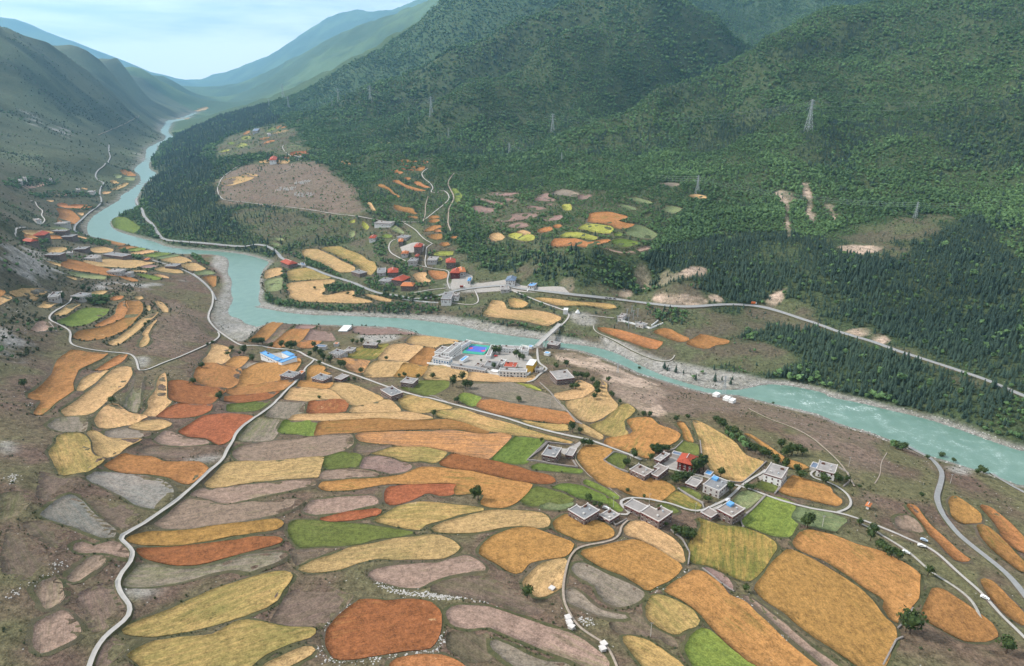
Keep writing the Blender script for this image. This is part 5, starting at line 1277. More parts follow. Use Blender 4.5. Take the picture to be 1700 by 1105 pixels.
for t, s, nm in yards:
    px = smooth(T(t, s), 0); per = resample(np.vstack([castp(px), castp(px)[:1]])[:, :2], 5)[:-1]; n_ = len(per)
    lo, hi = per.min(0), per.max(0); gx, gy = np.meshgrid(np.arange(lo[0], hi[0], 5), np.arange(lo[1], hi[1], 5)); gx, gy = gx.ravel(), gy.ravel(); mk = inside(gx, gy, per) & (seg_dist(gx, gy, per, True) > 2)
    pts = np.vstack([per, np.stack([gx[mk], gy[mk]], 1)])
    vs, es, fs, *_ = geometry.delaunay_2d_cdt([Vector(p) for p in pts], [(i, (i + 1) % n_) for i in range(n_)], [list(range(n_))], 1, 1e-4)
    ps = np.array([(v.x, v.y) for v in vs]); zz = ground(ps[:, 0], ps[:, 1]) + .28
    tag(link(nm, new_mesh(nm, np.column_stack([ps, zz]), fs, MAT['yard'])), kind='structure'); HOUSE_POLYS.append(per)

# red roofed town across the river
for s, rf, h, w in (('235,368 275,338 322,362 285,388', 'orangetile', 6, 'stone'), ('408,378 430,348 492,350 497,386', 'redtile', 6.5, 'stone'), ('415,418 428,398 458,400 458,422', 'redtile', 5, 'stone'), ('278,478 288,455 362,455 357,478', 'orangetile', 4, 'plaster'),
                    ('728,598 745,560 832,556 845,596', 'redtile', 8, 'stone'), ('783,694 800,655 888,660 892,704', 'redtile', 8, 'winred'), ('860,690 850,650 930,640 942,690', 'orangetile', 6, 'plaster'), ('128,694 160,655 242,648 268,692', 'redtile', 7, 'stone'), ('208,762 260,715 347,745 300,788', 'redtile', 7.5, 'stone'),
                    ('273,826 300,795 402,800 428,836', 'orangetile', 7, 'stone'), ('1338,780 1370,738 1442,745 1464,788', 'slatetin', 7, 'whitewash'), ('955,772 968,742 995,746 992,780', 'bluetin', 5, 'whitewash')):
    r = hip_house('X', s, h, '', roof=rf, wall=w, name={'redtile': 'red_roofed_house', 'orangetile': 'orange_roofed_house'}.get(rf, 'blue_roofed_house'))
    TOWN = globals().setdefault('TOWN', []); TOWN.append(r)
TL = ['orange roofed stone house at the top end of the town loop', 'bright red roofed house inside the town loop', 'small red roofed house touching the bigger one inside the town loop', 'low orange roofed house in the centre of the town loop', 'tall red roofed stone house at the foot of the wooded gully', 'ornate red roofed house with dark red front on the bend of the lane', 'orange roofed annex joined to the ornate red roofed house',
      'red roofed house at the edge of the woods above the poplars', 'red roofed stone house between the poplars and the small barley field', 'orange roofed stone house on the lower lane of the town', 'blue grey roofed roadside building at the highway junction', 'small blue roofed booth beside the highway yard']
for r, l in zip(TOWN, TL): r['label'] = l
for t, s, h, lab, wl_, rf in (('X', '350,492 380,460 442,465 440,498', 5, 'grey flat roofed house in the middle of the town loop', 'plaster', 'roofgrey'), ('X', '540,432 570,396 652,402 642,434', 4, 'pale flat roofed house at the upper crossroads of the town', 'plaster', 'roofpale'), ('X', '690,965 722,902 822,895 785,975', 6, 'long grey roofed building on the river side of the highway', 'whitewash', 'roofgrey'), ('X', '822,918 832,895 872,900 866,932', 7, 'white tower-like house on the river side of the highway', 'whitewash', 'roofpale'),
                          ('X', '250,332 290,308 372,320 335,342', 4, 'grey roofed barn just above the town loop', 'plaster', 'roofgrey'), ('X', '1290,872 1300,836 1382,830 1382,868', 3.5, 'low grey roadside store beside the highway yard', 'plaster', 'roofpale'), ('X', '20,702 60,650 132,642 118,690', 4, 'grey flat roofed house hidden in trees west of the red roofs', 'plaster', 'roofgrey'), ('X', '60,775 110,742 200,755 170,790', 3.5, 'grey yard building between two red roofed houses', 'plaster', 'roofgrey'),
                          ('d', '165,828 180,808 327,820 325,850', 5, 'long white building beside the hill road over the town', 'whitewash', 'roofpale'), ('L', '690,372 720,358 762,375 722,390', 5, 'grey flat roofed house beside the poplar avenue', 'stone', 'roofgrey'), ('L', '355,328 375,310 402,326 385,342', 4, 'small blue grey roofed house on the river bend peninsula', 'plaster', 'slatetin'), ('M', '285,640 300,624 328,630 322,652', 4, 'small white building in the highway parking yard', 'whitewash', 'bluetin'),
                          ('Z', '1003,314 1032,285 1072,294 1046,332', 5, 'white control building of the substation', 'whitewash', 'roofpale'), ('Z', '1178,378 1202,358 1262,384 1235,402', 4, 'low grey building at the end of the substation yard', 'plaster', 'roofgrey')):
    FL(t, s, h, lab, wall=wl_, roof=rf, rows=1 if h < 5 else 2, name='flat_roofed_house' if 'house' in lab else 'flat_roofed_building', cat='house' if 'house' in lab else 'building')
hip_house('L', '255,312 300,298 337,320 285,338', 7, 'red roofed house beside the poplars on the river bend peninsula')
hip_house('d', '60,768 100,742 152,758 120,784', 5, 'small red roofed white house on the plateau road', wall='whitewash')
hip_house('c', '470,330 490,303 545,302 548,328', 6, 'red roofed house on the crest of the bare plateau', wall='whitewash')
FL('c', '700,268 718,257 790,264 782,277', 4, 'long pale shed on the crest behind the plateau', wall='plaster', roof='roofpale', rows=1, name='long_shed', cat='shed', wins=False)
FL('c', '330,97 345,75 385,76 378,98', 6, 'bluish roofed house in the far upland hamlet', wall='plaster', roof='slatetin', rows=1)
FL('c', '455,125 470,112 500,116 490,132', 5, 'white house in the far upland hamlet', wall='whitewash', roof='roofpale', rows=1)
# villages on the left bank
hip_house('b', '82,78 100,60 182,65 178,88', 5, 'red roofed long shed at the foot of the left hillside', rows=1, name='red_roofed_shed', cat='shed')
hip_house('b', '184,88 200,66 282,70 274,94', 5, 'second red roofed long shed nearer the river plain', rows=1, name='red_roofed_shed', cat='shed')
LEFT_HOUSES = ['long grey flat roofed house with round trees behind on the left bank plain', 'grey house between the orange plot and round straw field on the left bank', 'grey house below the oval straw field at the hillside foot', 'grey house at the lower edge of the long orange left bank field', 'grey house under the bushes between the two oval straw fields', 'smaller grey house right behind the one by the orange plot', 'pale house among bushes near the red roofed sheds', 'tiny pale house beside the oval straw field', 'grey house on the lane beside the riverside strips of the left bank', 'low annex house next to the house of the long orange field', 'long pale barn above the straw field by the red roofed sheds']
for i, s in enumerate(('740,208 765,183 905,204 890,228', '580,238 610,222 682,228 662,247', '280,217 300,198 396,204 382,224', '765,338 790,316 872,324 852,347', '500,168 520,148 592,151 582,170', '590,217 640,202 687,212 655,224', '410,67 430,52 492,56 474,77', '425,192 440,178 477,182 467,199', '1215,293 1240,270 1302,279 1292,300', '870,350 888,335 940,340 930,356', '330,30 350,18 440,22 420,35')):
    FL('b', s, 5, LEFT_HOUSES[i], wall='plaster' if i % 2 else 'stone', roof=('roofgrey', 'roofpale')[i % 2], rows=1)
hip_house('b', '1036,242 1050,228 1078,234 1070,246', 4, 'small orange roofed hut on the left bank plain', roof='orangetile', rows=1, name='orange_roofed_hut', cat='hut')
for s, lab in (('300,532 322,505 377,500 352,537', 'grey roofed house in the hamlet with dark trees'), ('288,512 300,495 372,487 362,501', 'long grey roofed barn behind the hamlet house'), ('455,527 490,502 542,515 502,537', 'pale blue grey house behind the hedge of the hamlet')):
    FL('K', s, 5, lab, wall='plaster', roof='roofgrey', rows=1, name='hamlet_house')
for i, s in enumerate(('525,738 550,720 622,725 602,744', '300,697 330,681 382,690 362,707', '145,284 165,268 200,272 185,290', '200,298 215,285 245,290 235,304', '690,415 705,402 740,406 730,420', '800,440 830,425 870,430 850,445', '435,305 450,296 480,300 470,312')):
    FL('a', s, 5, 'small pale house among bushes in the far left bank village', wall='whitewash' if i % 2 else 'plaster', roof='roofpale', rows=1, group='houses of the far left bank village')
for s in ('725,492 745,480 770,491 752,505', '790,517 808,503 840,513 822,528', '830,532 848,516 872,526 856,542'):
    FL('D', s, 3, 'small white equipment hut under the mast on the brown river bank', wall='white', roof='white', rim='white', rows=1, name='equipment_hut', cat='hut', group='huts under the mast', wins=False)
hip_house('E', '535,945 552,918 585,932 570,955', 3, 'tiny hut with an orange and white roof in the rubble by the lane', roof='orangetile', wall='whitewash', rows=1, name='rubble_hut', cat='hut')
FL('Z', '484,252 490,232 526,236 524,256', 4.5, 'white gateway building on the bridge road', wall='whitewash', roof='white', rim='white', rows=1, name='gateway', cat='gate', wins=False)
# ------------------------------------------------------------------ trees
def leaf_material(name, lo, hi, patch_scale=.004, lighten=(1.25, 1.2, 1.0)):
    t = NT(name); oi = t.new('ShaderNodeObjectInfo'); p = t.pos()
    n = t.noise(p, .55, 3, .6); big = t.noise(oi.outputs['Location'], patch_scale, 4, .6)
    f = t.math('ADD', t.math('MULTIPLY', oi.outputs['Random'], .26), t.math('ADD', t.math('MULTIPLY', t.ramp(big, .36, .64), .62), t.math('MULTIPLY', n, .3)))
    c = t.mix(t.math('MULTIPLY', f, .85), lo, hi)
    t.bsdf.inputs['Roughness'].default_value = .7; t.bsdf.inputs['Specular IOR Level'].default_value = .15
    return t.color(c)
MAT['leaf'] = leaf_material('broadleaf_foliage', (.022, .040, .012, 1), (.062, .090, .026, 1))
MAT['leaf_wood'] = leaf_material('woodland_foliage', (.036, .072, .030, 1), (.128, .218, .078, 1), .0045)
MAT['needle'] = leaf_material('pine_needles', (.018, .036, .027, 1), (.052, .086, .055, 1))
MAT['shrub'] = leaf_material('shrub_foliage', (.026, .036, .016, 1), (.075, .085, .036, 1))
MAT['bark'] = plain('bark', (.07, .05, .035, 1), .3, 3)
def blob_crown(seed, n_leaf, leaf, lobes, height=1.0):
    """leaf clumps spread through several overlapping lobes; unit tree 1 high"""
    rg = np.random.default_rng(seed); m = MB()
    L = [(rg.uniform(-.18, .18), rg.uniform(-.18, .18), rg.uniform(.38, .74), rg.uniform(.20, .31)) for _ in range(lobes)] + [(0, 0, .60, .31)]
    for i in range(n_leaf):
        cx_, cy_, cz_, r_ = L[rg.integers(len(L))]; d = rg.normal(size=3); d /= np.linalg.norm(d); d[2] = d[2] * .9 + .12
        q = np.array([cx_, cy_, cz_]) + d * r_ * rg.uniform(.72, 1.05); s_ = leaf * rg.uniform(.6, 1.35)
        nrm = Vector(d) * .9 + Vector(rg.normal(size=3)) * .45; qt = nrm.to_track_quat('Z', 'Y'); a0 = rg.uniform(0, 6.28)
        k = 5; v = [Vector(q) + qt @ Vector((s_ * rg.uniform(.7, 1.2) * math.cos(a0 + j * 6.283 / k), s_ * rg.uniform(.7, 1.2) * math.sin(a0 + j * 6.283 / k), rg.uniform(-.25, .1) * s_)) for j in range(k)]
        m.add(v, [(0, 1, 2, 3, 4)])
    return m
def core(m, seed, lobes=1, r=.24, z=.58):
    rg = np.random.default_rng(seed); bm = bmesh.new(); bmesh.ops.create_icosphere(bm, subdivisions=1, radius=1)
    for v in bm.verts: v.co *= rg.uniform(.8, 1.15)
    m.add([(v.co.x * r, v.co.y * r, z + v.co.z * r * 1.05) for v in bm.verts], [[v.index for v in f.verts] for f in bm.faces]); bm.free(); return m
def conifer(seed, tiers, spokes, r0=.19):
    rg = np.random.default_rng(seed); m = MB()
    for t in range(tiers):
        z = .14 + .86 * (t / tiers) ** .92; r = r0 * (1 - t / tiers) ** .8 * rg.uniform(.85, 1.12) + .012; dz = .30 * (1 - t / tiers) ** .5 * (1.6 / tiers * 4) * .5 + .05
        a0 = rg.uniform(0, 6.28); top = (rg.normal() * .006, rg.normal() * .006, min(1.0, z + dz))
        for k in range(spokes):
            a = a0 + 6.283 * k / spokes + rg.normal() * .12; rr = r * rg.uniform(.7, 1.2); w = 3.6 / spokes
            p1 = (rr * .62 * math.cos(a - w), rr * .62 * math.sin(a - w), z + .02); p2 = (rr * .62 * math.cos(a + w), rr * .62 * math.sin(a + w), z + .02); tip = (rr * math.cos(a), rr * math.sin(a), z - .035 * rg.uniform(.5, 1.5))
            m.add([top, p1, tip, p2], [(0, 1, 2), (0, 2, 3)])
    return m
def trunk_mb(h, r): return MB().taper([(0, 0, -.08), (0, 0, h * .5), (.01, .005, h)], [r * 1.3, r, r * .45], 6)
CROWNS = [core(blob_crown(s, 230, .052, 5), s).mesh('crown', MAT['leaf']) for s in range(5)]
PINES = [conifer(s + 40, 11, 9).mesh('crown', MAT['needle']) for s in range(4)]
TRUNK = MB().taper([(0, 0, -.06), (.0, 0, .2), (.012, .006, .42), (0, 0, .6)], [.036, .026, .02, .008], 7)
for k in range(4):
    a = k * 1.7; TRUNK.bar((0, 0, .26 + .05 * k), (.2 * math.cos(a), .2 * math.sin(a), .48 + .05 * k), .010, 0, 5)
TRUNK = TRUNK.mesh('trunk', MAT['bark']); PTRUNK = trunk_mb(.95, .017).mesh('trunk', MAT['bark'])
# trees one can point at: tile -> x,y of the foot, height in metres
TREES = dict(
 B='310,170,13 285,165,10 340,165,12 398,185,9 465,185,11 530,200,13 552,195,12 500,195,10 678,185,10 690,230,13 720,250,13 740,275,13 785,290,12 650,245,8 715,300,8 850,315,11 875,320,10 985,360,10 990,165,11 1100,165,7 1150,270,7 220,225,10 140,200,7 275,270,8 60,525,9 710,522,4.5 1455,388,7 1235,380,6 1270,378,7 1360,390,6 1460,640,7.5 930,160,7 960,160,7 110,240,6 190,235,6 905,410,6 940,405,6',
 C='205,440,14 270,408,12 285,455,12 318,450,11 230,548,8 635,542,8 75,390,7 990,740,12 1040,750,8 785,800,4.5 480,230,13 508,230,13 620,250,12 640,265,11 665,270,10 475,330,10 390,280,5 1060,832,8 1090,832,8 1110,830,7 880,325,9 950,310,10 1390,915,11 1340,960,8 1130,525,9 1150,500,9 1140,470,9 1150,450,9 1120,420,9 1080,400,10 1050,390,9 1020,390,9 1000,380,8 1010,460,9 985,455,8 1220,410,7 1240,500,6 1250,510,7 1300,555,6 1455,635,6 1495,635,6 1530,880,9 1550,870,9 1500,925,7',
 D='485,670,8 560,655,6 270,635,7 310,640,6 740,670,8 770,700,9 790,720,11 830,750,9 860,770,12 890,800,11 940,830,9 970,850,8 1000,880,10 1030,890,10 1060,905,11 1090,910,10 1140,950,8 1200,970,10 1175,840,9 1240,890,13 1280,880,11 1210,885,9 1310,890,8 155,960,7 395,870,9 370,880,8 425,865,8 240,330,5 1118,560,4',
 W='405,320,17 440,300,15 380,330,12 580,362,9 660,487,11 800,467,7 840,472,7 1215,342,10 1250,372,8 1425,417,10 1450,412,8 1540,402,9 1570,410,7 1625,402,7 1040,242,8 1120,277,10 250,392,8 200,422,8 230,382,8 280,377,8 300,385,7 335,367,7 1300,782,12 1280,775,9 480,567,6 450,560,5 290,842,8 340,847,7 200,832,8 240,850,7 1110,180,9 1080,110,9 20,150,9',
 H='340,108,12 320,100,9 635,697,9 1000,118,8 1070,158,6 1040,150,5', I='500,342,8 540,352,8 440,302,6 470,320,7 860,657,6 250,97,4 150,62,4 380,267,4',
 J='145,277,12 460,257,7 525,352,9 545,312,8 570,402,8 600,422,8 650,452,8 690,472,8 760,912,15 735,900,11 870,562,8 1340,1032,10', E='780,580,8 800,570,8 740,570,8 1035,632,7 1115,662,6 1270,742,8 1310,742,8 1290,722,7 500,832,4 905,890,5 945,640,5',
 K='385,552,13 490,552,9 520,552,9 560,572,11 600,572,12 650,572,11 510,492,12 890,706,6 912,691,6 550,492,8 1415,852,7 1490,872,11 1545,917,8 1235,962,7 1185,1062,8 1300,812,5 315,742,6 460,550,8 620,560,10 840,300,8 150,1080,9',
 A='735,477,8 1275,347,8 1440,447,8 1325,242,7 1395,80,5 1360,95,5', L='453,480,6 655,515,6 690,530,6 530,470,8 560,470,8 600,475,8 900,530,9 880,525,9 970,540,9 1010,545,9 1055,545,8 1115,545,9 1180,545,9 1150,530,8')
ITREE = []; lab_seen = {}
for tile, s in TREES.items():
    for tok in s.split():
        x_, y_, h_ = map(float, tok.split(',')); ox, oy, k = TILES[tile]; p = cast(ox + x_ / k, oy + y_ / k)[0]
        h_ *= random.uniform(.9, 1.1); o = empty('broadleaf_tree', (p[0], p[1], p[2] - .1), random.uniform(0, 6.28))
        wd = random.uniform(.85, 1.15) * (1.15 if h_ < 9 else 1.0)
        c_ = link('crown', random.choice(CROWNS), o, None, 0, (h_ * wd, h_ * wd, h_)); t_ = link('trunk', TRUNK, o, None, 0, (h_, h_, h_))
        sz = 'tall' if h_ > 11.5 else ('low' if h_ < 6.5 else 'round'); lab = f'{sz} dark green broadleaf tree {near_place(p[0], p[1])}'
        tag(o, lab, 'tree'); lab_seen.setdefault(lab, []).append(o); ITREE.append((p[0], p[1], h_ * .35))
for lab, os_ in lab_seen.items():
    if len(os_) > 1:
        for o in os_: o['group'] = 'trees: ' + lab

# ------------------------------------------------------------------ woods and scrub
fbox = [(w, w.min(0) - 1, w.max(0) + 1) for _, w in field_list] + [(p, p.min(0) - 2, p.max(0) + 2) for p in HOUSE_POLYS]
def blocked(x, y, pad=1.2, roads=True):
    b = np.zeros(x.shape, bool)
    for w, lo, hi in fbox:
        m = np.nonzero((x > lo[0]) & (x < hi[0]) & (y > lo[1]) & (y < hi[1]) & ~b)[0]
        if len(m): b[m] = inside(x[m], y[m], w)
    for mat in (ROAD_LINES if roads else ()):
        for w, wd in ROAD_LINES[mat]:
            lo, hi = w.min(0) - 12, w.max(0) + 12; m = np.nonzero((x > lo[0]) & (x < hi[0]) & (y > lo[1]) & (y < hi[1]) & ~b)[0]
            if len(m): b[m] = seg_dist(x[m], y[m], w) < wd / 2 + 1.6
    return b
def candidates(y0, y1, sp):
    xs = np.arange(-.80 * y1 - 200, .80 * y1 + 200, sp); ys = np.arange(y0, y1, sp); x, y = np.meshgrid(xs, ys); x, y = x.ravel(), y.ravel()
    x = x + RNG.uniform(-.48, .48, x.shape) * sp; y = y + RNG.uniform(-.48, .48, y.shape) * sp
    z = ground(x, y); u, v = to_px(np.stack([x, y, z], 1)); m = (u > -60) & (u < 1760) & (v > -90) & (v < 1180)
    return x[m], y[m], z[m]
def slope_vis(x, y, z):
    """rough test that a point is not on the far side of a ridge"""
    ok = np.ones(x.shape, bool)
    for k in np.linspace(.35, .985, 26):
        zz = ground(x * k, y * k); ok &= (CAM_H + (z + 12 - CAM_H) * k) > zz
    return ok
HEDGES = [zone(t, s) for t, s in (('L', '100,545 290,562 560,592 830,575 1060,570 1220,590 1230,622 1000,640 700,617 400,602 200,575'), ('L', '370,290 450,305 620,395 610,425 440,345 385,325'), ('L', '240,340 275,390 300,420 285,500 320,490 260,510 245,420'),
    ('L', '500,440 640,450 760,470 740,500 560,512 510,500'), ('L', '640,490 900,520 920,540 760,530 650,518'), ('L', '120,390 150,350 130,500 200,550 150,530 120,450'), ('L', '880,505 1230,530 1220,555 960,555'), ('L', '560,250 620,290 720,340 700,350 600,300'), ('L', '750,420 900,380 950,420 900,470 1000,490 860,500 760,470'), ('L', '150,200 330,250 400,300 370,310 220,240'),
    ('b', '520,80 600,80 780,110 780,140 640,130 540,110'), ('b', '740,270 880,265 870,302 740,307'), ('b', '850,165 910,170 900,200 850,195'), ('b', '930,210 1030,215 1030,238 940,232'), ('b', '100,95 300,100 280,122 120,122'), ('b', '1390,195 1450,210 1560,290 1500,290 1400,225'),
    ('a', '20,330 250,290 560,330 540,380 260,380 40,390'), ('a', '260,430 900,440 900,482 500,492 280,482'), ('a', '500,580 900,560 860,600 560,600'), ('a', '1010,650 1060,640 1000,690 1010,750 1100,800 1260,822 1300,770 1200,650 1330,640 1400,780 1290,850 1100,822 1000,770'), ('K', '440,520 540,525 680,520 670,577 540,582 450,560'),
    ('X', '30,560 240,560 420,640 540,680 400,690 300,640 100,600'), ('X', '100,820 200,800 260,880 130,900'), ('X', '560,470 560,560 700,570 690,550 600,520 640,470'), ('X', '0,330 140,350 130,520 60,540 0,500'), ('X', '400,820 520,790 640,800 620,820 480,850'), ('X', '180,640 320,640 380,700 340,730 280,690'), ('X', '340,930 660,900 680,960 400,980'), ('E', '700,530 830,545 830,590 730,580'), ('M', '150,680 290,740 400,800 480,790 300,720 200,680'), ('M', '0,850 200,880 420,905 400,925 100,880 0,875'), ('M', '550,680 660,690 660,725 560,715'), ('Z', '1250,220 1700,260 1600,420 1350,350 1260,260'), ('D', '780,730 960,830 1100,900 1080,930 900,860 800,780'))]
CONIF = [(zone('o', '1060,420 1250,380 1400,400 1700,345 1700,745 1400,640 1280,600 1240,545 1080,490'), .94), (zone('P', '640,870 700,800 780,690 830,600 1060,490 1200,470 1330,560 1100,600 900,700 1000,780 980,850 1060,920 1100,1030 1000,1080 750,1080 700,960'), .92), (zone('c', '0,740 700,810 900,830 600,1000 200,1050 0,1000'), .85), (zone('R', '500,250 950,80 1000,120 600,300'), .8), (zone('R', '130,600 500,500 640,480 300,680 100,720'), .85), (zone('Q', '700,330 1000,140 1080,160 850,330'), .5)]
def wood_density(x, y, z):
    near = inside(x, y, side_poly); rd = sdf(x, y, river_poly)
    d = np.where(near, 0.0, .96)
    wob = fbm(x, y, 60, 3, 701) * 55
    for w, k in OPEN: d = np.where(sdf(x, y, w) + wob < 0, d * k, d)
    # bare gaps and thin places
    gap = fbm(x, y, 70, 3, 301); d *= np.where(near, 1, np.clip(1.0 + sstep(.12, .3, gap) * -.45, 0, 1))
    lm_ = near & (y > 1500); d = np.where(lm_, .05 + .40 * sstep(.05, .28, fbm(x, y, 240, 4, 91)), d)
    lh = near & (x + .25 * (y - 600) < -470) & (y <= 1500) & (y > 420); d = np.where(lh, .10 + .35 * sstep(.05, .3, fbm(x, y, 70, 3, 311)), d)
    for w in SCARS + GRAVEL:
        d = np.where(sdf(x, y, w) + fbm(x, y, 22, 3, 821) * 9 < 2, d * .05, d)
    for w in HEDGES: d = np.where(sdf(x, y, w) < 0, .85, d)
    d = np.where(rd < 11, 0, d)
    return d, near
PTS = {k: [] for k in ('pine', 'broad', 'scrub')}
for y0, y1, sp in ((500, 1250, 4.6), (1250, 1800, 6.0), (1800, 2700, 8.4), (2700, 4500, 12.5)):
    x, y, z = candidates(y0, y1, sp); d, near = wood_density(x, y, z); m = (RNG.random(x.shape) < d); x, y, z, near = x[m], y[m], z[m], near[m]
    m = ~blocked(x, y) & slope_vis(x, y, z)
    if y1 == 2700: m &= ~blocked(x * (1 + 14 / y), y + 14, roads=False) & ~blocked(x * (1 + 28 / y), y + 28, roads=False) & ~blocked(x * (1 + 44 / y), y + 44, roads=False)
    if 900 < y1 < 2000: m &= ~blocked(x * (1 + 6 / y), y + 6, roads=False) & ~blocked(x * (1 + 12 / y), y + 12, roads=False); x, y, z, near = x[m], y[m], z[m], near[m]
    pc = .06 + .6 * sstep(.10, .28, fbm(x, y, 260, 4, 321)) * sstep(2600, 1800, y)
    for w, k in CONIF: pc = np.where(sdf(x, y, w) < 0, k, pc)
    pc = np.where(sstep(90, 40, z) * (~near) > .5, np.maximum(pc, .35), pc); pc = np.where(near, .0, pc)
    con = RNG.random(x.shape) < pc; big = max(1.0, sp / 6.6)
    hs = np.where(con, RNG.uniform(5, 10.5, x.shape), RNG.uniform(4.5, 8, x.shape)) * big
    hs = np.where(near, RNG.uniform(1.6, 4.2, x.shape) * big, hs)
    hs *= np.clip(1.02 + .7 * fbm(x, y, 55, 3, 471) + RNG.normal(0, .16, x.shape), .75, 1.6)
    for w, k in OPEN:
        if k <= .8: mm_ = (sdf(x, y, w) < 8); hs = np.where(mm_, hs * (.5 if k < .3 else .78), hs)
    for w in HEDGES:
        mm_ = sdf(x, y, w) < 0; hs = np.where(mm_, RNG.uniform(3.5, 8.0, x.shape), hs)
    kind_ = np.where(con, 0, np.where(near & (hs < 4.5 * big), 2, 1))
    for i, kk in enumerate(('pine', 'broad', 'scrub')):
        q = kind_ == i; PTS[kk].append(np.stack([x[q], y[q], z[q], hs[q]], 1))
# low shrubs on the terrace banks and along the near river bank
x, y, z = candidates(190, 1150, 3.4); near = inside(x, y, side_poly); n_ = fbm(x, y, 26, 3, 401)
pr = np.where(near, .035 + .35 * sstep(.16, .36, n_), .10) * sstep(1150, 900, y)
pr = np.where((x > 260) & (y < 640) & near, pr * .6, pr)
m = (RNG.random(x.shape) < pr) & (sdf(x, y, river_poly) > 8); x, y, z = x[m], y[m], z[m]; m = ~blocked(x, y, 0); x, y, z = x[m], y[m], z[m]
PTS['scrub'].append(np.stack([x, y, z, RNG.uniform(.5, 1.7, x.shape) ** 1.15], 1))
# bushes strung along the field banks
for cls, w in field_list:
    dist = math.hypot(*w.mean(0))
    if dist > 1700: continue
    st = max(1.6, dist * .0030); q = resample(np.vstack([w, w[:1]]), st); d_ = np.gradient(q, axis=0); nr = np.stack([d_[:, 1], -d_[:, 0]], 1); nr /= np.linalg.norm(nr, axis=1)[:, None] + 1e-9
    if inside(q[:, 0] + nr[:, 0], q[:, 1] + nr[:, 1], w).mean() > .5: nr = -nr
    q = q + nr * RNG.uniform(.8, 3.2, (len(q), 1)) * (1 if dist < 900 else 1.6); pr = .05 + .5 * sstep(.02, .3, fbm(q[:, 0], q[:, 1], 24, 3, 451))
    if dist > 900: pr = pr + .3
    q = q[RNG.random(len(q)) < pr]; q = q[~blocked(q[:, 0], q[:, 1])]
    hs = RNG.uniform(.4, 1.25, len(q)) if dist < 900 else RNG.uniform(1.2, 3.0, len(q))
    PTS['scrub'].append(np.column_stack([q, ground(q[:, 0], q[:, 1]), hs]))
for k in PTS: PTS[k] = np.vstack(PTS[k])
# the pines that show largest stand as trees of their own
pp = PTS['pine']; u_, v_ = to_px(pp[:, :3]); onscreen = (u_ > 5) & (u_ < 1695) & (v_ > 5) & (v_ < 1100)
size_px = pp[:, 3] / np.hypot(pp[:, 0], pp[:, 1]) * onscreen; order = np.argsort(-size_px); solo = order[:280]
PINE_PLACES = [(1350, 610, 'at the edge of the grassy clearing by the river'), (1430, 660, 'above the pale gully of the river bank'), (1520, 690, 'on the steep river bank below the pinewood road'), (1640, 720, 'on the steep bank where the river leaves'), (1300, 555, 'just below the highway bend'), (1420, 590, 'between the highway and the clearing'), (1540, 630, 'between the lower highway and the river'), (1500, 560, 'just uphill of the highway'), (1650, 600, 'uphill of the lowest stretch of highway'), (1400, 510, 'on the slope over the highway scars'), (1150, 500, 'by the pale quarry scars'), (450, 400, 'on the wooded face under the plateau road'), (950, 450, 'in the wood between the shelf fields and the highway')]
pine_w = cast([p[0] for p in PINE_PLACES], [p[1] for p in PINE_PLACES])
for i in solo:
    x_, y_, z_, h_ = pp[i]; o = empty('pine_tree', (x_, y_, z_ - .1), random.uniform(0, 6.28)); k = random.uniform(1.1, 1.6)
    link('crown', PINES[i % 4], o, None, 0, (h_ * k, h_ * k, h_)); link('trunk', PTRUNK, o, None, 0, (h_, h_, h_))
    j = int(np.argmin((pine_w[:, 0] - x_) ** 2 + (pine_w[:, 1] - y_) ** 2)); lab = f"{'tall' if h_ > 10 else ('young' if h_ < 7.5 else 'middling')} dark blue green pine tree {PINE_PLACES[j][2]}"
    tag(o, lab, 'tree', 'pines: ' + lab)
PTS['pine'] = np.delete(pp, solo, 0)
def gn_scatter(name, pts, proto, label):
    me = bpy.data.meshes.new(name); me.vertices.add(len(pts)); me.vertices.foreach_set('co', (pts[:, :3] - [0, 0, .1]).astype(np.float32).ravel())
    s_ = np.stack([pts[:, 3] * RNG.uniform(.95, 1.5, len(pts))] * 2 + [pts[:, 3]], 1)
    a = me.attributes.new('scl', 'FLOAT_VECTOR', 'POINT'); a.data.foreach_set('vector', s_.astype(np.float32).ravel())
    r_ = np.stack([RNG.normal(0, .05, len(pts)), RNG.normal(0, .05, len(pts)), RNG.uniform(0, 6.28, len(pts))], 1); a = me.attributes.new('rot', 'FLOAT_VECTOR', 'POINT'); a.data.foreach_set('vector', r_.astype(np.float32).ravel())
    o = link(name, me); ng = bpy.data.node_groups.new(name, 'GeometryNodeTree')
    ng.interface.new_socket('Geometry', in_out='INPUT', socket_type='NodeSocketGeometry'); ng.interface.new_socket('Geometry', in_out='OUTPUT', socket_type='NodeSocketGeometry')
    gi, go = ng.nodes.new('NodeGroupInput'), ng.nodes.new('NodeGroupOutput'); ip = ng.nodes.new('GeometryNodeInstanceOnPoints'); oi = ng.nodes.new('GeometryNodeObjectInfo'); oi.inputs['Object'].default_value = proto
    na = ng.nodes.new('GeometryNodeInputNamedAttribute'); na.data_type = 'FLOAT_VECTOR'; na.inputs['Name'].default_value = 'scl'
    nb = ng.nodes.new('GeometryNodeInputNamedAttribute'); nb.data_type = 'FLOAT_VECTOR'; nb.inputs['Name'].default_value = 'rot'
    L = ng.links; L.new(gi.outputs[0], ip.inputs['Points']); L.new(oi.outputs['Geometry'], ip.inputs['Instance']); L.new(na.outputs['Attribute'], ip.inputs['Scale']); L.new(nb.outputs['Attribute'], ip.inputs['Rotation']); L.new(ip.outputs[0], go.inputs[0])
    md = o.modifiers.new('scatter', 'NODES'); md.node_group = ng
    tag(o, label, 'woodland', kind='stuff'); return o
def proto(name, mb, mat): return bpy.data.objects.new(name, mb.mesh(name, mat))
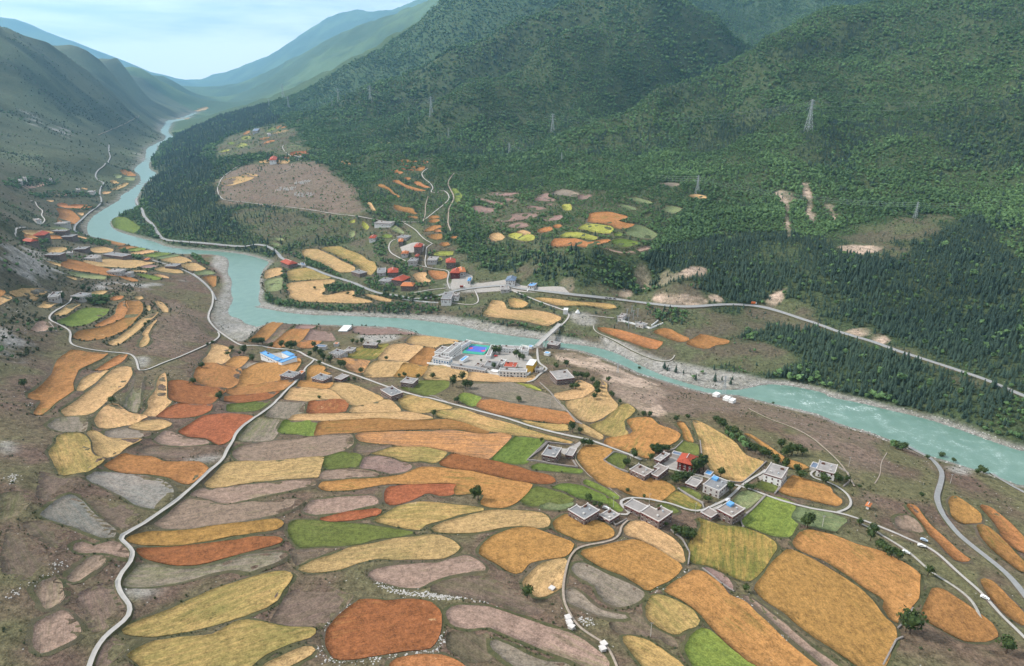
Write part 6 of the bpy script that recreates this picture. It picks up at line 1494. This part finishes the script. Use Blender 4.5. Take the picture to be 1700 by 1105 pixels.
PROTO = {
    'pine': [proto('pine_clump', conifer(70 + s, 7, 7, .22), MAT['needle']) for s in range(3)],
    'broad': [proto('broadleaf_clump', core(blob_crown(80 + s, 46, .105, 3), 80 + s, r=.27), MAT['leaf_wood']) for s in range(4)],
    'scrub': [proto('shrub_clump', core(blob_crown(90 + s, 34, .13, 4), 90 + s, r=.34, z=.36), MAT['shrub']) for s in range(3)]}
LAB = {'pine': ('pine_wood', 'dark pine wood covering the slopes across the river'), 'broad': ('broadleaf_wood', 'green broadleaf wood covering the mountain slopes'), 'scrub': ('scrub', 'dark scrub dotted over banks and the left hillside')}
for k, pts in PTS.items():
    n = len(PROTO[k]); sel = RNG.integers(0, n, len(pts)); print('scatter', k, len(pts))
    for i in range(n): gn_scatter(LAB[k][0], pts[sel == i], PROTO[k][i], LAB[k][1])
# ------------------------------------------------------------------ pylons and wires
def pylon_mesh(H):
    m = MB(); b = H * .10; t = H * .018
    def leg(z): k = min(1, z / (H * .72)); w = b + (t * 1.5 - b) * k if z < H * .72 else t * 1.5 + (t - t * 1.5) * ((z - H * .72) / (H * .28)); return w
    zs = [0, .14, .27, .39, .50, .60, .68, .75, .82, .88, .94, 1.0]; r = H * .0045
    for i in range(len(zs) - 1):
        z0, z1 = zs[i] * H, zs[i + 1] * H; w0, w1 = leg(z0), leg(z1)
        c0 = [(-w0, -w0, z0), (w0, -w0, z0), (w0, w0, z0), (-w0, w0, z0)]; c1 = [(-w1, -w1, z1), (w1, -w1, z1), (w1, w1, z1), (-w1, w1, z1)]
        for k in range(4):
            m.bar(c0[k], c1[k], r); m.bar(c0[k], c1[(k + 1) % 4], r * .6); m.bar(c0[(k + 1) % 4], c1[k], r * .6); m.bar(c1[k], c1[(k + 1) % 4], r * .6)
    arms = MB()
    for z, w in ((.72, .16), (.84, .13), (.95, .10)):
        for s in (-1, 1):
            arms.bar((s * t, 0, z * H), (s * w * H, 0, z * H + H * .01), r); arms.bar((s * t, 0, z * H + H * .045), (s * w * H, 0, z * H + H * .01), r * .7); arms.bar((s * w * H, 0, z * H), (s * w * H, 0, z * H - H * .035), r * .9)
    return m, arms
PYL = dict(m1=('Q', 172, 470, 405), m2=('Q', 318, 470, 395), m3=('Q', 597, 535, 447), m4=('Q', 1153, 610, 525), m5=('R', 668, 600, 462), l1=('Q', 143, 490, 455), l2=('Q', 268, 487, 460), l3=('Q', 495, 572, 538), l4=('Q', 676, 632, 590), l5=('Q', 955, 712, 655), l6=('Q', 1195, 740, 700), l7=('R', 158, 888, 805), l8=('R', 1158, 1000, 925), f1=('P', 1300, 450, 390), f2=('P', 1325, 500, 445), f3=('P', 1235, 490, 455), d1=('D', 795, 490, 370), d2=('D', 100, 350, 295))
PLAB = dict(m1='faint steel pylon on the far wooded saddle', m2='tall steel pylon on the wooded saddle', m3='steel pylon at the foot of the green spur', m4='steel pylon in the wooded hollow below the green mountain', m5='tall steel pylon standing in the green slope of the big mountain', l1='short far pylon on the saddle beside the faint one', l2='short pylon below the tall one on the saddle', l3='small pylon in woods below the green spur', l4='small pylon above the bushy fan', l5='small pylon above the mauve plots', l6='small pylon at the edge of the wooded hollow', l7='steel pylon on a small clearing of the wooded slope', l8='steel pylon on the grassy bench of the big mountain', f1='distant pylon at the mouth of the upper valley', f2='distant pylon nearest the saddle at the upper valley', f3='smallest distant pylon on the upper valley shoulder', d1='slender lattice mast beside the white huts on the river bank', d2='small lattice mast on the brown slope over the river')
PT = {}
for k, (t, x_, yb, yt) in PYL.items():
    ox, oy, s = TILES[t]; p = cast(ox + x_ / s, oy + yb / s)[0]; H = (yb - yt) / s / FPX * math.hypot(p[1] * CP + (CAM_H - p[2]) * SP, 0) / math.cos(math.atan2(CAM_H - p[2], p[1]) * .98)
    H = max(14, min(H, 90)); m, a = pylon_mesh(H); o = empty('pylon', (p[0], p[1], p[2] - .5), .3 if k[0] in 'ml' else .1)
    m.obj('lattice_tower', MAT['steel'], o)
    if k[0] != 'd': a.obj('cross_arms', MAT['steel'], o)
    else: a.obj('antenna_arms', MAT['steel'], o)
    tag(o, PLAB[k], 'pylon' if k[0] != 'd' else 'mast'); PT[k] = (p, H)
def wires(a, b, name_lab):
    m = MB(); (p, H), (q, K) = a, b
    for z, w in ((.69, .16), (.81, .13), (.92, .10)):
        for s in (-1, 1):
            A = Vector((p[0] + s * w * H, p[1], p[2] + z * H)); B = Vector((q[0] + s * w * K, q[1], q[2] + z * K)); sag = (B - A).length * .03; last = A
            for i in range(1, 13):
                t = i / 12; c = A.lerp(B, t); c.z -= sag * 4 * t * (1 - t); m.bar(last, c, .055, 0, 3); last = c
    tag(m.obj('power_lines', MAT['steel']), name_lab, 'cables')
offr = at_y(1800, 160, 1500); lowr = at_y(1800, 330, 1200)
chain = ['m1', 'm2', 'm3', 'm4', 'm5']; names = ['power lines between the two far pylons on the saddle', 'power lines from the saddle down to the green spur', 'power lines crossing the wooded hollow', 'power lines rising across the big green mountain', 'power lines running off past the tallest pylon']
for i, k in enumerate(chain): wires(PT[k], PT[chain[i + 1]] if i + 1 < len(chain) else ((np.array([offr[0], offr[1], offr[2] - 40]), 70.0)), names[i])
wires(PT['l7'], PT['l8'], 'power lines between the clearing pylon and the bench pylon'); wires(PT['l5'], PT['l7'], 'power lines from the mauve plots to the clearing pylon'); wires(PT['l8'], (np.array([lowr[0], lowr[1], lowr[2] - 20]), 40.0), 'power lines running off past the bench pylon')

# ------------------------------------------------------------------ bridge
def bridge():
    a = cast(*T('M', '474,897')[0])[0]; b = cast(*T('C', '758,197')[0])[0]; z0, z1 = a[2] + .9, b[2] + .9
    z0 = max(z0, 11.0); z1 = max(z1, 10.5)
    a, b = np.array(a[:2]), np.array(b[:2]); L = np.linalg.norm(b - a); d = (b - a) / L; rz = math.atan2(d[1], d[0]); root = empty('arch_bridge', (a[0], a[1], z0), rz); tag(root, 'slim concrete arch bridge over the turquoise river by the school', 'bridge')
    sl = (z1 - z0) / L; n = 24; xs = np.linspace(-3, L + 3, n + 1); deck = MB(); v = []
    for x_ in xs:
        z = sl * x_; v += [(x_, -2.9, z), (x_, 2.9, z), (x_, 2.9, z - .8), (x_, -2.9, z - .8)]
    deck.add(v, [(4 * i + k, 4 * i + (k + 1) % 4, 4 * i + 4 + (k + 1) % 4, 4 * i + 4 + k) for i in range(n) for k in range(4)]); deck.obj('deck', MAT['concrete'], root)
    for s in (-1, 1):
        rail = MB(); x_ = -3
        for i in range(len(xs) - 1): rail.bar((xs[i], s * 2.75, sl * xs[i] + 1.0), (xs[i + 1], s * 2.75, sl * xs[i + 1] + 1.0), .14); rail.bar((xs[i], s * 2.75, sl * xs[i]), (xs[i], s * 2.75, sl * xs[i] + 1.0), .1)
        rail.obj('railing', MAT['white'], root)
        arch = MB(); last = None
        for t in np.linspace(0, 1, 21):
            p = (L * .12 + L * .7 * t, s * 2.0, -8.5 + 7.2 * 4 * t * (1 - t) + sl * (L * .12 + L * .7 * t))
            if last: arch.bar(last, p, .6, 0, 6)
            last = p
        arch.obj('arch_rib', MAT['plaster'], root)
    for t in (.15, .25, .35, .6, .7, .8):
        x_ = L * .12 + L * .7 * t; MB().box((x_, 0, (sl * x_ - .8 + (-8.5 + 7.2 * 4 * t * (1 - t) + sl * x_)) / 2), (.8, 4.4, max(.4, 7.7 - 7.2 * 4 * t * (1 - t)))).obj('spandrel_wall', MAT['plaster'], root)
    for x_ in (L * .1, L * .85): MB().box((x_, 0, sl * x_ - 5.5), (2.2, 4.6, 9.5)).obj('pier', MAT['plaster'], root)
bridge()

# ------------------------------------------------------------------ walls of dry stone and concrete
MAT['drystone'] = plain('drystone', (.27, .24, .22, 1), .35, 1.2, .95, .6)
def wall(tile, s, h, w_, mat, label, name='stone_wall', group=None):
    p = castp(T(tile, s)); p = resample(p, 3.0)[:, :2]; n = len(p)
    if n < 2: return
    d = np.gradient(p, axis=0); nr = np.stack([-d[:, 1], d[:, 0]], 1); nr /= np.linalg.norm(nr, axis=1)[:, None] + 1e-9; c = p.mean(0); g = ground(p[:, 0], p[:, 1]); zc = g.mean(); V_ = []
    for off, up in ((-w_ / 2, 0), (-w_ / 2, 1), (w_ / 2, 1), (w_ / 2, 0)):
        q = p + nr * off; zz = (g + h * (1 + RNG.uniform(-.08, .08, n))) if up else g - .5; V_ += [(a[0] - c[0], a[1] - c[1], b - zc) for a, b in zip(q, zz)]
    F_ = [(k * n + i, k * n + i + 1, (k + 1) * n + i + 1, (k + 1) * n + i) for k in range(3) for i in range(n - 1)] + [(0, n, 2 * n, 3 * n), (n - 1, 4 * n - 1, 3 * n - 1, 2 * n - 1)]
    tag(link(name, new_mesh(name, V_, F_, MAT[mat]), None, (c[0], c[1], zc)), label, 'wall', group)
WALLS = [('I', '985,85 920,150 830,230 850,275', 'pale stone wall beside the bright green field', 1.2), ('I', '410,290 480,345 525,430 515,500', 'curving pale stone wall below the dark bushes', 1.2), ('I', '455,40 500,75 600,130 610,160', 'stone wall round the kitchen plot beside the lane', 1.1), ('I', '1075,10 1035,75', 'short stone wall at the golden field by the lane', 1.1),
 ('V', '90,375 200,290 285,205', 'stone wall on the green field side of the lone farmhouse', 1.3), ('V', '100,378 320,410 480,435 575,445 530,380', 'stone wall along the garden of the lone farmhouse', 1.3), ('V', '825,375 930,292 1060,325', 'stone wall round the dark green plot by the main road', 1.2), ('V', '830,380 900,425 1060,490', 'stone wall between golden field and tan roofed farmhouse', 1.2), ('V', '900,955 940,1005 1050,945', 'stone wall of the small yard below the slate farmhouse', 1.2),
 ('W', '265,65 200,130 160,140', 'stone wall behind the red roofed farmhouse', 1.2), ('W', '410,60 425,190', 'stone wall beside the red roofed farmhouse garden', 1.2), ('W', '225,455 330,520 440,580', 'pale stone wall across the gardens of the lane junction', 1.1), ('W', '1050,480 1130,390', 'stone wall between garden and golden field', 1.1), ('W', '640,400 760,410 960,235', 'grey wall along the foot of the patchy field', 1.3), ('W', '1600,440 1650,400 1640,330 1560,280', 'stone wall round the house at the end of the lane', 1.1), ('W', '785,670 850,625 950,515', 'pale wall from the farmhouse up to the lane', 1.2),
 ('C', '690,930 760,860 820,805 1000,825', 'stone wall on the upper side of the lone farmhouse', 1.2), ('C', '775,415 1010,670 1050,690', 'stone wall beside the path of the curved terraces', 1.0), ('B', '1430,500 1579,560', 'low wall along the main road by the green field', .9), ('K', '300,680 350,740 240,740', 'rough stone wall of the fallow plot by the white track', .9), ('J', '780,760 745,820 690,880', 'pale stone wall by the tree at the corner of the broad shelf', .9), ('J', '720,935 680,950 600,1105', 'stone wall along the lower side of the broad shelf', .9), ('I', '600,520 700,600 790,660', 'tumbled stone wall beside the mauve strip', .8)]
for t, s, l, h in WALLS: wall(t, s, h, .8, 'drystone', l)
wall('Z', '1040,362 1160,390 1300,430 1420,382', 2.4, .5, 'white', 'white perimeter wall of the substation', 'perimeter_wall'); wall('Z', '1310,405 1375,358', 2.4, .5, 'white', 'short white wall at the corner of the substation', 'perimeter_wall')
wall('S', '120,405 370,440 720,490 870,525 1150,540 1200,500', 2.2, .5, 'whitewash', 'long pale wall along the barley side of the school', 'perimeter_wall'); wall('S', '560,168 700,192 830,200 1090,215 1180,230', 2.0, .5, 'whitewash', 'white river wall behind the school', 'perimeter_wall')
wall('X', '290,965 420,980 560,995 660,1000', 1.6, .5, 'white', 'broken white roadside wall under the town poplars', 'perimeter_wall')

# ------------------------------------------------------------------ substation gantries, stupa, poles, prayer flags, boxes
def lattice_post(x_, y_, H, label, group):
    g = float(ground(x_, y_)); o = empty('gantry_post', (x_, y_, g - .2)); m = MB(); w = .5
    for k in range(4):
        a = (w * (1 if k in (0, 1) else -1), w * (1 if k in (0, 3) else -1)); m.bar((a[0], a[1], 0), (a[0] * .5, a[1] * .5, H), .09)
    for z in np.arange(0, H - 1, 1.6):
        m.bar((w, w, z), (-w, w, z + 1.6), .05); m.bar((-w, -w, z), (w, -w, z + 1.6), .05); m.bar((w, -w, z), (w, w, z + 1.6), .05); m.bar((-w, w, z), (-w, -w, z + 1.6), .05)
    m.obj('lattice_column', MAT['steel'], o); MB().bar((-2.2, 0, H), (2.2, 0, H), .14).bar((-2, 0, H), (-2, 0, H - 1.1), .1).bar((2, 0, H), (2, 0, H - 1.1), .1).obj('cross_beam', MAT['steel'], o); tag(o, label, 'gantry', group)
for s in ('990,385', '1080,330', '1095,430', '1095,380', '1140,345', '1160,430', '1125,300', '1180,330'):
    p = castp(T('Z', s))[0]; lattice_post(p[0], p[1], random.uniform(11, 15), 'steel lattice gantry post inside the substation', 'substation gantries')
def stupa():
    p = castp(T('Z', '618,278'))[0]; o = empty('stupa', tuple(p)); tag(o, 'small white stupa beside the dusty yard at the bridge road', 'stupa')
    m = MB(); m.box((0, 0, .4), (6, 6, 1.2)); m.box((0, 0, 1.4), (4.6, 4.6, .9)); m.box((0, 0, 2.2), (3.6, 3.6, .8)); m.obj('stepped_base', MAT['white'], o)
    MB().taper([(0, 0, 2.6), (0, 0, 3.2), (0, 0, 4.2), (0, 0, 4.9)], [1.3, 1.55, 1.45, .8], 14).obj('dome', MAT['white'], o); MB().taper([(0, 0, 4.9), (0, 0, 5.4), (0, 0, 7.4)], [.55, .5, .1], 10).obj('spire', MAT['yellowwall'], o)
stupa()
def power_pole(tile, s, H, label):
    p = castp(T(tile, s))[0]; o = empty('power_pole', (p[0], p[1], p[2] - .3)); MB().taper([(0, 0, 0), (0, 0, H)], [.17, .11], 7).obj('pole', MAT['plaster'], o); MB().bar((-1, 0, H - .5), (1, 0, H - .5), .07).bar((-.8, 0, H - .5), (-.8, 0, H - .15), .06).bar((.8, 0, H - .5), (.8, 0, H - .15), .06).obj('crossbar', MAT['steel'], o); tag(o, label, 'pole')
for t, s, l in (('V', '1085,375', 'concrete power pole beside the dark round tree'), ('V', '1265,800', 'concrete power pole on the lane hairpin'), ('W', '370,665', 'concrete power pole at the lane bend below the tan roof'), ('W', '1425,775', 'concrete power pole standing in the dull green field'), ('V', '920,830', 'concrete power pole between green plot and slate farmhouse'), ('C', '845,575', 'concrete power pole between the olive plot and orange field'), ('E', '430,690', 'concrete power pole on the grazed slope above the lane house'), ('J', '235,270', 'concrete power pole by the dark tree of the dull green field'), ('L', '1375,560', 'concrete power pole on the river side of the highway'), ('I', '290,930', 'concrete power pole in the grass below the patchy oval field'), ('Z', '678,370', 'concrete power pole in the dusty yard'), ('E', '1095,800', 'concrete power pole beside the grey river road'), ('B', '1300,470', 'concrete power pole on the main road by the green field')): power_pole(t, s, 9.5, l)
for i, s in enumerate(('880,825', '888,855', '900,880', '1095,985', '1088,1012', '783,650')):
    p = castp(T('H', s))[0]; o = empty('white_box', (p[0], p[1], p[2] - .1), random.uniform(0, 1)); MB().box((0, 0, .9), (2.6, 2.6, 1.8)).obj('body', MAT['plaster'], o); MB().box((0, 0, 1.95), (3.1, 3.1, .22)).obj('lid', MAT['parapet'], o)
    tag(o, ('small white roofed box hut in the row beside the dirt lane' if i < 3 else ('small white roofed box hut where the dirt lane leaves the fallow strip' if i < 5 else 'single small white box hut at the tip of the straw field')), 'hut', None if i == 5 else ('row of box huts' if i < 3 else 'pair of box huts'))
def flags(cx_, cy_, n, label):
    p = castp(T('c', f'{cx_},{cy_}'))[0]; o = empty('prayer_flags', tuple(p)); tag(o, label, 'flags'); poles = MB(); cl = MB()
    for i in range(n):
        a, b = RNG.uniform(-22, 22), RNG.uniform(-16, 16); z = float(ground(p[0] + a, p[1] + b)) - p[2]; h = RNG.uniform(3.5, 6); poles.bar((a, b, z - .2), (a, b, z + h), .06, 0, 3); t = RNG.uniform(0, 3.1)
        v = [(a, b, z + .8), (a + .9 * math.cos(t), b + .9 * math.sin(t), z + .7), (a + 1.0 * math.cos(t + .1), b + 1.0 * math.sin(t + .1), z + h * .6), (a + .8 * math.cos(t), b + .8 * math.sin(t), z + h - .2), (a, b, z + h - .1)]; cl.add(v, [(0, 1, 2, 3, 4)])
    poles.obj('flag_poles', MAT['plaster'], o); cl.obj('flag_cloths', MAT['white'], o)
for i, (a, b) in enumerate(((630, 635), (785, 575), (790, 690))): flags(a, b, 70, ['cluster of white prayer flags nearest the left edge of the plateau', 'cluster of white prayer flags highest on the plateau', 'cluster of white prayer flags lowest on the plateau'][i])
# cars
def car_meshes(col):
    key = 'car_' + '_'.join(f'{c:.2f}' for c in col[:3]); paint = NT('paint_' + key); paint.bsdf.inputs['Base Color'].default_value = col; paint.bsdf.inputs['Roughness'].default_value = .3
    body = MB(); prof = [(-2.2, .35), (2.2, .35), (2.25, .75), (1.4, .92), (.7, 1.45), (-1.3, 1.5), (-2.1, 1.0), (-2.25, .7)]; n = len(prof)
    body.add([(x_, -.85, z) for x_, z in prof] + [(x_, .85, z) for x_, z in prof], [(i, (i + 1) % n, n + (i + 1) % n, n + i) for i in range(n)] + [tuple(range(n))[::-1], tuple(range(n, 2 * n))])
    gl = MB(); gl.box((-.3, 0, 1.2), (1.7, 1.74, .36)); wh = MB()
    for sx in (-1.4, 1.4): wh.bar((0, -.1, 0), (0, .1, 0), .32, 0, 10) if sx < 0 else None
    return body.mesh('car_body', paint.mat), gl.mesh('car_windows', MAT['glass']), wh.mesh('wheel', MAT['tyre'])
CARS = [('J', '845,358', -35, (.35, .42, .5, 1), 'pale blue car parked beside the gravel road'), ('J', '830,392', -20, (.7, .7, .7, 1), 'white car parked on the verge of the gravel road'), ('J', '737,432', -35, (.6, .62, .62, 1), 'white pickup on the upper gravel lane'), ('V', '845,845', -20, (.7, .7, .68, 1), 'white car next to the slate grey farmhouse'), ('W', '640,560', 40, (.5, .5, .52, 1), 'silver car on the lane by the blue hatch farmhouse'), ('S', '840,330', 10, (.55, .03, .02, 1), 'red car in the school yard under the round trees'), ('X', '905,845', 0, (.25, .05, .03, 1), 'dark red truck on the highway at the town'), ('Z', '150,75', 60, (.7, .7, .7, 1), 'white car in the highway yard'), ('Z', '890,147', -8, (.04, .04, .05, 1), 'dark car on the highway above the barley strip'), ('Z', '925,150', -8, (.04, .04, .05, 1), 'black car following along the highway'), ('Z', '965,155', -8, (.05, .04, .04, 1), 'last dark car of the line on the highway'), ('J', '1210,705', -40, (.7, .7, .7, 1), 'white car in the lay-by beside the wide barley strip'), ('B', '210,185', -20, (.6, .6, .62, 1), 'pale van on the main road by the tall trees'), ('N', '5,572', -5, (.6, .15, .04, 1), 'orange lorry on the highway below the pale scar'), ('W', '290,0', 0, (0, 0, 0, 1), '')]
for t, s, a, col, lab in CARS:
    if not lab: continue
    p = castp(T(t, s))[0]; b_, g_, w_ = car_meshes(col)
    if 'truck' in lab or 'lorry' in lab:
        o = empty('lorry', (p[0], p[1], p[2] + .85), R(a)); mm_ = b_.materials[0]
        MB().box((-.9, 0, 2.0), (5.6, 2.3, 2.4)).box((-.4, 0, .6), (7.0, 1.9, .3)).obj('cargo_box', mm_, o); MB().box((3.0, 0, 1.55), (1.7, 2.2, 2.0)).obj('cab', MAT['white'], o); MB().box((3.5, 0, 2.0), (.8, 2.24, .7)).obj('windscreen', MAT['glass'], o)
        for sx in (-2.8, -1.7, 2.9):
            for sy in (-.95, .95): link('wheel', w_, o, (sx, sy, .45), 0, (1.4, 1.4, 1.4))
        tag(o, lab, 'lorry'); continue
    o = empty('parked_car', (p[0], p[1], p[2] + .85), R(a)); link('body', b_, o); link('windows', g_, o)
    for sx in (-1.4, 1.4):
        for sy in (-.8, .8): link('wheel', w_, o, (sx, sy, .32))
    tag(o, lab, 'car')

# ------------------------------------------------------------------ stones lying on the banks
def rock_proto(seed):
    rg = np.random.default_rng(seed); bm = bmesh.new(); bmesh.ops.create_icosphere(bm, subdivisions=1, radius=.5)
    m = MB(); m.add([tuple(np.array(v.co) * rg.uniform(.7, 1.25) * (1, .8, .6)) for v in bm.verts], [[v.index for v in f.verts] for f in bm.faces]); bm.free(); return m
MAT['rock'] = plain('pale_rock', (.42, .40, .38, 1), .25, 1.2, .9)
x, y, z = candidates(190, 800, 3.0); near = inside(x, y, side_poly); n_ = fbm(x, y, 40, 3, 501); m = near & (RNG.random(x.shape) < .012 + .10 * sstep(.18, .4, n_)); x, y, z = x[m], y[m], z[m]; m = ~blocked(x, y); pts = np.stack([x[m], y[m], z[m] + .1, RNG.uniform(.35, 1.0, m.sum())], 1)
gx, gy, gz = candidates(450, 1150, 2.6); rd = sdf(gx, gy, river_poly); ok = (rd > -1.5) & (rd < 9) & (RNG.random(gx.shape) < .30); pts = np.vstack([pts, np.stack([gx[ok], gy[ok], gz[ok] + .1, RNG.uniform(.5, 2.2, ok.sum())], 1)])
for t_, l_, n_ in (('H', '0,670 100,690 280,690 400,715', 260), ('G', '1000,600 1100,650 1250,680 1449,690', 260), ('G', '690,900 740,810 820,745', 90), ('G', '660,1000 740,1070 900,1075 1100,1040 1330,1010 1385,930', 220), ('H', '60,1020 120,960 110,900', 60), ('H', '950,830 990,825 1010,850', 60), ('A', '60,960 100,940 80,1000', 60), ('I', '300,650 480,550 520,520', 50), ('I', '780,690 830,700 1000,880 1110,960', 70), ('K', '0,560 100,620 180,560', 70), ('F', '30,720 120,650 240,580 380,480', 80), ('F', '700,620 760,640', 20), ('A', '180,480 210,480', 14)):
    q_ = resample(castp(T(t_, l_))[:, :2], 1.0); q_ = q_[RNG.integers(0, len(q_), n_)] + RNG.normal(0, 1.6, (n_, 2)); q_ = q_[~blocked(q_[:, 0], q_[:, 1])]; pts = np.vstack([pts, np.column_stack([q_, ground(q_[:, 0], q_[:, 1]) + .1, RNG.uniform(.35, 1.2, len(q_))])])
s_ = gn_scatter('loose_stones', pts, proto('stone', rock_proto(3), MAT['rock']), 'loose pale stones on the banks and the river edge'); s_['category'] = 'stones'

# ------------------------------------------------------------------ haze: the air of the valley
def haze():
    t = bpy.data.materials.new('valley_air'); t.use_nodes = True; nt = t.node_tree; nt.nodes.clear(); o_ = nt.nodes.new('ShaderNodeOutputMaterial'); v = nt.nodes.new('ShaderNodeVolumePrincipled'); nt.links.new(v.outputs[0], o_.inputs['Volume'])
    v.inputs['Color'].default_value = (.30, .66, 1.0, 1); v.inputs['Density'].default_value = HAZE; v.inputs['Anisotropy'].default_value = .3
    zt = float(HH.max()) + 80; m = MB().box(((GX[0] + GX[-1]) / 2, (GY[0] + GY[-1]) / 2, (zt - 7) / 2), (GX[-1] - GX[0] + 60, GY[-1] - GY[0] + 60, zt + 7)); o = m.obj('haze', t); tag(o, kind='stuff')
HAZE = 4.3e-5
haze()
